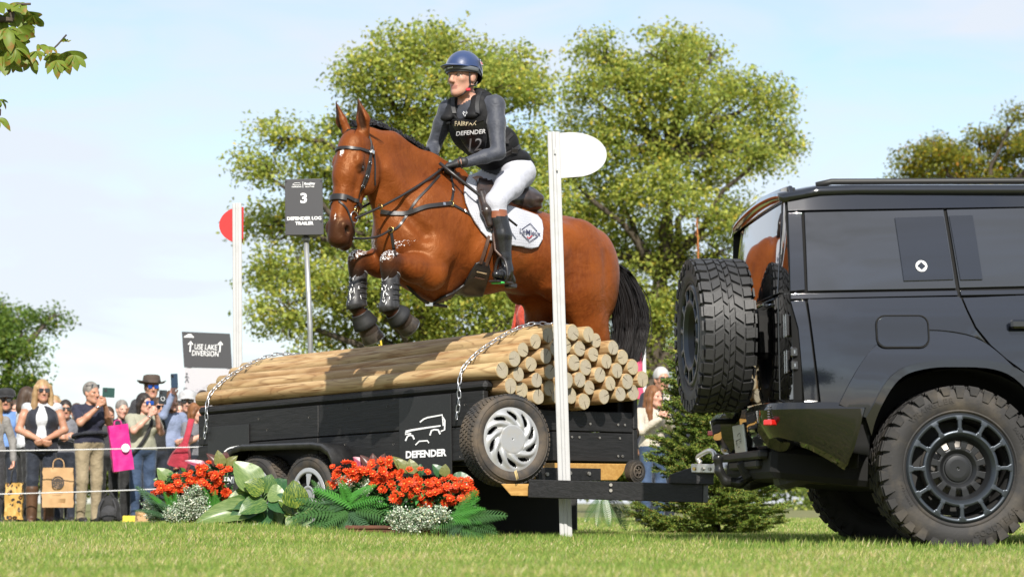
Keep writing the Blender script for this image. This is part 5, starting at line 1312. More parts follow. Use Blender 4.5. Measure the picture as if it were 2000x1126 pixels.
for sg in (1, -1):
    he(.18, -.078, .052 * sg, (.150, .122, .048), (h_a * .95 - h_f * .2, h_f * .95 + h_a * .2, h_l), k=.03)  # cheek
    he(.165, .045, .080 * sg, (.055, .035, .030), k=.02)             # brow
    hc((.235, .005, .082 * sg), (.42, -.012, .066 * sg), .020, .010, k=.022)  # cheekbone
    hc((.24, .050, .032 * sg), (.52, .060, .020 * sg), .020, .019, k=.03)  # nasal bone edge
    he(.205, .022, .100 * sg, (.032, .020, .014), (h_a * .9 - h_f * .35, h_f * .9 + h_a * .35, h_l), 2, k=.018, op='-')  # eye hollow
    hc((.180, .034, .096 * sg), (.230, .034, .092 * sg), .013, .010, 2, k=.010)  # upper lid
    hc((.185, .004, .090 * sg), (.232, .008, .088 * sg), .010, .008, 2, k=.012)  # lower lid
    he(.590, .032, .058 * sg, (.046, .036, .022), (h_a * .8 - h_f * .6, h_f * .8 + h_a * .6, h_l), 2, k=.02)
    he(.605, .030, .080 * sg, (.030, .020, .026), (h_a * .75 - h_f * .65, h_f * .75 + h_a * .65, h_l), 4, k=.008, op='-')  # nostril
    hc((.655, -.028, .058 * sg), (.60, -.026, .066 * sg), .006, .005, k=.008, op='-')
    # ear
    eb = hd(-.02, .015, .058 * sg)
    et = eb + UP * .215 + h_l * .028 * sg + HH * .02 - Vector((.045, 0, 0))
    em = eb + (et - eb) * .42 + h_l * .014 * sg
    ef = (HH * .8 + h_l * (.45 * sg + .12)).normalized()
    hs.chain([eb, em, et], [.038, .043, .005], 0, k=.012, sq=ef, q=.7)
    hs.cone(em - UP * .055 + ef * .030, et - UP * .02 + ef * .012, .030, .004, 4, k=.006, op='-')
    ear_cores = globals().setdefault('EARS', []); ear_cores.append((em - UP * .05 + ef * .012, et - UP * .03 + ef * .004))
# forelegs
def foreleg(lat, elbow, knee, fet, hoof_d, ptip):
    e = H(*elbow, lat); kn = H(*knee, lat); ft = H(*fet, lat); tip = H(*ptip, lat)
    sh = e + UP * .12 - HD * .04
    hs.cone(sh, e, .12, .105, 0, k=.06, sq=HL, q=.75)
    mid = e + (kn - e) * .45
    hs.cone(e, mid, .106, .090, 0, k=.03, sq=HL, q=.85); hs.cone(mid, kn, .090, .057, 0, k=.03)
    hs.ell(kn, (.070, .058, .074), (HD, HL, UP), 1, k=.025)
    ck = kn + (ft - kn) * .22
    hs.ell(ck + HD * .005, (.05, .05, .06), (HD, HL, UP), 1, k=.03)
    hs.cone(kn, ft, .050, .042, 1, k=.02); hs.cone(kn - HD * .03, ft - HD * .025, .028, .026, 1, k=.03)
    hs.ell(ft, .052, hax, 1, k=.02)
    pa = ft + (tip - ft) * .5
    hs.cone(ft, pa, .044, .044, 1, k=.02)
    hs.cone(pa, tip, .052, .066, 3, k=.008)
    return kn, ft, pa, tip
near_leg = foreleg(.205, (842, 533), (762, 511), (758, 598), None, (788, 627))
far_leg = foreleg(-.15, (775, 518), (699, 509), (694, 594), None, (721, 646))
hs.chain([H(800, 520), H(850, 548)], [.12, .14], k=.1)
hs.cone(H(778, 489, .27), H(842, 494, .31), .026, .030, k=.035, op='-'); hs.cone(H(800, 560, .26), H(850, 572, .3), .03, .03, k=.04, op='-')
for sg in (1, -1):     # hollows between the muscles
    hs.cone(H(900, 395) + HL * .31 * sg, H(868, 500) + HL * .325 * sg, .05, .045, k=.06, op='-')
    hs.cone(H(748, 405) + HL * .15 * sg, H(785, 462) + HL * .235 * sg, .03, .035, k=.05, op='-')
    hs.cone(H(1068, 500) + HL * .335 * sg, H(1058, 560) + HL * .335 * sg, .05, .05, k=.06, op='-')
    hs.cone(H(1128, 500) + HL * .325 * sg, H(1128, 590) + HL * .345 * sg, .03, .035, k=.05, op='-')
    hs.cone(H(880, 540) + HL * .305 * sg, H(1010, 560) + HL * .31 * sg, .025, .03, k=.05, op='-')
V, Fc = hs.surface(.0125, 2)
M_horse = mat('horse_coat', (.22, .062, .016), .40, spec=.30)
hb = mesh('body', V, Fc, M_horse, horse, True, True)
W = hs.weights(V, .012)
def smooth01(x): x = np.clip(x, 0, 1); return x * x * (3 - 2 * x)
Pz = V
dark = W.get(1, 0) * 1.0
# forearm darkens towards the knee
for kn in (near_leg[0], far_leg[0]):
    d = np.linalg.norm(V - np.array(kn), axis=1); dark = np.maximum(dark, smooth01(1.25 - d / .11))
Q = np.stack([(V - np.array(poll)) @ np.array(h_a), (V - np.array(poll)) @ np.array(h_f), (V - np.array(poll)) @ np.array(h_l)], 1) / S
inhead = (np.abs(Q[:, 2]) < .13) & (np.abs(Q[:, 1]) < .2) & (Q[:, 0] > -.25)
muz = smooth01((Q[:, 0] - .47) / .11) * inhead
eye_d = np.min([np.linalg.norm(Q - np.array((.205, .02, sg * .09)), axis=1) for sg in (1, -1)], 0)
dark = np.maximum(dark, .85 * muz); dark = np.maximum(dark, .8 * smooth01(1.6 - eye_d / .042) * inhead)
nos = np.min([np.linalg.norm(Q - np.array((.605, .028, sg * .066)), axis=1) for sg in (1, -1)], 0)
dark = np.maximum(dark, smooth01(1.6 - nos / .022) * inhead)
ear = inhead & (Q[:, 0] < -.06)
star = np.exp(-((Q[:, 0] - .135) / .028) ** 2 - ((Q[:, 2]) / .017) ** 2) * (Q[:, 1] > .05) + .7 * np.exp(-((Q[:, 0] - .53) / .05) ** 2 - ((Q[:, 2] - .012) / .007) ** 2) * (Q[:, 1] > .04)
dark = np.where(ear & (Q[:, 0] < -.19), np.maximum(dark, .8), dark)
for a_, b_ in EARS:
    a_ = np.array(a_); ab = np.array(b_) - a_; t_ = np.clip(((V - a_) @ ab) / (ab @ ab), 0, 1)
    dark = np.maximum(dark, .9 * smooth01(1.8 - np.linalg.norm(V - a_ - t_[:, None] * ab, axis=1) / .018))
nk = smooth01(((V - np.array(HM)) @ np.array(HD) - .02) / .35) * (V[:, 2] > 1.75); dark = np.maximum(dark, .26 * nk); dark = np.maximum(dark, .14 + .0 * nk)
set_float(hb, np.clip(dark, 0, 1), 'dark'); set_float(hb, np.clip(star, 0, 1) * inhead, 'star')
hoof = W.get(3, np.zeros(len(V))); set_float(hb, hoof, 'hoof')
# pale grease dabbed on the front of knees, forearms and the near stifle
gr = np.zeros(len(V))
for kn in (near_leg[0], far_leg[0]):
    rel = V - np.array(kn); al = rel @ np.array(HD); uz = rel[:, 2]; la = rel @ np.array(HL)
    top = smooth01((uz + .5 * al) / .05 + .2)
    gr = np.maximum(gr, (al > -.36) * (al < .2) * (uz > -.06) * (uz < .16) * (np.abs(la) < .1) * np.clip(top, 0, 1) * np.where(al < -.12, .78 + .55 * (al + .12), .84))
st = np.array(H(1108, 628, .2)); rel = V - st
gr = np.maximum(gr, .72 * np.exp(-(np.linalg.norm(rel * np.array((1, 1, .8)), axis=1) / .10) ** 2))
set_float(hb, gr, 'grease')
nt = M_horse.node_tree; b = nt.nodes['Principled BSDF']; b.inputs['Specular Tint'].default_value = (1., .62, .36, 1)
def nd(t, **kw):
    n = nt.nodes.new(t)
    for k, v in kw.items(): setattr(n, k, v)
    return n
def attr(nm): a = nd('ShaderNodeAttribute'); a.attribute_name = nm; return a.outputs['Fac']
def mixrgb(fac, A, B):
    m = nd('ShaderNodeMix', data_type='RGBA')
    for sock, v in (('Factor', fac), ('A', A), ('B', B)):
        if isinstance(v, bpy.types.NodeSocket): nt.links.new(v, m.inputs[sock])
        else: m.inputs[sock].default_value = v if sock == 'Factor' else (*v, 1)
    return m.outputs['Result']
def noise_node(scale, detail=4, dist=0., stretch=None, rot=None):
    t = nd('ShaderNodeTexCoord'); mpn = nd('ShaderNodeMapping')
    if stretch: mpn.inputs['Scale'].default_value = stretch
    if rot: mpn.inputs['Rotation'].default_value = rot
    n = nd('ShaderNodeTexNoise'); n.inputs['Scale'].default_value = scale; n.inputs['Detail'].default_value = detail; n.inputs['Distortion'].default_value = dist
    nt.links.new(t.outputs['Object'], mpn.inputs['Vector']); nt.links.new(mpn.outputs['Vector'], n.inputs['Vector']); return n.outputs['Fac']
def rng_node(v, a, b_, c=0., d=1.):
    m = nd('ShaderNodeMapRange'); m.inputs['From Min'].default_value = a; m.inputs['From Max'].default_value = b_
    m.inputs['To Min'].default_value = c; m.inputs['To Max'].default_value = d; nt.links.new(v, m.inputs['Value']); return m.outputs['Result']
def mathn(op, a, b_):
    m = nd('ShaderNodeMath', operation=op)
    for i, v in enumerate((a, b_)):
        if isinstance(v, bpy.types.NodeSocket): nt.links.new(v, m.inputs[i])
        else: m.inputs[i].default_value = v
    return m.outputs['Value']
big = rng_node(noise_node(3.2, 3), .35, .68)
coat_c = mixrgb(big, (.225, .057, .010), (.125, .028, .006))
coat_c = mixrgb(rng_node(noise_node(60, 3, 0, (1, 1, .35)), .4, .7, 0, .35), coat_c, (.25, .070, .014))
c1 = mixrgb(attr('dark'), coat_c, (.010, .007, .006))
c2_ = mixrgb(attr('hoof'), c1, (.030, .024, .020))
c3 = mixrgb(rng_node(mathn('MULTIPLY', attr('star'), rng_node(noise_node(70, 3), .3, .6, .5, 1.2)), .35, .6), c2_, (.72, .66, .62))
spk = mathn('ADD', attr('grease'), mathn('MULTIPLY', noise_node(105, 3, .4), 1.0))
c4 = mixrgb(rng_node(spk, 1.36, 1.44), c3, (.80, .80, .80))
nt.links.new(c4, b.inputs['Base Color'])
fine = noise_node(170, 3, 0, (1, 1, .3)); veins = noise_node(9, 4, 1.4, (1, 1, .8)); mus = noise_node(7, 5, 1.2)
bp = nd('ShaderNodeBump'); bp.inputs['Strength'].default_value = .35; bp.inputs['Distance'].default_value = .003
nt.links.new(fine, bp.inputs['Height'])
vr = nd('ShaderNodeMath', operation='ABSOLUTE'); sb = mathn('SUBTRACT', veins, .5); nt.links.new(sb, vr.inputs[0])
ridge = rng_node(vr.outputs['Value'], 0, .035, 1, 0)
bp2 = nd('ShaderNodeBump'); bp2.inputs['Strength'].default_value = .14; bp2.inputs['Distance'].default_value = .006
nt.links.new(ridge, bp2.inputs['Height']); nt.links.new(bp.outputs['Normal'], bp2.inputs['Normal'])
bp3 = nd('ShaderNodeBump'); bp3.inputs['Strength'].default_value = .35; bp3.inputs['Distance'].default_value = .03
nt.links.new(mus, bp3.inputs['Height']); nt.links.new(bp2.outputs['Normal'], bp3.inputs['Normal'])
nt.links.new(bp3.outputs['Normal'], b.inputs['Normal'])
nt.links.new(rng_node(spk, 1.36, 1.44, .42, .7), b.inputs['Roughness'])
# eyes
M_eye = mat('horse_eye', (.012, .008, .006), .04, coat=1)
for sg in (1, -1):
    mb = MB(); mb.lathe([(0, -.023)] + [(.023 * math.sin(a), -.023 * math.cos(a)) for a in np.linspace(.2, math.pi - .2, 9)] + [(0, .023)], 16, Matrix.Translation(hd(.207, .019, .086 * sg)))
    mb.build('eye', M_eye, horse, True, True)
horse_bvh = bvh_of(hb)
def hit(x, y, tree=None):
    d = ray(x, y).normalized(); p, n, i, t = (tree or horse_bvh).ray_cast(CAM, d); return p, n

# hair
M_hair = mat('black_hair', (.012, .010, .010), .42, spec=.4)
def strands(name, curves, r0, parent, m, taper=.25, n=3):
    vs = []; fs = []
    for pts in curves:
        o = len(vs); k = len(pts); up = None
        for i, p in enumerate(pts):
            t = (pts[min(i + 1, k - 1)] - pts[max(i - 1, 0)]).normalized()
            a = t.orthogonal().normalized(); b_ = t.cross(a); rr = r0 * (1 - (1 - taper) * (i / (k - 1)) ** 2)
            for j in range(n):
                an = 2 * math.pi * j / n; vs.append(p + (a * math.cos(an) + b_ * math.sin(an)) * rr)
        for i in range(k - 1):
            for j in range(n): fs.append((o + i * n + j, o + i * n + (j + 1) % n, o + (i + 1) * n + (j + 1) % n, o + (i + 1) * n + j))
    return mesh(name, vs, fs, m, parent, True, True)
dock = H(1183, 512, -.02)
tl = []
path0 = [H(1178, 506), H(1206, 532), H(1226, 580), H(1233, 640), H(1222, 705)]
for i in range(1500):
    a = random.uniform(0, 2 * math.pi); r_ = math.sqrt(random.random()); sp = random.gauss(0, 1)
    off = [.01, .07, .105, .115, .10]; pts = []
    endl = random.uniform(.55, 1.1)
    for j, p in enumerate(path0):
        w_ = off[j] * r_ * (1 + .10 * random.gauss(0, 1))
        pts.append(p + HD * (-math.cos(a) * w_ * 1.25) + HL * (math.sin(a) * w_) + UP * (random.gauss(0, .008)))
    m_ = max(3, int(round(len(pts) * endl))); pts = pts[:m_]
    # smooth the chain
    q = []
    for j in range(len(pts) - 1):
        for t in (0, .33, .66):
            p0, p1, p2, p3 = pts[max(j - 1, 0)], pts[j], pts[j + 1], pts[min(j + 2, len(pts) - 1)]
            q.append(.5 * ((2 * p1) + (p2 - p0) * t + (2 * p0 - 5 * p1 + 4 * p2 - p3) * t * t + (3 * p1 - p0 - 3 * p2 + p3) * t ** 3))
    q.append(pts[-1]); tl.append(q)
strands('tail', tl, .0048, horse, M_hair)
mn = []
crest = [H(696, 250), H(734, 249), H(768, 262), H(805, 282), H(838, 306), H(868, 328)]
for i in range(900):
    t = random.random() * (len(crest) - 1.001); j = int(t); p = crest[j].lerp(crest[j + 1], t - j)
    p = p - HL * random.uniform(-.015, .045) + UP * .012
    d = (UP * random.uniform(.35, .8) - HL * random.uniform(.3, .9) - HD * random.uniform(.1, .6)).normalized()
    L_ = random.uniform(.06, .10); mn.append([p, p + d * L_ * .5, p + d * L_ * .8 - HL * .02 - UP * .005, p + d * L_ * .95 - HL * .05 - UP * .03])
for i in range(70):     # forelock and wisps
    p = hd(random.uniform(-.03, .02), .045, random.uniform(-.03, .03)); e = p + h_a * random.uniform(.03, .09) + h_f * .04 + h_l * random.uniform(-.04, .04)
    mn.append([p, p + UP * .02 + h_f * .01, p.lerp(e, .6) + h_f * .012, e])
for i in range(9):
    p = hd(-.03, .0, random.uniform(-.02, .02)); mn.append([p, p + UP * .05 + HL * .03, p + UP * .07 + HL * .08 - HD * .05, p + UP * .08 + HL * .13 - HD * random.uniform(.08, .13)])
strands('mane', mn, .0042, horse, M_hair)

# ---- leg boots
M_boot = mat('boot_leather', (.022, .021, .022), .38, noise=(40, .45, .75), c2=(.05, .05, .052), bump=(90, .2, .002))
M_rub = mat('boot_rubber', (.020, .020, .021), .5, bump=(60, .2, .002))
M_trim = mat('boot_piping', (.30, .30, .31), .5)
def axis_frame(a, b):
    z = (b - a).normalized(); x = (HD - z * HD.dot(z)).normalized(); y = z.cross(x)
    return Matrix(((x.x, y.x, z.x, a.x), (x.y, y.y, z.y, a.y), (x.z, y.z, z.z, a.z), (0, 0, 0, 1))), (b - a).length
for (kn, ft, pa, tip) in (near_leg, far_leg):
    ck = kn + (ft - kn) * .34 - HD * .012
    Mx, L_ = axis_frame(ck, ft - HD * .012)
    prof_t = [0, .12, .5, .85, 1.0, 1.12]; prof_r = [.054, .056, .055, .060, .066, .062]
    vs = []; fs = []; n = 26
    for i, (t, r_) in enumerate(zip(prof_t, prof_r)):
        for k in range(n):
            a = 2 * math.pi * k / n; zz = t * L_
            if i == 0: zz += .030 * abs(math.cos(a)) ** 2 - .03 + (-.028 * (math.cos(a) > .5) * 0)
            if i == 0 and math.cos(a) > .55: zz += .035 * (math.cos(a) - .55) / .45
            if i == len(prof_t) - 1: zz += .02 * math.cos(a)
            vs.append(Mx @ Vector((r_ * 1.12 * math.cos(a), r_ * .92 * math.sin(a), zz)))
    for i in range(len(prof_t) - 1):
        for k in range(n): fs.append((i * n + k, i * n + (k + 1) % n, (i + 1) * n + (k + 1) % n, (i + 1) * n + k))
    tb = mesh('tendon_boot', vs, fs, M_boot, horse, True, True); sm = tb.modifiers.new('s', 'SOLIDIFY'); sm.thickness = .006
    mb = MB(); mb.tube([vs[k] for k in list(range(n)) + [0]], .004, 5, False); mb.build('piping', M_trim, tb, True, True)
    mb = MB()
    for t in (.25, .42, .6, .78):       # fastening straps round the cannon
        ring = []
        for k in range(19):
            a = math.pi * .15 + 2 * math.pi * .72 * k / 18 ; ring.append(Mx @ Vector((.063 * 1.1 * math.cos(a), .06 * .93 * math.sin(a), t * L_)))
        mb.tube(ring, .0035, 4)
    mb.build('strap', M_rub, tb, True, True)
    # splashes of grease on the boot front
    M_gr = mat('grease', (.8, .8, .8), .6)
    mb = MB()
    for i in range(20):
        t = random.uniform(.1, 1.0); a = random.gauss(.55, .35); l_ = random.uniform(.006, .028); w_ = random.uniform(.0015, .0035); sl = random.uniform(-.5, .5)
        rr = .060
        P_ = lambda da, dz: Mx @ Vector((rr * 1.15 * math.cos(a + da) + .001, rr * .96 * -math.sin(-(a + da)), t * L_ + dz))
        sgn = 1 if (Mx @ Vector((0, 1, 0)) - Mx.translation).dot(HL) > 0 else -1
        a *= sgn
        mb.tube([P_(-sl * .2, -l_ / 2), P_(0, 0), P_(sl * .2, l_ / 2)], w_, 4)
    mb.build('grease_smear', M_gr, tb, True, True)
    # bell boot: flared ribbed rubber
    a_ = ft + (tip - ft) * .30; b_ = ft + (tip - ft) * .80
    Mx, L_ = axis_frame(a_, b_); vs = []; fs = []; n = 72
    pr = [(.0, .056), (.05, .060), (.10, .058), (.35, .067), (.7, .077), (.97, .084), (1.0, .080)]
    for i, (t, r_) in enumerate(pr):
        for k in range(n):
            a = 2 * math.pi * k / n; rr = r_ + (.003 if k % 2 else -.003) * (1 if i in (3, 4, 5) else 0)
            vs.append(Mx @ Vector((rr * math.cos(a), rr * .93 * math.sin(a), t * L_)))
    for i in range(len(pr) - 1):
        for k in range(n): fs.append((i * n + k, i * n + (k + 1) % n, (i + 1) * n + (k + 1) % n, (i + 1) * n + k))
    bo = mesh('bell_boot', vs, fs, M_rub, horse, True, True); sm = bo.modifiers.new('s', 'SOLIDIFY'); sm.thickness = .006
    # hoof below it
    mb = MB(); Mh, Lh = axis_frame(ft + (tip - ft) * .55, tip + (tip - ft).normalized() * .062)
    mb.lathe([(0, 0), (.052, 0), (.062, Lh * .5), (.074, Lh), (.070, Lh + .004), (0, Lh + .004)], 24, Mh)
    ho = mb.build('hoof', mat('hoof_horn', (.045, .037, .032), .45, noise=(30, .4, .7), c2=(.09, .075, .06)), horse, True, True)
    mb = MB(); mb.lathe([(.060, Lh + .003), (.075, Lh + .003), (.075, Lh + .011), (.060, Lh + .011)], 24, Mh, True)
    mb.build('horseshoe', mat('steel_dull', (.35, .34, .33), .4, 1), ho, False, True)
# ------------------------------------------------------------------ bridle, breastplate, saddle
M_lea = mat('black_leather', (.018, .016, .016), .36, spec=.5, bump=(120, .15, .001))
M_brn = mat('brown_leather', (.055, .028, .018), .42, noise=(25, .4, .7), c2=(.09, .05, .034), bump=(80, .15, .002))
def ribbon(mb, pts, nrm, w, th=.005, lift=.003):
    """flat strap along pts lying on surface normals nrm"""
    n = len(pts); v = []; f = []
    for i in range(n):
        t = (pts[min(i + 1, n - 1)] - pts[max(i - 1, 0)]).normalized(); nn = nrm[i].normalized(); sd_ = t.cross(nn).normalized(); nn = sd_.cross(t)
        ww = w[i] if isinstance(w, (list, tuple)) else w
        for (a, b_) in ((-1, 0), (-.8, 1), (.8, 1), (1, 0)):
            v.append(pts[i] + sd_ * a * ww / 2 + nn * (lift + b_ * th))
    for i in range(n - 1):
        for k in range(4): f.append((i * 4 + k, i * 4 + (k + 1) % 4, (i + 1) * 4 + (k + 1) % 4, (i + 1) * 4 + k))
    f += [(0, 1, 2, 3), ((n - 1) * 4 + 3, (n - 1) * 4 + 2, (n - 1) * 4 + 1, (n - 1) * 4)]
    return mb.add(v, f)
def head_pt(q, th):
    a = R(th); d = (h_f * math.cos(a) + h_l * math.sin(a)); o = hd(q, -.02, 0) + d * .19
    p, n, i, t = horse_bvh.ray_cast(o, -d, .2)
    return (p, n) if p is not None else (hd(q, -.02, 0) + d * .1, d)
def head_strap(name, keys, w, parent, m=None, th=.006, n=6, lift=.002):
    P_ = []; N_ = []
    kk = [Vector((q, t / 100., 0)) for q, t in keys]
    for k in resample(kk, n):
        p, nn = head_pt(k.x, k.y * 100); P_.append(p); N_.append(nn)
    mb = MB(); ribbon(mb, P_, N_, w, th, lift); o = mb.build(name, m or M_lea, parent, True, True); auto_smooth(o); return P_, N_, o
bridle = link('bridle', None, horse)
head_strap('noseband', [(.405, a) for a in range(-180, 181, 30)], .026, bridle, th=.009)
P_, N_, o = head_strap('nose_pad', [(.415, a) for a in (-32, -10, 10, 32)], .042, bridle, th=.013)
for sg in (1, -1):
    head_strap('flash_strap', [(.44, 12 * sg), (.48, 40 * sg), (.525, 65 * sg), (.575, 100 * sg), (.61, 150 * sg), (.615, 180 * sg)], .014, bridle, th=.006)
    cp = head_strap('cheek_strap', [(-.015, 106 * sg), (.03, 102 * sg), (.08, 98 * sg), (.2, 96 * sg), (.33, 97 * sg), (.45, 98 * sg)], .020, bridle, th=.008)
    head_strap('cheek_strap', [(.13, 103 * sg), (.22, 106 * sg), (.32, 107 * sg), (.40, 108 * sg)], .013, bridle, th=.007)
    head_strap('throat_strap', [(.0, 112 * sg), (.07, 118 * sg), (.15, 124 * sg), (.22, 132 * sg), (.26, 142 * sg)], .013, bridle, th=.006)
    for q_ in (.155, .24, .30):
        p, n = head_pt(q_, 97 * sg); mb = MB(); mb.tube([p + n * .014 + h_l * .0 + h_f * .012 - h_a * .006, p + n * .014 + h_f * .012 + h_a * .008, p + n * .014 - h_f * .012 + h_a * .008, p + n * .014 - h_f * .012 - h_a * .006, p + n * .014 + h_f * .012 - h_a * .006], .0022, 5)
        mb.build('buckle', M_steel, bridle, True, True)
    p, n = head_pt(.50, 98 * sg); mb = MB(); rr = .036
    mb.tube([p + n * .012 + (h_a * math.cos(a) + h_f * math.sin(a)) * rr - n * .004 for a in np.linspace(0, 2 * math.pi, 21)], .0045, 6, False)
    mb.build('bit_ring', M_steel, bridle, True, True)
    p2, n2 = head_pt(.455, 98 * sg)
    mb = MB(); mb.tube([p2 + n2 * .012 + (h_a * math.cos(a) + h_f * math.sin(a)) * .014 for a in np.linspace(0, 2 * math.pi, 15)], .003, 5, False)
    mb.build('bit_loop', M_brass, bridle, True, True)
head_strap('brow_band', [(.085, -100), (.095, -70), (.105, -35), (.108, 0), (.105, 35), (.095, 70), (.085, 100)], .022, bridle, th=.009)
p, n = head_pt(.085, 99); mb = MB(); ax_ = (h_f, h_a)
mb.box(p + n * .016, (.03, .024, .008), Matrix((h_f, h_a, n)).transposed(), .002); mb.build('brow_clip', M_steel, bridle, False, True)

def body_strap(name, pxs, w, parent, m=None, th=.006, n=6, tree=None, lift=.002):
    P_ = []; N_ = []
    for k in resample([Vector((x, y, 0)) for x, y in pxs], n):
        p, nn = hit(k.x, k.y, tree)
        if p is None: continue
        if P_ and (p - P_[-1]).length > .25: break
        P_.append(p); N_.append(nn)
    if len(P_) < 2: print('strap missed', name, pxs); return None
    N2 = [sum((N_[max(0, min(len(N_) - 1, i + d))] for d in (-2, -1, 0, 1, 2)), Vector()).normalized() for i in range(len(N_))]
    mb = MB(); ribbon(mb, P_, N2, w, th, lift); o = mb.build(name, m or M_lea, parent, True, True); auto_smooth(o); return o
bp_ = link('breastplate', None, horse)
body_strap('breast_strap', [(744, 413), (768, 417), (795, 416), (831, 404), (860, 400), (880, 398)], .032, bp_, th=.012)
body_strap('side_strap', [(880, 398), (911, 415), (926, 427), (946, 442)], .022, bp_)
body_strap('wither_strap', [(880, 398), (884, 380), (884, 362), (878, 338)], .018, bp_)
body_strap('neck_strap', [(858, 343), (838, 366), (813, 392), (792, 424), (778, 443), (764, 450)], .018, bp_)
body_strap('chest_strap', [(764, 450), (768, 475), (772, 500)], .020, bp_)
for x_, y_ in ((880, 398), (764, 449)):
    p, n = hit(x_, y_); mb = MB(); e1 = n.orthogonal().normalized(); e2 = n.cross(e1)
    mb.tube([p + n * .010 + (e1 * math.cos(a) + e2 * math.sin(a)) * .018 for a in np.linspace(0, 2 * math.pi, 17)], .0035, 6, False); mb.build('ring', M_brass, bp_, True, True)
for x_, y_ in ((866, 399), (908, 413), (884, 372)):
    p, n = hit(x_, y_); mb = MB(); mb.box(p + n * .011, (.022, .022, .006), n.to_track_quat('Z', 'Y').to_matrix(), .002); mb.build('buckle', M_steel, bp_, False, True)
jt, jn = hit(764, 449)
chinp = hd(.62, -.06, .05)
mb = MB(); sag = [jt + jn * .012, jt.lerp(chinp, .35) - UP * .02 + HL * .02, jt.lerp(chinp, .7) - UP * .02 + HL * .02, chinp]
mb.tube(resample(sag, 5), .008, 6); mb.build('martingale_strap', M_lea, bp_, True, True)
# strap hanging under the chest to the girth
mb = MB(); mb.tube(resample([H(772, 502, .02), H(788, 545, .02), H(812, 575, .02), H(838, 592, .02), H(872, 598, .02)], 5), .011, 6); mb.build('girth_strap', M_lea, bp_, True, True)
mb = MB(); mb.box(H(838, 594, .02), (.05, .02, .03), None, .004); mb.build('buckle', M_steel, bp_, False, True)

# saddle pad: a quilted cloth lying on the back, both sides
def patch(name, poly, lift, th, m, parent, step=3., tree=None, mirror=False):
    """cloth or leather piece with the given outline lying on the horse"""
    xs = [p[0] for p in poly]; ys = [p[1] for p in poly]
    bm = bmesh.new(); vs = [bm.verts.new((x, y, 0)) for x, y in poly]; bm.faces.new(vs)
    for ax_, lo, hi in ((0, min(xs), max(xs)), (1, min(ys), max(ys))):
        k = lo + step
        while k < hi:
            no = (1, 0, 0) if ax_ == 0 else (0, 1, 0); co = (k, 0, 0) if ax_ == 0 else (0, k, 0)
            bmesh.ops.bisect_plane(bm, geom=bm.verts[:] + bm.edges[:] + bm.faces[:], plane_co=co, plane_no=no); k += step
    bad = []
    for v in bm.verts:
        p, n = hit(v.co.x, v.co.y, tree)
        if p is None: bad.append(v); continue
        v.co = p + n * lift
    bmesh.ops.delete(bm, geom=bad, context='VERTS')
    for _ in range(2): bmesh.ops.smooth_vert(bm, verts=[v for v in bm.verts if not v.is_boundary], factor=.5, use_axis_x=True, use_axis_y=True, use_axis_z=True)
    bmesh.ops.recalc_face_normals(bm, faces=bm.faces)
    f0 = bm.faces[0] if False else next(iter(bm.faces))
    if f0.normal.dot(CAM - f0.calc_center_median()) < 0: bmesh.ops.reverse_faces(bm, faces=bm.faces)
    if mirror:
        g = bmesh.ops.duplicate(bm, geom=bm.faces[:] + bm.verts[:] + bm.edges[:])['geom']
        for v in g:
            if isinstance(v, bmesh.types.BMVert): v.co = v.co - HL * 2 * (v.co - HM).dot(HL)
        bmesh.ops.reverse_faces(bm, faces=[f for f in g if isinstance(f, bmesh.types.BMFace)])
    me = bpy.data.meshes.new(name); bm.to_mesh(me); bm.free(); me.materials.append(m)
    for p in me.polygons: p.use_smooth = True
    o = link(name, me, parent, True); s_ = o.modifiers.new('s', 'SOLIDIFY'); s_.thickness = th; s_.offset = 1
    return o
M_pad = mat('white_quilt', (.42, .43, .47), .85, sheen=.1)
nt = M_pad.node_tree; b = nt.nodes['Principled BSDF']
t_ = nt.nodes.new('ShaderNodeTexCoord'); hgt = None
for dirn in ((1, 0, 0), (0, 0, 1)):
    dt = nt.nodes.new('ShaderNodeVectorMath'); dt.operation = 'DOT_PRODUCT'
    dt.inputs[1].default_value = tuple(HD * 52) if dirn[0] else (0, 0, 52.)
    nt.links.new(t_.outputs['Object'], dt.inputs[0])
    fr = nt.nodes.new('ShaderNodeMath'); fr.operation = 'PINGPONG'; fr.inputs[1].default_value = .5; nt.links.new(dt.outputs['Value'], fr.inputs[0])
    pw = nt.nodes.new('ShaderNodeMath'); pw.operation = 'SMOOTH_MIN'; pw.inputs[1].default_value = .22; pw.inputs[2].default_value = .1; nt.links.new(fr.outputs[0], pw.inputs[0])
    if hgt is None: hgt = pw.outputs[0]
    else:
        mu = nt.nodes.new('ShaderNodeMath'); mu.operation = 'MINIMUM'; nt.links.new(hgt, mu.inputs[0]); nt.links.new(pw.outputs[0], mu.inputs[1]); hgt = mu.outputs[0]
bn = nt.nodes.new('ShaderNodeBump'); bn.inputs['Strength'].default_value = .35; bn.inputs['Distance'].default_value = .02
nt.links.new(hgt, bn.inputs['Height']); nt.links.new(bn.outputs['Normal'], b.inputs['Normal'])
pad_poly = [(912, 345), (905, 360), (903, 378), (907, 398), (915, 418), (925, 436), (938, 453), (955, 470), (975, 477), (1010, 481), (1034, 486), (1047, 483), (1056, 470), (1058, 450), (1055, 434), (1046, 424), (1030, 418), (1000, 408), (960, 398), (930, 362)]
pad = patch('saddle_pad', pad_poly, .010, .014, M_pad, horse, mirror=True)
pad_bvh = bvh_of(pad)
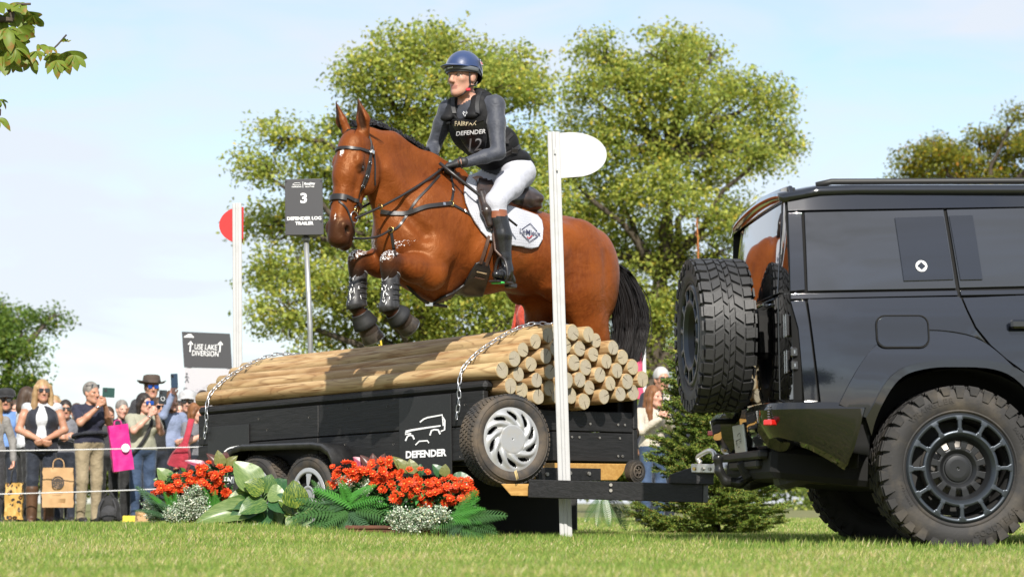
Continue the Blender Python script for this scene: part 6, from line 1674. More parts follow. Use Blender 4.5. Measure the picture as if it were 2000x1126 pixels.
def decal(name, items, o, rx, ry, m, parent, tree, lift=.021, strokes=()):
    """flat print thrown onto the surface: o, rx, ry are the pixel origin, right and up vectors"""
    mb = MB()
    def put(v, f):
        q = []
        for a, b_ in v:
            p, n = hit(o[0] + rx[0] * a + ry[0] * b_, o[1] + rx[1] * a + ry[1] * b_, tree)
            q.append(None if p is None else p + n * lift)
        f = [t for t in f if all(q[i] is not None for i in t)]
        mb.add([Vector() if x is None else x for x in q], f)
    for it in items:
        s_, size, x, y = it[:4]; v, f = text2d(s_, size, it[4] if len(it) > 4 else 0, it[5] if len(it) > 5 else 1)
        put([(a + x, b_ + y) for a, b_ in v], f)
    for pts, w in strokes:
        v, f = stroke2d(pts, w); put(v, f)
    if not mb.v: print('decal missed', name); return None
    return mesh(name, mb.v, mb.f, m, parent, False, True)
M_navy_print = mat('navy_print', (.02, .022, .06), .6); M_red_print = mat('red_print', (.45, .02, .03), .6)
decal('lettering', [('LeMieux', 13, 0, 0, .01, .95)], (1031, 456), (1, .18), (.05, -1), M_navy_print, pad, pad_bvh,
      strokes=[([(-3 - 14, 3), (-1, 17), (14, 4)], 1.6), ([(-16, -5), (-1, -17), (16, -5)], 1.6)])
decal('tick_mark', [], (1031, 456), (1, .18), (.05, -1), M_red_print, pad, pad_bvh, strokes=[([(-6, -8), (-3, -11), (4, -5)], 2.)])
decal('badge', [], (916, 408), (1, 0), (0, -1), M_red_print, pad, pad_bvh, strokes=[([(-3, 6), (3, -6)], 6.)])
# girth
gir = link('girth', None, horse)
body_strap('girth_billet', [(953, 462), (946, 485), (936, 513)], .024, gir, M_brn, .009, lift=.016)
body_strap('girth_billet', [(962, 472), (955, 495), (947, 517)], .024, gir, M_brn, .009, lift=.012)
patch('girth_band', [(928, 512), (940, 508), (952, 514), (956, 526), (946, 560), (938, 588), (926, 593), (900, 590), (870, 592), (845, 589), (862, 577), (884, 568), (905, 552), (917, 530)], .006, .014, M_lea, gir)
body_strap('girth_buckle', [(928, 526), (938, 528), (947, 530)], .012, gir, M_steel, .006, lift=.024)
body_strap('girth_buckle', [(925, 537), (934, 539), (943, 541)], .012, gir, M_brn, .006, lift=.024)
# saddle
sad = link('saddle', None, horse)
M_sad = mat('saddle_leather', (.020, .014, .012), .30, spec=.6, noise=(14, .4, .75), c2=(.055, .033, .025), bump=(60, .12, .002))
ss = Solid(k=.03)
ss.chain([H(930, 356), H(948, 378), H(978, 392), H(1006, 392), H(1024, 384)], [.045, .065, .085, .10, .075], sq=HL, q=1.6)
ss.ell(H(1022, 392), (.085, .19, .060), (HD * .9 - UP * .3, HL, UP * .9 + HD * .3), k=.03)
ss.ell(H(1020, 405), (.10, .17, .045), (HD * .97 + UP * .2, HL, UP), k=.02)
ss.build('seat', .011, M_sad, sad)
fl = [(926, 356), (944, 352), (957, 366), (965, 392), (967, 420), (964, 448), (956, 455), (946, 448), (937, 425), (930, 396), (925, 372)]
patch('flap', fl, .030, .020, M_sad, sad, mirror=True)
for f_ in (lambda p: p, lambda p: p - HL * 2 * (p - HM).dot(HL)):
    rs = Solid(k=.02); rs.chain([f_(H(940, 378, .25)), f_(H(950, 412, .31)), f_(H(956, 438, .33))], [.030, .036, .022]); rs.build('knee_roll', .010, M_sad, sad)
body_strap('strap', [(1002, 412), (1018, 426), (1034, 440)], .018, sad, M_brn, .006, tree=pad_bvh)
mb = MB(); mb.box(H(1036, 420, .14), (.10, .012, .012), None, .003); mb.build('metal_bar', M_steel, sad, False, True)
# ------------------------------------------------------------------ people: a head that any figure uses
def head_on(s, C, fwd, up, sc=1., skin=0, lips=1, eyes=2, k=.012, chin=1., beard=None):
    f, l, u = frame(fwd, up)
    def p(a, b, c): return C + (f * a + l * b + u * c) * sc
    ax_ = (f, l, u)
    s.ell(p(-.012, 0, .035), (.098 * sc, .077 * sc, .098 * sc), ax_, skin, k=.02)
    s.ell(p(.020, 0, -.035), (.072 * sc, .062 * sc, .085 * sc), ax_, skin, k=.025)
    s.cone(p(.035, 0, -.06), p(.068, 0, -.100 * chin), .045 * sc, .026 * sc, skin, k=.02)
    for sg in (1, -1):
        s.cone(p(-.012, .050 * sg, -.050), p(.055, .022 * sg, -.094), .022 * sc, .022 * sc, skin, k=.02)       # jaw
        s.ell(p(.060, .040 * sg, -.018), (.024 * sc, .024 * sc, .020 * sc), ax_, skin, k=.02)        # cheekbone
        s.ell(p(.094, .032 * sg, .010), (.022 * sc, .020 * sc, .013 * sc), ax_, skin, k=.012, op='-')   # eye socket
        s.ell(p(.074, .032 * sg, .008), (.0135 * sc, .0140 * sc, .0125 * sc), ax_, eyes, k=.002)
        s.cone(p(.084, .018 * sg, .024), p(.074, .050 * sg, .022), .010 * sc, .008 * sc, skin, k=.01)  # brow
        s.ell(p(-.008, .078 * sg, -.005), (.022 * sc, .010 * sc, .034 * sc), (f * .95 + u * .2, l, u), skin, k=.006)  # ear
        s.ell(p(.102, .010 * sg, -.036), (.011 * sc, .009 * sc, .008 * sc), ax_, skin, k=.006)      # nostril wing
    s.cone(p(.086, 0, .016), p(.110, 0, -.028), .011 * sc, .0125 * sc, skin, k=.010)
    s.cone(p(.084, -.018, -.060), p(.084, .018, -.060), .0075 * sc, .0075 * sc, lips, k=.005)
    s.cone(p(.082, -.014, -.070), p(.082, .014, -.070), .0080 * sc, .0080 * sc, lips, k=.005)
    return p
def hand_on(s, wr, d, palm_n, sc=1., tag=0, curl=1.0, side=1, spread=.0):
    """hand at wrist wr pointing along d; palm_n is the way the palm faces; curl 0 open, 1 closed"""
    d = Vector(d).normalized(); pn = Vector(palm_n); pn = (pn - d * pn.dot(d)).normalized(); w = d.cross(pn) * side
    k = .006 * sc
    s.cone(wr, wr + d * .035 * sc, .024 * sc, .026 * sc, tag, k=.015 * sc, sq=pn, q=.75)
    for i, o in enumerate((-.027, -.009, .009, .027)): s.cone(wr + d * .03 * sc + w * o * .6 * sc, wr + d * .088 * sc + w * o * sc, .015 * sc, .0125 * sc, tag, k=.012 * sc)
    for i, o in enumerate((-.028, -.0095, .0095, .028)):
        L = (.068, .080, .076, .060)[i] * sc; b0 = wr + d * .088 * sc + w * (o * sc)
        a1 = curl * 1.25; a2 = curl * 2.7; a3 = curl * 3.6
        p1 = b0 + (d * math.cos(a1) + pn * math.sin(a1)) * L * .48 + w * o * spread
        p2 = p1 + (d * math.cos(a2) + pn * math.sin(a2)) * L * .32
        p3 = p2 + (d * math.cos(a3) + pn * math.sin(a3)) * L * .24
        s.chain([b0, p1, p2, p3], [.0115 * sc, .0105 * sc, .0095 * sc, .0078 * sc], tag, k=k)
    t0 = wr + d * .03 * sc - w * .026 * sc; t1 = t0 + (d * .6 - w * .5 + pn * .45).normalized() * .045 * sc; t2 = t1 + (d * .85 + w * .15 * curl + pn * .4).normalized() * .036 * sc
    s.chain([t0, t1, t2], [.0155 * sc, .0125 * sc, .0095 * sc], tag, k=.01 * sc)
M_skin = mat('skin', (.46, .255, .18), .5, spec=.35, noise=(18, .35, .7), c2=(.40, .20, .14), sss=.15)
M_lip = mat('lips', (.36, .16, .125), .4, sss=.1)
M_eyes = mat('eyes', (.10, .075, .06), .2)
M_shirt = mat('charcoal_jersey', (.032, .036, .050), .62, sheen=.15, bump=(11, .5, .035))
M_breech = mat('white_breeches', (.42, .43, .48), .7, sheen=.1, bump=(10, .5, .035))
M_tall = mat('tall_boot_leather', (.012, .012, .013), .24, spec=.6, bump=(22, .25, .008))
M_tan = mat('tan_leather', (.22, .075, .035), .35, bump=(60, .1, .002))
M_vest = mat('black_vest', (.006, .006, .007), .7, spec=.3, bump=(18, .4, .01))
M_glove = mat('black_glove', (.016, .016, .017), .55, bump=(60, .3, .003))

# ------------------------------------------------------------------ the rider
rider = thing('person', 'rider in navy helmet, black number bib, grey sleeves and white breeches', 'person', H(985, 420))
RD = Vector((-.52, -.86, 0)).normalized(); RL = Vector((-RD.y, RD.x, 0))
rs = Solid(k=.03)          # tags: 0 skin 1 lips 2 eyes 3 shirt 4 breeches 5 boot 6 tan top
lean = (UP * .80 + HD * .60).normalized(); lf = (RD * .84 - UP * .54).normalized()
pel = H(1004, 338); che = H(927, 244); nb = H(912, 196)
nbc = H(921, 210)
rs.ell(pel, (.135, .165, .125), (HD, HL, UP), 4, k=.06)
rs.ell(H(974, 300), (.105, .145, .13), (lf, HL, lean), 3, k=.06)
rs.ell(che, (.115, .165, .175), (lf, RL, lean), 3, k=.06)
shL = nbc + RL * .185; shR = nbc - RL * .185
rs.cone(shL, shR, .062, .062, 3, k=.06)
elL = H(973, 298, .27); wrL = H(908, 318, .19); elR = H(848, 284, -.30); wrR = H(836, 320, -.14)
def limb(s, a, b, ra, rb, tag, bul=.0, k=.03):
    m = a.lerp(b, .4); s.chain([a, m, b], [ra, (ra + rb) / 2 + bul, rb], tag, k=k)
limb(rs, shL, elL, .064, .048, 3, .004); limb(rs, elL, wrL, .047, .032, 3, .005, .02)
limb(rs, shR, elR, .064, .048, 3, .004); limb(rs, elR, wrR, .047, .032, 3, .005, .02)
rs.cone(wrL, H(900, 317, .185), .029, .028, 0, k=.006); rs.cone(wrR, H(842, 323, -.10), .028, .028, 0, k=.006)
def mir(p): return p - HL * 2 * (p - HM).dot(HL)
hip = H(1012, 340, .10); kne = H(968, 394, .325); ank = H(988, 524, .37)
for f_ in (lambda p: p, mir):
    limb(rs, f_(hip), f_(kne), .102, .068, 4, .004, .05)
    kb = kne.lerp(ank, .17)
    rs.chain([f_(kne), f_(kb)], [.067, .062], 4, k=.03)
    rs.cone(f_(kb), f_(kb.lerp(ank, .12)), .064, .062, 6, k=.006)
    rs.chain([f_(kb.lerp(ank, .10)), f_(kb.lerp(ank, .40) + HL * .006 - HD * .008), f_(kb.lerp(ank, .8)), f_(ank)], [.063, .064, .048, .045], 5, k=.012)
    toe = ank + RD * .155 - UP * .055 + HL * .03; ball = ank + RD * .10 - UP * .052 + HL * .02
    heel = ank - RD * .06 - UP * .075
    rs.chain([f_(ank), f_(ank - UP * .045 + RD * .04), f_(ball), f_(toe)], [.046, .044, .040, .030], 5, k=.02, sq=UP, q=.9)
    rs.cone(f_(ank - UP * .02), f_(heel), .043, .036, 5, k=.02)
# neck and head
HCn = H(904, 152, .01); FH = Vector((-.64, -.77, -.02)).normalized()
rs.chain([nb - lean * .02, HCn - UP * .07 - FH * .02], [.062, .056], 0, k=.03)
hp_ = head_on(rs, HCn, FH, (0, 0, 1), 1.08)
Vr, Fr = rs.surface(.009, 2)
tg_ = rs.tags(Vr[Fr].mean(1))
body = mesh('body', Vr, Fr, [M_skin, M_lip, M_eyes, M_shirt, M_breech, M_tall, M_tan], rider, True, True, tg_)
# boot soles, heels and spur straps
for sg in (1, -1):
    f_ = (lambda p: p) if sg > 0 else mir
    mb = MB(); hh_ = ank - RD * .062 - UP * .108
    mb.box(f_(hh_), (.075, .058, .032), Matrix.Rotation(math.atan2(RD.y, RD.x), 3, 'Z'), .006)
    mb.box(f_(ank + RD * .085 - UP * .098 + HL * .018), (.19, .078, .014), Matrix.Rotation(math.atan2(RD.y, RD.x), 3, 'Z'), .005); mb.build('boot_sole', M_lea, rider, False, True)
    mb = MB(); mb.tube([f_(ank + RD * (.05 * math.cos(a) - .01) + HL * (.05 * math.sin(a)) - UP * (.02 + .015 * math.cos(a))) for a in np.linspace(0, 2 * math.pi, 17)], .006, 5, False); mb.build('spur_strap', M_lea, rider, True, True)
# gloves
for (wr, d, pn, side) in ((H(902, 317, .185), H(862, 326, .07) - H(902, 317, .185), -UP * .9 - HL * .5, 1), (H(842, 322, -.10), H(862, 326, -.02) - H(842, 322, -.10), -UP * .7 + HL * .3 - HD * .3, -1)):
    gs = Solid(k=.01); hand_on(gs, wr, d, pn, 1.12, 0, .92, side); dn = d.normalized()
    gs.cone(wr - dn * .012, wr + dn * .03, .033, .031, 0, k=.004)
    g_ = gs.build('glove', .0055, M_glove, rider)
    mb = MB(); mb.tube([wr + dn * .006 + (dn.orthogonal().normalized() * math.cos(a) + dn.cross(dn.orthogonal().normalized()) * math.sin(a)) * .034 for a in np.linspace(0, 2 * math.pi, 17)], .008, 5, False); mb.build('wrist_strap', M_lea, g_, True, True)
# vest
vs_ = Solid(k=.04)
vs_.ell(che + lean * .0, (.138, .194, .19), (lf, RL, lean), 0, k=.05)
vs_.ell(H(964, 288), (.135, .168, .15), (lf, HL, lean), 0, k=.06)
vs_.ell(H(992, 312), (.135, .170, .075), (HD, HL, UP), 0, k=.05)
vs_.cone(H(1020, 310, .06), H(1040, 319, .06), .05, .015, 0, k=.04)
for (c_, r_) in ((shL + RL * .085 - UP * .01, .10), (shR - RL * .085 - UP * .01, .10)): vs_.ell(c_, r_, None, 0, k=.012, op='-')
vs_.cone(nb - lean * .03 + lf * .085, nb + lean * .1 + lf * .07, .066, .085, 0, k=.012, op='-')
for sg in (1, -1):
    q_ = nbc + RL * .098 * sg
    vs_.chain([che + lean * .12 + lf * .11 + RL * .10 * sg, q_ + lean * .034 + lf * .066, q_ + lean * .066 + lf * .012, q_ + lean * .05 - lf * .06, che + lean * .12 - lf * .12 + RL * .1 * sg], [.026, .024, .024, .026, .03], 0, k=.02, sq=RL, q=1.8)
vest = vs_.build('vest', .010, M_vest, rider)
vest_bvh = bvh_of(vest)
body_bvh = bvh_of(body, vest)
for keys in ([(938, 178), (934, 192), (932, 206), (932, 222)], [(886, 192), (885, 206), (887, 222)]):
    body_strap('webbing', keys, .032, vest, M_glove, .006, tree=vest_bvh)
bk = Solid(k=.03)
bk.ell(che - lf * .125 + lean * .05, (.045, .12, .15), (lf, RL, lean), 0); bk.ell(che - lf * .150 + lean * .14, (.035, .10, .06), (lf, RL, lean), 0)
bk.build('back_protector', .011, M_vest, vest)
body_strap('webbing', [(1000, 262), (984, 278), (968, 290)], .026, vest, M_lea, .006, tree=vest_bvh)
body_strap('webbing', [(1016, 285), (1000, 296), (980, 306)], .030, vest, M_lea, .006, tree=vest_bvh)
for x_, y_ in ((986, 276), (1003, 294)):
    p, n = hit(x_, y_, vest_bvh)
    if p is not None: mb = MB(); mb.box(p + n * .012, (.05, .034, .012), n.to_track_quat('Z', 'Y').to_matrix(), .003); mb.build('clip', M_lea, vest, False, True)
# number bib
M_bib = mat('bib_fabric', (.010, .010, .011), .35, bump=(12, .35, .02))
M_white_print = mat('white_print', (.80, .80, .82), .6)
M_grey_print = mat('reflective_grey', (.42, .42, .45), .45)
bib = patch('number_bib', [(881, 234), (905, 237), (944, 230), (951, 245), (950, 275), (944, 300), (930, 302), (917, 294), (905, 276), (892, 254)], .010, .004, M_bib, vest, 3., vest_bvh)
bib_bvh = bvh_of(bib)
decal('lettering', [('DEFENDER', 11, 0, 0, .02, 1.0)], (921, 257), (1, -.10), (.1, -1), M_white_print, bib, vest_bvh, .020)
decal('race_number', [('12', 33, 0, 0, .0, .9)], (927, 280), (1, -.06), (.12, -1), M_grey_print, bib, vest_bvh, .020)
body_strap('chest_band', [(876, 236), (890, 238), (907, 239), (925, 236), (944, 230)], .036, vest, M_vest, .008, tree=vest_bvh, lift=.012)
decal('lettering', [('FAIRFAX', 12, 0, 0, .0, .82)], (913, 240), (1, -.06), (.05, -1), mat('gold_thread', (.62, .52, .34), .5), vest, vest_bvh, .032)
decal('heart_logo', [], (909, 222), (1, 0), (0, -1), M_white_print, rider, body_bvh, .004, strokes=[([(0, -5), (-4, 1), (-3, 4), (0, 1), (3, 4), (4, 1), (0, -5)], 1.3)])
# helmet
hel = link('helmet', None, rider)
M_silk = mat('navy_silk', (.012, .032, .105), .42, sheen=.3, bump=(14, .35, .012))
M_helb = mat('helmet_shell', (.015, .015, .016), .35)
M_helg = mat('helmet_band', (.10, .11, .12), .35, bump=(50, .2, .003))
f_, l_, u_ = frame(FH, (0, 0, 1)); hc_ = HCn + u_ * .050 - f_ * .012
def dome(rf, rl, ru, z0, name, m, n=40, rings=14, dz=None):
    vs = []; fs = []
    for i in range(rings + 1):
        for k in range(n):
            a = 2 * math.pi * k / n; ze = z0(a); ph = i / rings
            zz = ze + (1 - ze) * math.sin(ph * math.pi / 2) if True else 0
            zz = min(zz, .9995); rr = math.sqrt(max(0, 1 - zz * zz)) if zz > 0 else math.sqrt(max(0, 1 - .35 * zz * zz))
            seam = 1 + .006 * abs(math.cos(a * 3)) * ph
            vs.append(hc_ + f_ * rf * rr * math.cos(a) * seam + l_ * rl * rr * math.sin(a) * seam + u_ * ru * zz)
    for i in range(rings):
        for k in range(n): fs.append((i * n + k, i * n + (k + 1) % n, (i + 1) * n + (k + 1) % n, (i + 1) * n + k))
    fs.append(tuple(rings * n + k for k in range(n)))
    o = mesh(name, vs, fs, m, hel, True, True); return o
dome(.132, .110, .128, lambda a: -.18 - .42 * max(0, -math.cos(a)) ** 2 - .02, 'shell', M_helb)
dome(.138, .115, .134, lambda a: .12 - .62 * max(0, -math.cos(a) + .1) ** 1.5 if math.cos(a) < .1 else .12, 'silk_cover', M_silk)
vs = []; fs = []; n = 24                                             # soft peak
for j, (ex, dr) in enumerate(((.0, .0), (.03, -.001), (.058, -.010), (.066, -.014), (.058, -.018), (.0, -.012))):
    for k in range(n + 1):
        a = -1.25 + 2.5 * k / n; w_ = math.cos(a / 1.25 * math.pi / 2) ** .7
        vs.append(hc_ + f_ * (.134 * math.cos(a) + ex * w_) + l_ * (.112 * math.sin(a) * (1 + .06 * w_)) + u_ * (.028 + dr * w_ - .02 * (1 - w_)))
for j in range(5):
    for k in range(n): fs.append((j * (n + 1) + k, j * (n + 1) + k + 1, (j + 1) * (n + 1) + k + 1, (j + 1) * (n + 1) + k))
mesh('peak', vs, fs, M_silk, hel, True, True)
mb = MB(); pts = []; nr = []
for a in np.linspace(-1.7, 1.7, 25): d_ = f_ * .135 * math.cos(a) + l_ * .113 * math.sin(a); pts.append(hc_ + d_ + u_ * (.004 - .018 * (1 - math.cos(a)) * .6)); nr.append(d_.normalized())
ribbon(mb, pts, nr, .030, .004, .001); mb.build('band', M_helg, hel, True, True)
mb = MB(); p_ = hc_ + f_ * .137 + u_ * .004; mb.box(p_ + f_ * .004, (.005, .045, .014), Matrix((f_, l_, u_)).transposed(), .002); mb.build('emblem', M_steel, hel, False, True)
# badge on the side of the cover
mb = MB(); bd = (l_ * .95 - f_ * .25).normalized(); bc = hc_ + f_ * (-.038) + l_ * .108 + u_ * .045; bn_ = (l_ * .9 - f_ * .25 + u_ * .38).normalized(); e1 = (-f_ * .95 - l_ * .2).normalized(); e1 = (e1 - bn_ * e1.dot(bn_)).normalized(); e2 = bn_.cross(e1)
def bquad(name, x0, x1, y0, y1, lift, m):
    return mesh(name, [bc + e1 * x + e2 * y + bn_ * lift for x, y in ((x0, y0), (x1, y0), (x1, y1), (x0, y1))], [(0, 1, 2, 3)], m, hel, False, True)
bquad('badge', -.019, .019, -.027, .027, .0085, mat('badge_navy', (.008, .012, .05), .5))
bquad('badge_flag', -.016, .016, -.022, .002, .0095, mat('badge_flag_white', (.7, .65, .68), .5))
bquad('badge_cross', -.004, .004, -.022, .002, .0105, M_red_print); bquad('badge_cross', -.016, .016, -.013, -.007, .0108, M_red_print)
lettering('badge_lettering', [('JPT', .014, 0, .013, .02, 1)], lambda x, y: bc + e1 * x + e2 * y + bn_ * .0105, M_white_print, hel, True)
# chin strap
for sg in (1, -1):
    mb = MB(); top = hp_(.03, .082 * sg, .02); br = hp_(.022, .075 * sg, -.06); chn = hp_(.055, 0, -.125)
    mb.tube(resample([top, hp_(.028, .080 * sg, -.02), br, hp_(.045, .045 * sg, -.108), chn], 5), .0055, 6)
    mb.tube(resample([hp_(-.035, .088 * sg, -.03), hp_(-.02, .082 * sg, -.055), br], 4), .005, 6)
    mb.build('chin_strap', M_lea, hel, True, True)
mb = MB(); mb.box(hp_(.032, .070, -.085), (.03, .012, .02), None, .004); mb.build('strap_buckle', mat('red_plastic', (.5, .02, .04), .3), hel, False, True)

# stirrup on the near side
sti = link('stirrup', None, sad)
sc_ = ank + RD * .085 - UP * .06 + HL * .02
body_strap('stirrup_leather', [(960, 430), (964, 460), (967, 486)], .022, sti, M_brn, .006, lift=.05)
tp = sc_ + UP * .13
mb = MB(); mb.tube([H(963, 455, .34), H(967, 488, .345), tp], .010, 5); mb.build('stirrup_leather', M_brn, sti, True, True)
mb = MB(); pts = [sc_ + HL * (.062 * math.cos(a)) * (1.05 if math.sin(a) < 0 else 1) + UP * (.125 * math.sin(a) if math.sin(a) > 0 else .045 * math.sin(a)) for a in np.linspace(0, 2 * math.pi, 25)]
mb.tube(pts, .010, 7, False); mb.build('stirrup_iron', M_lea, sti, True, True)
mb = MB(); mb.box(sc_ - UP * .046 + RD * .04, (.035, .085, .012), Matrix.Rotation(math.atan2(RD.y, RD.x), 3, 'Z'), .004); mb.build('tread', mat('green_tread', (.06, .55, .10), .5), sti, False, True)
# reins: from both bit rings to the hands
gl = H(868, 326, .09); gr_ = H(856, 326, -.05)
for sg, hnd in ((1, gl), (-1, gr_)):
    p, n = head_pt(.51, 98 * sg); p = p + n * .012
    mid1 = p.lerp(hnd, .30) + h_l * .03 * sg - UP * .012; mid2 = p.lerp(hnd, .65) + HL * .055 * sg - UP * .008
    mb = MB(); mb.tube(resample([p, mid1, mid2, hnd], 8), .0085, 6); rein = mb.build('rein', M_lea, bridle, True, True)
    st_ = p.lerp(hnd, .24) + h_l * .025 * sg - UP * .01; mb = MB(); e_ = (hnd - p).normalized()
    mb.tube([st_ + (UP * math.cos(a) + e_.cross(UP) * math.sin(a)) * .020 for a in np.linspace(0, 2 * math.pi, 15)], .004, 5, False); mb.build('rein_ring', M_brass, bridle, True, True)
body_strap('neck_rein', [(872, 335), (884, 345), (896, 338)], .014, bridle, M_brn, .006)
# whip held in the near hand
wh = MB(); w0 = H(858, 318, .12); w1 = H(1010, 441, .40)
wh.tube([w0, w0.lerp(w1, .25), w0.lerp(w1, .6), w1], [.011, .0125, .009, .0075], 8)
o = wh.build('riding_whip', M_lea, None, True, True); tag(o, "black riding whip held in the rider's gloved hand along his boot top", 'whip')
# ------------------------------------------------------------------ the flower bed in front of the trailer
M_hosta = []
for nm, c, c2 in (('pale_leaf', (.11, .18, .05), (.20, .27, .09)), ('mid_leaf', (.030, .095, .02), (.14, .21, .05)), ('deep_leaf', (.018, .075, .024), (.05, .13, .04)), ('variegated_leaf', (.025, .08, .012), (.24, .29, .04)), ('burgundy_leaf', (.10, .022, .026), (.05, .05, .02)), ('pink_leaf', (.35, .06, .12), (.10, .03, .04)), ('olive_leaf', (.12, .14, .035), (.22, .20, .06))):
    m = mat(nm, c, .36, spec=.5, noise=(16, .46, .62), c2=c2, trans=.22, stretch=(.35, 2.2, 1)); M_hosta.append(m)
PALE, MID, DEEP, VAR, BURG, PINK, OLIVE = range(7)
_leafme = {}
def broad_leaf_mesh(kind, var):
    key = (kind, var)
    if key in _leafme: return _leafme[key]
    nseg = 12; v = []; f = []; fold = (.22, .4, .12)[var]; curl = (.22, .4, .12)[var]
    for i in range(nseg + 1):
        t = i / nseg; w = .5 * (math.sin(math.pi * t ** .72) ** .85) if t < 1 else 0
        z = .10 * math.sin(t * 2.2) - curl * t * t
        for k in (-1, -.66, -.33, 0, .33, .66, 1):
            rip = .018 * math.sin(t * 26 + abs(k) * 3) * abs(k); v.append((t, k * w, z + fold * w * abs(k) ** 1.5 + rip - (.02 if k == 0 else 0)))
    for i in range(nseg):
        for k in range(6): f.append((i * 7 + k, i * 7 + k + 1, (i + 1) * 7 + k + 1, (i + 1) * 7 + k))
    o = mesh('leaf', v, f, M_hosta[kind]); _leafme[key] = o.data; bpy.data.objects.remove(o); return _leafme[key]
def place_leaf(parent, base, tip, Y, wpx, kind, lean=.25, var=None, roll=0.):
    """leaf from base pixel to tip pixel; lean > 0 brings the tip towards the camera"""
    a = at(*base, Y); b_ = at(*tip, Y); L0 = (b_ - a).length; b_ = b_ + Vector((0, -lean * L0, 0)); d = b_ - a; x = d.normalized()
    up = (CAM - a).normalized() * .8 + Vector((0, 0, .55)) + SUN_DIR * .3; y = up.cross(x).normalized(); z = x.cross(y); Rm = Matrix((x, y, z)).transposed() @ Matrix.Rotation(roll, 3, 'X')
    o = link('leaf', broad_leaf_mesh(kind, random.randrange(3) if var is None else var), parent); o.location = a - parent.location; o.rotation_euler = Rm.to_euler(); L_ = d.length; o.scale = (L_, wpx * Y / F, L_ * .6); return o
def plant(name, label, px_, Y, cat='plant'):
    p = at(px_, 1000, Y); return thing(name, label, cat, (p.x, Y, float(hump(p.x, Y))))
def stems(parent, tips, m):
    mb = MB(); b_ = parent.location
    for q in tips: mb.tube(resample([b_ + Vector((random.gauss(0, .03), random.gauss(0, .02), 0)), b_.lerp(q, .5) + Vector((0, 0, .05)), q], 4), [.006] * 4 + [.004] * 5, 5)
    return mb.build('stems', m, parent, True, True)
M_stem = mat('green_stem', (.06, .12, .03), .5)
# large-leaved plants, leaf by leaf
def leafy(name, label, px_, Y, leaves):
    p = plant(name, label, px_, Y); tips = []
    for (bx, by, tx, ty, w, k, ln) in leaves: place_leaf(p, (bx, by), (tx, ty), Y + random.uniform(-.05, .08), w, k, ln); tips.append(at(bx, by, Y))
    stems(p, tips, M_stem); return p
leafy('broadleaf_plant', 'big pale veined leaves standing between the two red flower clumps', 500, 15.15,
    [(505, 958, 458, 898, 62, PALE, .0), (512, 975, 448, 968, 60, VAR, .25), (518, 962, 530, 925, 44, MID, .05), (520, 985, 430, 985, 40, MID, .5), (500, 1000, 388, 1008, 55, PALE, .4), (515, 995, 478, 1030, 46, DEEP, .5), (525, 990, 500, 1040, 40, DEEP, .6), (530, 980, 560, 1030, 50, MID, .55), (528, 972, 575, 1000, 48, DEEP, .4), (522, 965, 560, 965, 44, PALE, .2), (530, 985, 545, 1035, 42, PALE, .7), (510, 985, 445, 1020, 44, DEEP, .5), (520, 978, 470, 1000, 46, MID, .6), (535, 960, 560, 935, 40, DEEP, .0), (515, 960, 478, 940, 46, VAR, .2)])
leafy('broadleaf_plant', 'dark green leaf with yellow marbling standing by the trailer wheels', 585, 15.0,
    [(578, 992, 574, 936, 52, VAR, .05), (580, 1000, 545, 975, 34, VAR, .2), (585, 1000, 600, 965, 36, DEEP, .1), (588, 1010, 612, 990, 38, PALE, .3), (580, 1012, 560, 1030, 34, VAR, .4), (590, 1012, 600, 1035, 34, MID, .5), (575, 1005, 556, 1005, 34, VAR, .4)])
leafy('broadleaf_plant', 'pale broad leaves at the far left end of the flower bed', 325, 16.05,
    [(335, 945, 308, 912, 34, PALE, .1), (340, 948, 300, 935, 34, MID, .1), (338, 950, 345, 920, 28, DEEP, .0), (335, 955, 318, 960, 28, PALE, .3)])
leafy('foliage_plant', 'burgundy and green leaves fanning up behind the left red flowers', 430, 16.1,
    [(430, 915, 405, 882, 22, BURG, .0), (432, 912, 425, 878, 24, OLIVE, .0), (435, 912, 442, 880, 26, BURG, .0), (440, 915, 462, 888, 22, OLIVE, .1), (440, 918, 470, 900, 20, BURG, .2), (425, 918, 380, 900, 20, BURG, .1), (420, 918, 360, 898, 20, PINK, .1), (430, 920, 395, 908, 22, DEEP, .3), (445, 922, 478, 912, 20, DEEP, .2)])
leafy('foliage_plant', 'pink striped and burgundy leaves above the right red flowers', 715, 14.85,
    [(722, 920, 690, 890, 26, PINK, .0), (725, 918, 705, 886, 22, BURG, .0), (730, 916, 728, 884, 22, BURG, .0), (738, 916, 752, 884, 20, BURG, .05), (742, 918, 768, 890, 20, OLIVE, .1)])
leafy('foliage_plant', 'olive striped upright leaves behind the right red flowers', 800, 14.7,
    [(795, 925, 768, 888, 24, OLIVE, .0), (800, 922, 775, 895, 24, OLIVE, .0), (808, 925, 800, 895, 26, OLIVE, -.1), (815, 928, 822, 905, 24, DEEP, .0), (865, 930, 845, 905, 24, DEEP, .0), (868, 930, 870, 905, 22, OLIVE, .0), (880, 935, 925, 935, 30, DEEP, .1), (885, 945, 930, 965, 30, DEEP, .2)])
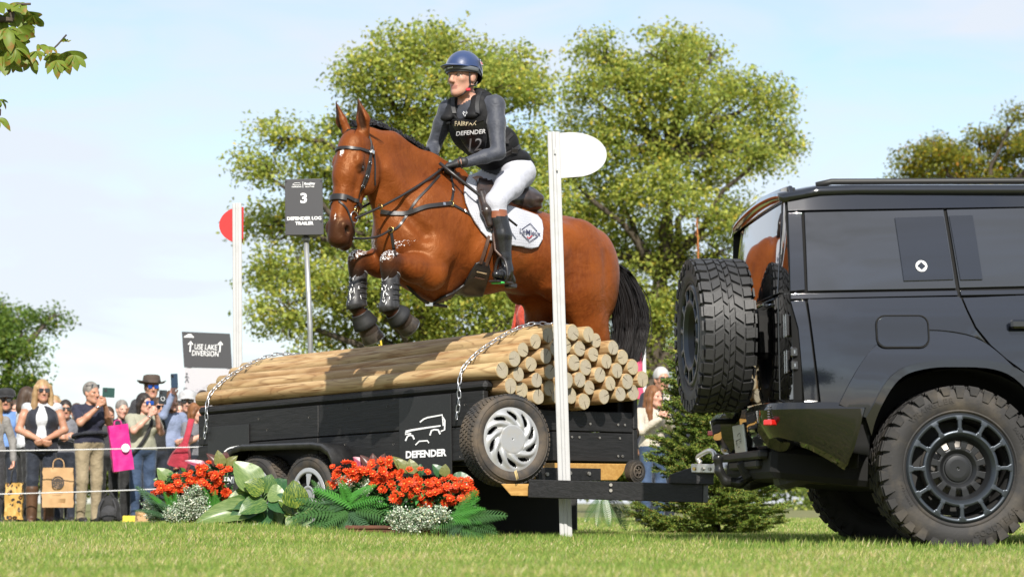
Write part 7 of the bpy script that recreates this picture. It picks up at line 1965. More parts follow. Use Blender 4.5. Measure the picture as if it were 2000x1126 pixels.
# red flowers
M_pet = mat('orange_red_petal', (.72, .085, .018), .5, spec=.3, noise=(60, .4, .7), c2=(.60, .045, .012), trans=.25); M_fc = mat('flower_centre', (.60, .22, .03), .7)
flower_me = []
for q in range(3):
    v = []; f = []; mi_ = []
    for ring, (n, l, el) in enumerate(((11, .027, .25), (9, .023, .65), (7, .016, 1.05))):
        for k in range(n):
            a = 2 * math.pi * (k + .5 * ring) / n + random.gauss(0, .08); e = el + random.gauss(0, .12); d = Vector((math.cos(a) * math.cos(e), math.sin(a) * math.cos(e), math.sin(e))); s = Vector((-math.sin(a), math.cos(a), 0)); b0 = d * .003; w = l * .24; o_ = len(v)
            v += [b0, b0 + d * l * .55 + s * w, b0 + d * l, b0 + d * l * .55 - s * w]; f.append((o_, o_ + 1, o_ + 2, o_ + 3)); mi_.append(0)
    o_ = len(v); v += [(.006 * math.cos(a), .006 * math.sin(a), .009) for a in np.linspace(0, 5.2, 6)]; f.append(tuple(range(o_, o_ + 6))); mi_.append(1)
    o = mesh('flower', v, f, [M_pet, M_fc], None, False, False, mi_); flower_me.append(o.data); bpy.data.objects.remove(o)
M_bush = attr_color(mat('bush_leaf', (.02, .07, .02), .45, trans=.15))
def flower_bush(label, px_, Y, blobs, foliage, n, seed):
    random.seed(seed); p = plant('flowering_bush', label, px_, Y); cnt = 0; tips = []
    tot = sum(r * r for _, _, r in blobs)
    for (x, y, r) in blobs:
        for k in range(max(3, int(n * r * r / tot))):
            a = random.uniform(0, 2 * math.pi); q = math.sqrt(random.random()) * r; dx, dy = q * math.cos(a), q * math.sin(a)
            dep = -.16 * math.sqrt(max(0, 1 - (q / r) ** 2)) * (r / 40) + random.gauss(0, .012); c = at(x + dx, y + dy * .8, Y); c.y += dep
            nrm = (Vector((dx / r * .7, -.75, -dy / r * .7 + .45)) + Vector((random.gauss(0, .22), random.gauss(0, .22), random.gauss(0, .22)))).normalized()
            o = link('flower', random.choice(flower_me), p); o.location = c - p.location; o.rotation_euler = nrm.to_track_quat('Z', 'Y').to_euler(); s = random.uniform(.8, 1.2); o.scale = (s, s, s * random.uniform(.8, 1.3)); tips.append(c + Vector((0, .03, -.02)))
    C = []
    for (x, y, rx, ry, m_) in foliage:
        u = rng.normal(0, 1, (m_, 3)); u /= np.linalg.norm(u, axis=1)[:, None]; u *= rng.random((m_, 1)) ** .4
        c0 = np.array(at(x, y, Y + .03)); C.append(c0 + u * np.array((rx * Y / F, .11, ry * Y / F)))
    C = np.concatenate(C); V_, F_ = leaf_cloud(C, .042, .55, .1); o = mesh('foliage', V_, F_, M_bush, p, False, True)
    t_ = np.array(((.02, .065, .018), (.035, .115, .026), (.06, .17, .035), (.05, .21, .045)))[rng.choice(4, len(C), p=(.4, .3, .2, .1))]; set_color(o, np.repeat(t_, 4, 0)); o['kind'] = 'stuff'
    stems(p, tips[::3], M_stem)
flower_bush('bush of orange-red flowers at the left end of the bed', 385, 16.0, [(385, 925, 22), (360, 938, 26), (330, 948, 24), (312, 955, 16), (410, 940, 24), (435, 928, 22), (432, 955, 22), (405, 915, 20), (345, 955, 18), (335, 985, 10), (385, 950, 14), (440, 968, 14)], [(385, 960, 75, 45, 900), (380, 1000, 70, 25, 500)], 88, 3)
flower_bush('bush of orange-red flowers beside the right trailer wheel', 700, 14.75, [(690, 915, 24), (670, 925, 28), (655, 935, 18), (712, 930, 22), (740, 920, 26), (752, 905, 18), (765, 918, 18), (735, 945, 18), (760, 945, 22)], [(700, 960, 60, 40, 700), (760, 970, 50, 40, 400), (690, 1000, 80, 30, 700)], 72, 4)
flower_bush('bush of orange-red flowers under the emblem board', 840, 14.35, [(800, 935, 24), (790, 960, 22), (825, 930, 18), (842, 945, 20), (815, 955, 16), (845, 970, 26), (830, 975, 18), (870, 948, 22), (890, 945, 24), (905, 965, 26), (920, 945, 14), (880, 970, 22), (928, 955, 9), (835, 990, 12), (862, 980, 16), (772, 970, 12)], [(840, 975, 80, 35, 1100), (870, 1000, 70, 30, 600), (800, 1010, 60, 25, 300)], 98, 5)
# frosted filigree foliage
M_frost = attr_color(mat('frosted_leaf', (.45, .52, .45), .7, trans=.15))
def frosted(label, px_, Y, blobs, seed):
    p = plant('frosted_plant', label, px_, Y); r = np.random.default_rng(seed); C = []; mb = MB()
    for (x, y, rx, ry, n) in blobs:
        for k in range(n):
            u = r.normal(0, 1, 3); u /= np.linalg.norm(u); u[1] = -abs(u[1]); e = np.array(at(x, y, Y)) + u * np.array((rx * Y / F, .09, ry * Y / F)) * r.random() ** .3
            b0 = np.array(at(x, y + ry * .7, Y + .02)); mb.tube([b0, (b0 + e) / 2 + np.array((0, -.01, .02)), e], [.002, .0018, .001], 3)
            dr = (e - b0); dr /= np.linalg.norm(dr) + 1e-9; C.append(e[None] - dr * r.uniform(0, .055, (24, 1)) + r.normal(0, .0085, (24, 3)))
    C = np.concatenate(C); V_, F_ = leaf_cloud(C, .0125, .7, -.1); o = mesh('foliage', V_, F_, M_frost, p, False, True)
    t_ = np.array(((.66, .68, .58), (.46, .55, .42), (.20, .33, .18), (.68, .64, .40)))[r.choice(4, len(C), p=(.42, .30, .20, .08))]; set_color(o, np.repeat(t_, 4, 0)); o['kind'] = 'stuff'
    mb.build('stems', M_stem, p, True, True)
frosted('frosted white-green plant under the left red flowers', 370, 15.85, [(375, 978, 34, 34, 90), (350, 1000, 34, 26, 70), (395, 1000, 24, 22, 45), (385, 955, 16, 14, 22)], 11)
frosted('frosted grey-green sprigs at the far left tip of the bed', 305, 16.0, [(302, 1000, 22, 22, 50), (290, 985, 12, 14, 18)], 12)
frosted('frosted white plant in front of the right terracotta trough', 812, 14.05, [(785, 1012, 34, 26, 90), (830, 1010, 34, 24, 85), (865, 1000, 20, 18, 36), (805, 1030, 24, 12, 30)], 13)
frosted('frosted sprigs between the dark fern and right red flowers', 690, 14.7, [(675, 940, 20, 16, 32), (715, 950, 14, 18, 26)], 14)
# ferns and palm fronds
M_fern = [mat('fern_dark', (.045, .115, .03), .38, spec=.5, trans=.15), mat('fern_bright', (.065, .24, .035), .4, trans=.2), mat('fern_grey', (.05, .11, .05), .45, trans=.15)]
frond_me = {}
def frond_mesh(kind, palm):
    key = (kind, palm)
    if key in frond_me: return frond_me[key]
    v = []; f = []; n = 15
    for i in range(n):
        t = .08 + .9 * i / n; x = t; z = .16 * t - .34 * t * t; l = (.30 if palm else .20) * math.sin(math.pi * min(1, t * .82 + .16)) ** .8
        for sg in (-1, 1):
            d = Vector((.62 if palm else .45, sg * .8, -.10)).normalized(); w = .016 if palm else .022; o_ = len(v); b0 = Vector((x, 0, z)); q = b0 + d * l * .5 + Vector((0, 0, .02)); e = b0 + d * l - Vector((0, 0, .04))
            v += [b0 + Vector((-w, 0, 0)), b0 + Vector((w, 0, 0)), q + Vector((w * 1.1, 0, 0)), q - Vector((w * 1.1, 0, 0)), e]; f += [(o_, o_ + 1, o_ + 2, o_ + 3), (o_ + 3, o_ + 2, o_ + 4)]
    o_ = len(v)
    for i in range(9): t = i / 8; v += [(t, -.007, .16 * t - .34 * t * t + .003), (t, .007, .16 * t - .34 * t * t + .003)]
    f += [(o_ + 2 * i, o_ + 2 * i + 1, o_ + 2 * i + 3, o_ + 2 * i + 2) for i in range(8)]
    o = mesh('frond', v, f, M_fern[kind], None, False); frond_me[key] = o.data; bpy.data.objects.remove(o); return frond_me[key]
def fern(label, px_, Y, fronds, palm=False, name='fern'):
    p = plant(name, label, px_, Y); fronds = fronds + [(bx + random.uniform(-22, 22), by + random.uniform(-8, 8), tx + random.uniform(-26, 26), ty + random.uniform(-14, 6), k, ln + random.uniform(-.1, .2)) for q in range(2 if px_ < 1000 else 0) for (bx, by, tx, ty, k, ln) in fronds]
    for (bx, by, tx, ty, k, ln) in fronds:
        a = at(bx, by, Y + random.uniform(0, .05)); b_ = at(tx, ty, Y); L0 = (b_ - a).length; b_ = b_ + Vector((0, -ln * L0, 0)); d = b_ - a; x = d.normalized()
        up = (CAM - a).normalized() * .6 + Vector((0, 0, .8)); y = up.cross(x).normalized(); z = x.cross(y)
        o = link('frond', frond_mesh(k, palm), p); o.location = a - p.location; o.rotation_euler = Matrix((x, y, z)).transposed().to_euler(); L_ = d.length; o.scale = (L_, L_, L_)
fern('dark fern fronds spilling on the grass beside the wheels', 660, 14.55, [(660, 990, 615, 945, 0, 0), (655, 995, 600, 975, 0, .2), (660, 1000, 596, 1005, 0, .4), (665, 1005, 610, 1035, 0, .6), (670, 1000, 650, 1042, 0, .8), (675, 990, 640, 955, 1, .1), (680, 985, 668, 945, 1, .1), (690, 985, 722, 950, 1, .1), (690, 990, 735, 975, 1, .3), (690, 1000, 740, 1005, 0, .5), (685, 1005, 720, 1035, 2, .7), (680, 1005, 690, 1045, 2, .8), (672, 985, 630, 990, 2, .5), (700, 1000, 760, 1020, 0, .6), (695, 985, 715, 965, 1, .5), (668, 1008, 630, 1020, 0, .7), (560 + 45, 1010, 565, 1020, 0, .5)])
fern('palm-like fern at the right end of the flower bed', 905, 14.1, [(885, 1010, 930, 965, 1, .1), (890, 1010, 945, 985, 1, .2), (895, 1015, 962, 1000, 0, .3), (900, 1018, 972, 1030, 0, .4), (900, 1022, 950, 1048, 0, .6), (895, 1022, 915, 1050, 2, .7), (890, 1015, 880, 1045, 2, .8), (885, 1012, 860, 1040, 0, .6), (892, 1012, 925, 1005, 1, .5)], True)
fern('pale fern frond at the far left of the bed', 322, 15.9, [(330, 1000, 290, 955, 2, .1), (330, 1002, 300, 975, 2, .2), (335, 1000, 325, 960, 1, .2), (328, 1008, 282, 990, 2, .3), (340, 1005, 345, 970, 1, .4), (350, 1010, 355, 975, 1, .3), (430, 1005, 425, 965, 1, .2), (425, 1005, 405, 975, 0, .2), (440, 1010, 450, 985, 0, .3)])
fern('dark palm leaves in the shade under the trailer drawbar', 1190, 15.6, [(1185, 970, 1215, 1020, 0, .3), (1180, 968, 1190, 1025, 0, .4), (1175, 970, 1165, 1025, 0, .3), (1190, 968, 1232, 1000, 0, .2), (1170, 972, 1140, 1015, 0, .2), (1195, 985, 1225, 1030, 0, .5)], True)
# terracotta troughs
M_trc = mat('terracotta', (.12, .045, .022), .8, noise=(9, .4, .7), c2=(.06, .025, .015), bump=(40, .2, .003))
for i, (x0, x1, Y, lb) in enumerate(((680, 790, 14.45, 'terracotta trough under the fern and right red flowers'), (790, 905, 14.2, 'terracotta trough behind the white frosted plant'), (330, 450, 16.15, 'terracotta trough under the left red flowers'))):
    a, b_ = at(x0, 1000, Y), at(x1, 1000, Y); c = (a + b_) / 2; zz = float(hump(c.x, Y)); w = (b_ - a).length; tr_ = thing('planter', lb, 'planter', (c.x, Y, zz))
    mb = MB(); prof = [(.46, 0), (.5, .045), (.53, .045), (.53, .065), (.49, .065), (.47, .05)]
    v = []; f = []
    for (k, z) in prof:
        for sx, sy in ((-1, -1), (1, -1), (1, 1), (-1, 1)): v.append((sx * w * k, sy * (.10 + (k - .5) * .3), z))
    for j in range(len(prof) - 1):
        for q in range(4): f.append((j * 4 + q, j * 4 + (q + 1) % 4, (j + 1) * 4 + (q + 1) % 4, (j + 1) * 4 + q))
    mb.add(v, f); mb.build('trough', M_trc, tr_, False, False, .004); mb = MB(); mb.box((0, 0, .045), (w * .94, .17, .02)); mb.build('soil', mat('soil', (.03, .022, .016), .95), tr_)
# ------------------------------------------------------------------ the spectators
def cloth(name, c, c2=None, rough=.8, bump=.35): return mat(name, c, rough, noise=(7, .38, .68), c2=c2 or tuple(x * .72 for x in c), bump=(8, bump * 2.2, .05), sheen=.1)
M_sk2 = mat('skin_fair', (.50, .30, .225), .5, noise=(9, .35, .7), c2=(.52, .25, .18), sss=.1)
M_sk3 = mat('skin_tanned', (.41, .225, .15), .5, noise=(9, .35, .7), c2=(.40, .18, .11), sss=.1)
M_shoe = mat('dark_shoes', (.02, .018, .016), .5)
M_lens = mat('sunglass_lens', (.008, .008, .010), .06, coat=1); M_blue_lens = mat('blue_mirror_lens', (.02, .10, .45), .06, .6)
HAIR = {n: mat('hair_' + n, c, .55, spec=.35, noise=(30, .35, .7), c2=c2, bump=(40, .5, .01), stretch=(1, 1, .12)) for n, c, c2 in (('blonde', (.36, .24, .12), (.20, .12, .055)), ('black', (.014, .011, .010), (.035, .025, .02)), ('grey', (.22, .20, .18), (.11, .10, .09)), ('brown', (.11, .052, .024), (.05, .024, .012)), ('auburn', (.20, .085, .032), (.10, .04, .016)), ('darkbrown', (.035, .02, .013), (.06, .035, .02)), ('silver', (.45, .44, .43), (.28, .27, .26)))}
POSES = {   # left elbow, left wrist, right elbow, right wrist in (forward, left, up) from the chest, metres for a 1.70 m figure
    'clasp': ((.02, .27, -.24), (.20, .04, -.36), (.02, -.27, -.24), (.20, -.02, -.37)),
    'phone': ((.14, .20, -.16), (.27, .05, .06), (.16, -.22, -.15), (.27, -.05, .04)),
    'phone_low': ((.10, .22, -.20), (.27, .07, -.06), (.12, -.22, -.20), (.27, -.05, -.06)),
    'high': ((.02, .26, -.22), (.14, .12, -.28), (.20, -.20, .02), (.24, -.10, .28)),
    'down': ((.00, .28, -.25), (.06, .28, -.50), (.00, -.28, -.25), (.06, -.28, -.50)),
    'fold': ((.08, .26, -.22), (.24, .06, -.18), (.08, -.26, -.22), (.22, .0, -.16)),
    'face': ((.16, .22, -.12), (.22, .06, .14), (.10, -.24, -.20), (.22, -.08, -.10)), }
PEOPLE = {}
def person(key, label, hx, hy, Y, face, pose, top, legs, skin=M_sk2, hair='brown', style='short', sleeve='short', build=1., look=None, shoes=M_shoe, ground=None, group='spectators', beard=None, boots=None, bust=0.):
    hc = at(hx, hy, Y); gz = 0. if ground is None else ground; H_ = (hc.z - gz) / 1.575; s = H_     # head centre height of a 1.70 m figure
    f = Vector((math.sin(R(face)), -math.cos(R(face)), 0)); l = Vector((-f.y, f.x, 0)); u = Vector((0, 0, 1)); hf = f if look is None else Vector((math.sin(R(look)), -math.cos(R(look)), 0))
    root = thing('person', label, 'person', (hc.x, Y, gz), group=group); B = Vector((hc.x, Y, gz)) - f * .02
    def p(a, b, c): return B + (f * a + l * b + u * c) * s
    sd_ = Solid(k=.03); w = build
    T, LG, SK, SH = 3, 4, 0, 5
    sd_.ell(p(0, 0, .97), (.115 * w * s, .165 * w * s, .13 * s), (f, l, u), LG, k=.05)
    sd_.ell(p(.01 * w, 0, 1.08), (.115 * w * s, .15 * w * s, .13 * s), (f, l, u), T, k=.06)
    sd_.ell(p(0, 0, 1.27), (.115 * w * s, .165 * w * s, .17 * s), (f, l, u), T, k=.06)
    if bust:
        for b_ in (1, -1): sd_.ell(p(.085 * w, .07 * b_ * w, 1.24), (.065 * s, .07 * s, .07 * s), (f, l, u), T, k=.05)
    sd_.ell(p(-.01, 0, .99), (.125 * w * s, .172 * w * s, .075 * s), (f, l, u), T, k=.04)      # hem of the top
    shw = .175 * (.5 + .5 * w)
    sd_.cone(p(-.005, shw, 1.385), p(-.005, -shw, 1.385), .058 * s, .058 * s, T, k=.05)
    sd_.cone(p(-.01, 0, 1.38), p(.01, 0, 1.50), .056 * s, .050 * s, SK, k=.02)
    sd_.cone(p(-.02, 0, 1.37), p(-.012, 0, 1.43), .075 * s, .062 * s, T, k=.02)
    for sg in (1, -1):
        sd_.chain([p(0, .085 * sg * w, .93), p(.015, .10 * sg, .52), p(-.01, .10 * sg, .09)], [.090 * w * s, .066 * w * s, .052 * s], LG, k=.03)
        if boots: sd_.chain([p(.012, .10 * sg, .42), p(-.01, .10 * sg, .08)], [.075 * s, .064 * s], SH, k=.01)
        sd_.chain([p(-.04, .10 * sg, .05), p(.14, .115 * sg, .035)], [.045 * s, .036 * s], SH, k=.02)
    ch = lambda o: p(o[0], o[1], 1.36 + o[2])
    eL, wL, eR, wR = [ch(o) for o in POSES[pose]]
    for sg, e, wr in ((1, eL, wL), (-1, eR, wR)):
        sh = p(-.005, shw * sg, 1.375)
        if sleeve == 'short': m_ = sh.lerp(e, .62); sd_.chain([sh, m_], [.060 * s * w ** .5, .058 * s * w ** .5], T, k=.02); sd_.chain([sh.lerp(e, .5), e], [.046 * s, .040 * s], SK, k=.02); sd_.chain([e, e.lerp(wr, .4), wr], [.040 * s, .039 * s, .027 * s], SK, k=.02)
        elif sleeve == 'none': sd_.chain([sh, sh.lerp(e, .4), e], [.052 * s, .052 * s * w ** .5, .042 * s], SK, k=.02); sd_.chain([e, e.lerp(wr, .4), wr], [.041 * s, .040 * s, .027 * s], SK, k=.02)
        else: sd_.chain([sh, e, wr], [.062 * s, .052 * s, .040 * s], T, k=.02)
        fw = (wr - e).normalized()
        if pose in ('phone', 'phone_low', 'face', 'high') and (sg < 0 or pose != 'high'): hand_on(sd_, wr, (u * .8 + fw * .4 + f * .1), -f * .4 - l * sg, 1.0 * s, SK, .55, -sg)
        else: hand_on(sd_, wr, fw, -l * sg * .8 - f * .2, 1.0 * s, SK, .5, -sg)
    C = hc + hf * .01
    hp = head_on(sd_, C, hf, (0, 0, 1), 1.02 * s, SK, 1, 2)
    V_, F_ = sd_.surface(.0115, 1); tg_ = sd_.tags(V_[F_].mean(1))
    mesh('body', V_, F_, [skin, M_lip, M_eyes, top, legs, shoes if not boots else boots], root, True, True, tg_)
    hm = HAIR[hair]; hs_ = Solid(k=.02); ff, ll, uu = frame(hf)
    sc = 1.02 * s
    if style != 'bald':
        hs_.ell(hp(-.022, 0, .048), (.104 * sc, .086 * sc, .100 * sc), (ff, ll, uu), 0)
        if style in ('long', 'curly'):
            for sg in (1, -1): hs_.chain([hp(.02, .075 * sg, .05), hp(.005, .088 * sg, -.04), hp(.0, .092 * sg, -.16), hp(.03, .095 * sg, -.24 - (.10 if style == 'curly' else 0))], [.034 * sc, .036 * sc, .040 * sc, .022 * sc], 0)
            hs_.chain([hp(-.07, 0, 0), hp(-.075, 0, -.12), hp(-.07, 0, -.22)], [.075 * sc, .080 * sc, .05 * sc], 0)
            if style == 'curly':
                for q in range(36): a = random.uniform(0, 6.28); hs_.ell(hp(-.03 + .05 * math.cos(a), .088 * math.sin(a), random.uniform(-.32, .02)), .020 * sc, None, 0)
        elif style == 'bob':
            for sg in (1, -1): hs_.chain([hp(.03, .072 * sg, .05), hp(-.01, .085 * sg, -.02), hp(-.02, .080 * sg, -.11)], [.030 * sc, .034 * sc, .028 * sc], 0)
            hs_.ell(hp(-.065, 0, -.04), (.06 * sc, .075 * sc, .09 * sc), (ff, ll, uu), 0)
        elif style == 'tail':
            hs_.chain([hp(-.09, 0, .03), hp(-.14, 0, -.03), hp(-.12, 0, -.18)], [.035 * sc, .035 * sc, .015 * sc], 0)
        hs_.ell(hp(.085, 0, -.03), (.062 * sc, .062 * sc, .088 * sc), (ff, ll, uu), 0, k=.012, op='-')
        hs_.ell(hp(.055, 0, -.12), (.09 * sc, .058 * sc, .07 * sc), (ff, ll, uu), 0, k=.012, op='-')
        hs_.build('hair', .0115, hm, root, True, 1)
    if beard:
        bs = Solid(k=.015)
        for sg in (1, -1): bs.chain([hp(-.005, .066 * sg, -.03), hp(.02, .056 * sg, -.085), hp(.068, .018 * sg, -.118)], [.016 * sc, .022 * sc, .024 * sc], 0)
        bs.cone(hp(.088, -.022, -.048), hp(.088, .022, -.048), .007 * sc, .007 * sc, 0); bs.build('beard', .009, HAIR[beard], root, True, 1)
    PEOPLE[key] = dict(root=root, p=p, hp=hp, f=f, l=l, hf=(ff, ll, uu), wL=wL, wR=wR, s=s, Y=Y); return PEOPLE[key]
def glasses(k, lens=M_lens, up=0.):
    d = PEOPLE[k]; hp = d['hp']; ff, ll, uu = d['hf']; Mx = Matrix((ff, ll, uu)).transposed(); g_ = link('sunglasses', None, d['root'])
    for sg in (1, -1):
        mb = MB(); mb.box(hp(.098 - .9 * up * .6, .033 * sg, .010 + up), (.010, .058, .044), Mx @ Matrix.Rotation(R(-14) * sg, 3, 'Z'), .012); mb.build('lens', lens, g_, False, True)
        mb = MB(); mb.tube([hp(.090 - .9 * up * .6, .062 * sg, .018 + up), hp(-.01, .084 * sg, .015 + up)], .004, 5); mb.build('temple', M_shoe, g_, True, True)
    mb = MB(); mb.tube([hp(.100 - .9 * up * .6, -.012, .016 + up), hp(.100 - .9 * up * .6, .012, .016 + up)], .004, 5); mb.build('bridge', M_shoe, g_, True, True)
def hat(k, m, brim=.0, cap=False):
    d = PEOPLE[k]; hp = d['hp']; ff, ll, uu = d['hf']; h_ = link('hat', None, d['root']); Mx = Matrix((ff, ll, uu)).transposed().to_4x4(); Mx.translation = hp(-.012, 0, .060)
    mb = MB(); s = 1.04
    if cap:
        mb.lathe([(.108 * s, 0), (.108 * s, .03), (.096 * s, .07), (.06 * s, .098), (0, .106)], 28, Mx); mb.build('crown', m, h_, True, True)
        v = []; f = []
        for i, (r0, dz) in enumerate(((.10, .012), (.15, .006), (.185, -.008), (.18, -.014), (.10, .004))):
            for q in range(13): a = -.95 + 1.9 * q / 12; v.append(Mx @ Vector((r0 * math.cos(a) * (1 if i == 0 else .98), .107 * math.sin(a) / math.sin(.95) * (.86 if i else .93), dz - .012 * abs(math.sin(a)))))
        for i in range(4):
            for q in range(12): f.append((i * 13 + q, i * 13 + q + 1, (i + 1) * 13 + q + 1, (i + 1) * 13 + q))
        mesh('peak', v, f, m, h_, True, True)
    else:
        pr = [(brim, -.004), (brim * .82, -.012), (.110, .002), (.106, .045), (.098, .085), (.07, .098), (.03, .088), (0, .082)]; v = []; f = []; n = 36
        for q in range(n):
            a = 2 * math.pi * q / n
            for i, (r_, z) in enumerate(pr): v.append(Mx @ Vector((r_ * math.cos(a) * 1.05, r_ * math.sin(a), z + (.035 * abs(math.sin(a)) ** 2 if i == 0 else .008 * abs(math.sin(a)) if i == 1 else 0))))
        m2 = len(pr)
        for q in range(n):
            for i in range(m2 - 1): q2 = (q + 1) % n; f.append((q * m2 + i, q2 * m2 + i, q2 * m2 + i + 1, q * m2 + i + 1))
        o = mesh('crown', v, f, m, h_, True, True); o.modifiers.new('s', 'SOLIDIFY').thickness = .004
        mb.lathe([(.112, .004), (.114, .006), (.111, .028), (.108, .028)], 28, Mx); mb.build('band', M_shoe, h_, True, True)
def phone(px_, py_, Y, w, h, m, label, roll=0., yaw=0., ring=False):
    c = at(px_, py_, Y); root = thing('phone', label, 'phone', c); Rm = Matrix.Rotation(R(yaw), 3, 'Z') @ Matrix.Rotation(R(roll), 3, 'Y'); mb = MB(); mb.box((0, 0, 0), (w, .010, h), Rm, .004); mb.build('case', m, root)
    mb = MB(); mb.box(Rm @ Vector((-w * .26, -.007, h * .32 if h > w else h * .2)), (w * .36 if h > w else .03, .005, .032), Rm, .004); mb.build('camera_bump', M_lens, root)
    if ring:
        mb = MB(); cc = Rm @ Vector((0, -.0065, -.018)); mb.tube([cc + Rm @ Vector((.021 * math.cos(a), 0, .021 * math.sin(a))) for a in np.linspace(0, 2 * math.pi, 21)], .0026, 5, False); mb.build('magnet_ring', M_white_print, root, True)
navy = cloth('navy_fleece', (.010, .012, .022)); white_t = cloth('white_cotton', (.52, .53, .56)); jeans = cloth('blue_denim', (.035, .065, .13), (.02, .04, .085)); dkj = cloth('dark_denim', (.012, .017, .030)); khaki = cloth('khaki_cotton', (.27, .22, .14), (.23, .185, .115), .85, .4); blackc = cloth('black_cotton', (.010, .010, .011)); sage = cloth('sage_cotton', (.29, .285, .215), (.235, .23, .17)); polo = cloth('navy_polo_cloth', (.010, .011, .030)); blue_s = cloth('blue_shirt', (.13, .24, .50)); bluegrey = cloth('bluegrey_shirt', (.20, .24, .36)); grey_t = cloth('grey_top', (.16, .16, .18)); cream = cloth('cream_fleece', (.50, .45, .37)); red_j = cloth('red_quilt', (.52, .055, .022), (.42, .04, .018)); coat_g = cloth('grey_coat', (.22, .21, .20)); dkgrey = cloth('charcoal_cloth', (.03, .03, .034)); M_bootb = mat('brown_boot', (.11, .055, .028), .5, noise=(9, .4, .7), c2=(.06, .03, .016))
person('cap', 'bearded man in black cap, sunglasses and blue shirt at the left edge', 12, 783, 28.2, 10, 'down', blue_s, dkj, M_sk3, 'darkbrown', 'short', 'long', 1.05, beard='darkbrown'); glasses('cap'); hat('cap', blackc, cap=True)
person('edge', 'long-haired woman in a grey coat cut off by the left frame edge', -14, 792, 25.9, 25, 'down', coat_g, dkgrey, M_sk2, 'blonde', 'long', 'long', 1.05)
person('back', 'dark-haired woman in white T-shirt and black trousers, turned away', 54, 777, 27.3, 120, 'fold', white_t, blackc, M_sk2, 'darkbrown', 'long', 'short', 1.0)
person('gilet', 'blonde woman in navy gilet and white blouse with hands clasped', 83, 764, 26.1, 14, 'clasp', white_t, dkj, M_sk3, 'blonde', 'long', 'none', 1.06, look=22, boots=M_bootb, bust=1); glasses('gilet')
person('peek', 'woman in sunglasses and black headband peering from the second row', 128, 800, 27.9, 10, 'fold', grey_t, dkj, M_sk3, 'black', 'short', 'long', .95, look=15); glasses('peek')
person('polo', 'grey-haired woman in navy polo and khaki trousers photographing', 178, 768, 26.2, 40, 'phone', polo, khaki, M_sk3, 'grey', 'short', 'short', 1.08, look=52, bust=.6); glasses('polo', M_lens, .075)
person('sage', 'dark-haired woman in sage T-shirt, blue mirrored glasses and jeans', 281, 788, 26.2, 38, 'phone', sage, jeans, M_sk2, 'black', 'bob', 'short', 1.14, look=50, bust=1); glasses('sage', M_blue_lens)
person('hat', 'tall man in wide-brimmed brown hat behind the sage T-shirt', 296, 757, 28.4, 20, 'down', dkgrey, dkj, M_sk3, 'brown', 'short', 'long', 1.0); glasses('hat', M_blue_lens); hat('hat', mat('brown_felt', (.055, .038, .028), .85), .175)
person('mid', 'person with dark hair half hidden behind a raised phone', 309, 796, 27.5, 30, 'down', blackc, dkj, M_sk3, 'darkbrown', 'short', 'long', .95); glasses('mid')
person('beard', 'bearded man in blue-grey shirt holding a phone overhead', 334, 784, 27.6, 35, 'high', bluegrey, dkj, M_sk2, 'brown', 'short', 'long', 1.0, beard='brown')
person('greycap', 'man in pale grey cap and spectacles in the back row', 366, 786, 28.8, 5, 'down', grey_t, dkj, M_sk2, 'brown', 'short', 'long', 1.0); hat('greycap', cloth('pale_cap', (.42, .42, .43)), cap=True); glasses('greycap')
person('sling', 'brown-haired woman in grey top with a red bag beside the trailer', 381, 806, 25.8, 60, 'face', grey_t, dkj, M_sk2, 'auburn', 'bob', 'short', 1.0, look=75)
person('far', 'dark-haired spectator showing just above the far log ends', 396, 783, 29.4, 0, 'down', dkgrey, dkj, M_sk3, 'black', 'short', 'long', 1.0)
person('curly', 'woman with long wavy auburn hair in a cream fleece by the conifer', 1276, 775, 23.6, 25, 'phone_low', cream, jeans, M_sk2, 'auburn', 'curly', 'long', 1.0, look=48)
person('silver', 'silver-haired man in dark jacket behind the wavy-haired woman', 1292, 742, 25.4, 20, 'down', navy, dkj, M_sk3, 'silver', 'short', 'long', 1.05); glasses('silver')
person('steward', 'person in red quilted jacket half hidden beneath the horse belly', 1040, 548, 18.9, -60, 'clasp', red_j, dkj, M_sk2, 'brown', 'short', 'long', 1.15, ground=.42)
mb = MB(); c = at(1040, 900, 18.9); mb.box((c.x, 18.9, .20), (.7, .6, .43), None, .01); tag(mb.build('step_box', M_bw), 'low wooden box behind the trailer on which the red jacket stands', 'box')
for i, (x, y, Y, fc, lb, tp, hr, st) in enumerate(((30, 800, 29.6, 20, 'dark-haired head between the black cap and the white T-shirt', dkgrey, 'darkbrown', 'short'), (106, 792, 29.4, 15, 'fair-haired head just behind the gilet shoulder', blackc, 'blonde', 'bob'), (150, 806, 29.8, 25, 'brown-haired spectator in black behind the navy polo', blackc, 'brown', 'short'), (212, 812, 29.6, 20, 'dark-clothed spectator behind the pink bag', dkgrey, 'darkbrown', 'tail'), (238, 800, 29.9, 30, 'grey-haired spectator in navy between polo and sage T-shirt', navy, 'grey', 'short'), (258, 812, 29.3, 25, 'auburn-haired spectator behind the sage T-shirt shoulder', dkgrey, 'auburn', 'bob'), (350, 802, 29.6, 15, 'dark-haired spectator behind the raised blue sleeve', navy, 'black', 'short'), (1262, 800, 27.8, 20, 'dark-clothed spectator by the trailer end near the cream fleece', dkgrey, 'brown', 'short'))): person('row%d' % i, lb, x, y, Y, fc, 'down', tp, blackc, (M_sk2, M_sk3)[i % 2], hr, st, 'long', 1.05)
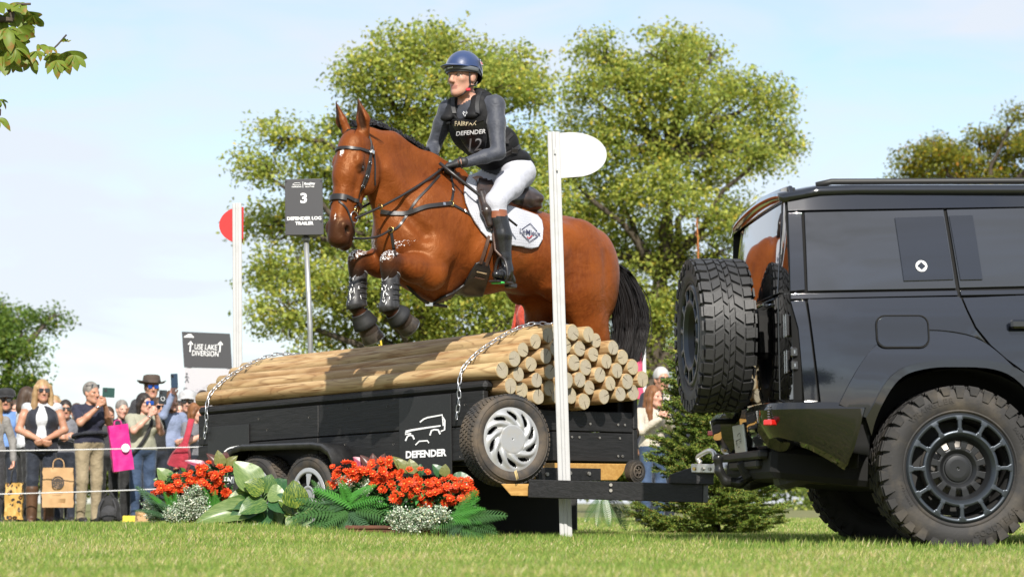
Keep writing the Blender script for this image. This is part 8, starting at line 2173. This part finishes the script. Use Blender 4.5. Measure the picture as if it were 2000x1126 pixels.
# clothing of their own: gilet, tied jumper, straps
d = PEOPLE['gilet']; p = d['p']; s = d['s']; f, l = d['f'], d['l']; u = Vector((0, 0, 1)); gs = Solid(k=.03)
gs.ell(p(0, 0, 1.22), (.150 * s, .205 * s, .22 * s), (f, l, u)); gs.ell(p(0, 0, 1.02), (.155 * s, .200 * s, .19 * s), (f, l, u)); gs.ell(p(-.01, 0, .90), (.165 * s, .205 * s, .10 * s), (f, l, u))
for sg in (1, -1): gs.ell(p(.09, .075 * sg, 1.24), (.075 * s, .085 * s, .085 * s), (f, l, u), 0, k=.05); gs.cone(p(-.01, .10 * sg, 1.40), p(-.01, .17 * sg, 1.38), .062 * s, .05 * s, 0); gs.ell(p(0, .285 * sg, 1.30), (.12 * s, .085 * s, .17 * s), (f, l, u), 0, k=.01, op='-')
gs.chain([p(-.05, .06, 1.44), p(-.05, -.06, 1.44)], [.05 * s, .05 * s], 0)
[gs.cone(p(a0, -.01, z0), p(a1, -.01, z1), .072 * s, .072 * s, 0, k=.004, op='-') for a0, z0, a1, z1 in ((.13, 1.5, .165, 1.34), (.165, 1.34, .185, 1.22), (.185, 1.22, .165, 1.05), (.165, 1.05, .175, .78))]; gs.cone(p(.02, 0, 1.42), p(.02, 0, 1.62), .058 * s, .075 * s, 0, k=.01, op='-')
gl_ = gs.build('gilet', .0115, navy, d['root'], True, 1)
d = PEOPLE['polo']; p = d['p']; s = d['s']; mb = MB(); mb.tube([p(.17 * math.cos(a), .205 * math.sin(a), 1.07 + .03 * math.cos(a)) for a in np.linspace(0, 2 * math.pi, 25)], .024 * s, 8, False); mb.build('tied_jumper', navy, d['root'], True, True)
d = PEOPLE['sage']; p = d['p']; mb = MB(); mb.tube(resample([p(-.08, .10, 1.43), p(.10, .08, 1.36), p(.165, .0, 1.22), p(.165, -.10, 1.06), p(.09, -.19, .92)], 4), .018, 6); mb.build('bag_strap', blackc, d['root'], True, True)
# watches and bracelets
for k, w_, e_ in (('polo', 'wR', M_steel), ('sage', 'wR', M_steel), ('gilet', 'wR', M_steel), ('sling', 'wL', M_shoe)):
    d = PEOPLE[k]; c = d[w_]; mb = MB(); ax_ = d['l'] if k == 'gilet' else Vector((0, 0, 1)); e1 = ax_.orthogonal().normalized(); e2 = ax_.cross(e1); mb.tube([c + (e1 * math.cos(a) + e2 * math.sin(a)) * .033 * d['s'] for a in np.linspace(0, 2 * math.pi, 17)], .007, 5, False); mb.build('bracelet', e_, d['root'], True, True)
# phones
M_ph1 = mat('green_phone', (.012, .05, .042), .25, coat=.5); M_ph2 = mat('dark_phone', (.02, .025, .03), .25, coat=.5); M_ph3 = mat('navy_phone', (.015, .035, .065), .3)
d = PEOPLE['polo']; c = (d['wL'] + d['wR']) / 2
phone(212, 766, 25.75, .135, .105, M_ph1, 'dark green phone held up by the woman in the navy polo', 2, 25)
phone(318, 775, 25.75, .085, .155, M_ph2, 'dark phone with a pale ring held by the sage T-shirt woman', 2, 20, True)
phone(340.5, 743, 27.25, .080, .165, M_ph3, 'slate blue phone raised highest above the crowd', -3, 10)
phone(1302, 775, 23.35, .07, .14, mat('pale_phone', (.5, .45, .42), .4), 'pale phone held by the woman in the cream fleece', 5, 20)
# bags
M_kraft = mat('kraft_paper', (.42, .26, .125), .8, noise=(6, .4, .7), c2=(.35, .21, .095), bump=(7, .4, .01)); M_ink = mat('bag_ink', (.05, .04, .035), .7)
def bag(label, px_, py_, w, h, dp, Y, m, yaw=0, roll=0, handles=True, hm=None, crumple=.010, hh=.10, cat='bag'):
    """py_ is the pixel of the bag's base"""
    c = at(px_, py_, Y); root = thing('paper_bag' if m is M_kraft else 'carrier_bag', label, cat, c, (0, R(roll), R(yaw))); v = []; f = []; nx, nz = 8, 9
    per = [(-w / 2 + w * i / nx, -dp / 2) for i in range(nx)] + [(w / 2, -dp / 2 + dp * i / 3) for i in range(3)] + [(w / 2 - w * i / nx, dp / 2) for i in range(nx)] + [(-w / 2, dp / 2 - dp * i / 3) for i in range(3)]; k = len(per)
    for j in range(nz + 1):
        t = j / nz
        for (x, y) in per: v.append((x * (1 - .03 * t) + random.gauss(0, crumple * .5), y * (1 - .35 * t) + random.gauss(0, crumple) * (1 if j else .2), t * h))
    for j in range(nz):
        for i in range(k): f.append((j * k + i, j * k + (i + 1) % k, (j + 1) * k + (i + 1) % k, (j + 1) * k + i))
    f.append(tuple(range(k))[::-1]); o = mesh('bag_body', v, f, m, root, True); auto_smooth(o, 25)
    if handles:
        for y in (-1, 1): mb = MB(); mb.tube(resample([(-w * .18, y * dp * .32, h - .01), (-w * .15, y * dp * .2, h + hh * .7), (0, 0, h + hh), (w * .15, y * dp * .2, h + hh * .7), (w * .18, y * dp * .32, h - .01)], 4), .005, 5); mb.build('handle', hm or m, root, True)
    return root
b1 = bag('brown paper carrier bag with a round dark print held at knee height', 113, 990, .335, .43, .15, 25.75, M_kraft, 8)
mb = MB(); n = 40
for r0, r1 in ((.052, .068), (.030, .046), (.008, .024)):
    v = []; f = []
    for q in range(n): a = 2 * math.pi * q / n; v += [(r0 * math.cos(a), -.094, .27 + r0 * math.sin(a)), (r1 * math.cos(a), -.094, .27 + r1 * math.sin(a))]
    mb.add(v, [(2 * q, 2 * q + 1, 2 * ((q + 1) % n) + 1, 2 * ((q + 1) % n)) for q in range(n)])
mesh('round_print', mb.v, mb.f, M_ink, b1, False)
mb = MB()
for i in range(9): mb.add([(-.055 + .0125 * i, -.094, .150), (-.047 + .0125 * i, -.094, .150), (-.047 + .0125 * i, -.094, .158), (-.055 + .0125 * i, -.094, .158)], [(0, 1, 2, 3)])
mesh('small_print', mb.v, mb.f, mat('faint_ink', (.20, .13, .07), .8), b1, False)
b2 = bag("bright pink carrier bag hanging from the navy polo woman's arm", 241, 918, .22, .50, .10, 25.7, mat('pink_plastic', (.55, .014, .20), .4, bump=(5, .5, .03), trans=.1), 20, -8, True, None, .007, .05)
mb = MB(); mb.lathe([(0, .001), (.045, .001)], 24, wheel_frame((.04, -.075, .24), (0, -1, 0))); mesh('round_print', mb.v, mb.f, M_white_print, b2, False)
M_leop = mat('leopard_print', (.42, .24, .06), .6); nt = M_leop.node_tree; b = nt.nodes['Principled BSDF']; t_ = nt.nodes.new('ShaderNodeTexCoord'); vo = nt.nodes.new('ShaderNodeTexVoronoi'); vo.inputs['Scale'].default_value = 17; nt.links.new(t_.outputs['Object'], vo.inputs['Vector']); cr2 = nt.nodes.new('ShaderNodeValToRGB'); cr2.color_ramp.interpolation = 'CONSTANT'
for pos, c in ((0, (.25, .11, .02)), (.22, (.015, .010, .008)), (.42, (.45, .27, .07))):
    e = cr2.color_ramp.elements[0] if pos == 0 else cr2.color_ramp.elements.new(pos); e.color = (*c, 1)
nt.links.new(vo.outputs['Distance'], cr2.inputs['Fac']); nt.links.new(cr2.outputs['Color'], b.inputs['Base Color'])
bag('leopard-print tote bag hanging at the left edge of the crowd', 27, 1014, .19, .40, .12, 25.75, M_leop, 5, 0, True, M_shoe, .012, .16)
bag('small brown paper bag on the grass beside the flower bed', 281, 1026, .17, .16, .12, 25.2, M_kraft, 25, 0, False, None, .005)
mb = MB(); c = at(254, 1020, 25.6); mb.box((c.x, 25.6, .05), (.15, .10, .10), None, .006); tag(mb.build('yellow_box', mat('yellow_card', (.62, .48, .04), .6)), 'small yellow box on the grass behind the rope', 'box')
bp = thing('backpack', "black backpack standing on the grass by the khaki trousers", 'bag', (at(213, 1000, 25.75).x, 25.75, 0)); o_ = bp.location
bs = Solid(k=.03); bs.ell(o_ + Vector((0, 0, .16)), (.125, .085, .16)); bs.ell(o_ + Vector((0, 0, .08)), (.135, .10, .09)); bs.build('pack', .012, blackc, bp)
bs = Solid(k=.03); bs.ell(o_ + Vector((.01, -.085, .12)), (.085, .04, .09)); bs.build('pocket', .011, dkgrey, bp)
mb = MB(); mb.tube(resample([o_ + Vector((-.05, -.02, .30)), o_ + Vector((0, -.02, .36)), o_ + Vector((.05, -.02, .30))], 4), .012, 6); mb.build('grab_handle', blackc, bp, True, True)
for sx in (-1, 1): mb = MB(); mb.tube(resample([o_ + Vector((.05 * sx, -.075, .28)), o_ + Vector((.09 * sx, -.10, .18)), o_ + Vector((.085 * sx, -.09, .06))], 4), .010, 6); mb.build('strap', dkgrey, bp, True, True)
c0 = at(346, 915, 25.45); rb = thing('shoulder_bag', 'crimson shoulder bag on a wide strap by the trailer corner', 'bag', c0); redc = cloth('crimson_cloth', (.34, .018, .04))
P_ = resample([at(374, 818, 25.5), at(366, 850, 25.4), at(355, 885, 25.4), at(346, 912, 25.42)], 5); mb = MB(); n_ = len(P_); ribbon(mb, P_[:9], [Vector((0, -1, 0))] * 9, .07, .008); mb.build('strap', redc, rb, True, True)
mb = MB(); ribbon(mb, P_[7:], [Vector((0, -1, 0))] * (n_ - 7), [.08 + .17 * math.sin(min(1, i / 6) * 1.45) for i in range(n_ - 7)], .07, -.04); auto_smooth(mb.build('bag_body', redc, rb, True, True), 50)
# ------------------------------------------------------------------ grass blades on the lawn
M_gr2 = attr_color(mat('grass_blade', (.12, .17, .03), .55, spec=.3, trans=.45))
def grass(Y0, Y1, dens, hgt, wid, seed):
    r = np.random.default_rng(seed); half_w = .34
    n = int(dens * half_w * (Y1 ** 2 - Y0 ** 2)); y = np.sqrt(r.uniform(Y0 ** 2, Y1 ** 2, n)); x = (r.beta(1.7, 1.7, n) * 2 - 1) * y * half_w
    pat = np.sin(x * 2.1 + 1.3 * np.sin(y * 1.7)) * np.sin(y * 1.9 + 1.1 * np.sin(x * 1.3)) + .6 * np.sin(x * 5.3 + y * 3.1) * np.sin(y * 4.7 - x * 2.2)
    h = hgt * r.uniform(.5, 1.25, n) * (1 + .12 * pat); a = r.uniform(0, 2 * np.pi, n); bend = r.uniform(.15, .75, n) * h; w = wid * r.uniform(.7, 1.3, n)
    # long tufts left by the mower beside posts, flower bed, wheels
    P0 = np.stack([x, y, hump(x, y)], 1); dr = np.stack([np.cos(a), np.sin(a), np.zeros(n)], 1); sd_ = np.stack([-np.sin(a + 1.0), np.cos(a + 1.0), np.zeros(n)], 1)
    tall = ((np.abs(y - 14.2) < 1.2) & (x > -3.2) & (x < 5.2)) | ((y > 11.2) & (y < 13.6) & (x > 1.0)); h = np.where(tall & (r.random(n) < .45), h * r.uniform(1.1, 1.8, n), h)
    up = np.array((0, 0, 1.))
    m = P0 + dr * (bend * .35)[:, None] + up * (h * .6)[:, None]; t = P0 + dr * bend[:, None] + up * h[:, None]
    V_ = np.stack([P0 - sd_ * w[:, None] / 2, P0 + sd_ * w[:, None] / 2, m + sd_ * w[:, None] * .38, m - sd_ * w[:, None] * .38, t], 1).reshape(-1, 3)
    i0 = np.arange(n) * 5
    tri = np.stack([np.stack([i0, i0 + 1, i0 + 2], 1), np.stack([i0, i0 + 2, i0 + 3], 1), np.stack([i0 + 3, i0 + 2, i0 + 4], 1)], 1).reshape(-1, 3)
    cols = np.array(((.16, .26, .046), (.235, .345, .062), (.34, .39, .095), (.53, .45, .20), (.62, .54, .32)))
    k = np.clip(r.normal(1.2, .9, n) + .55 * np.clip(pat, -1, 1.3) + (r.random(n) < .12) * 2.0 - .8 * tall, 0, 4.49).round().astype(int)
    c = cols[k] * r.uniform(.8, 1.2, (n, 1))
    return V_, tri, np.repeat(c, 5, 0)
parts_ = [grass(6.9, 11.5, 3600, .027, .0040, 1), grass(11.5, 18, 2000, .029, .0052, 2), grass(18, 34, 420, .036, .010, 3)]
off = 0; VV = []; FF = []; CC = []
for V_, F_, c in parts_: VV.append(V_); FF.append(F_ + off); CC.append(c); off += len(V_)
o = mesh('grass', np.concatenate(VV), np.concatenate(FF), M_gr2, None, False); set_color(o, np.concatenate(CC)); tag(o, 'short mown grass with straw patches over the whole lawn', 'grass', None, 'stuff')
print('grass tris', sum(len(F_) for _, F_, _ in parts_))
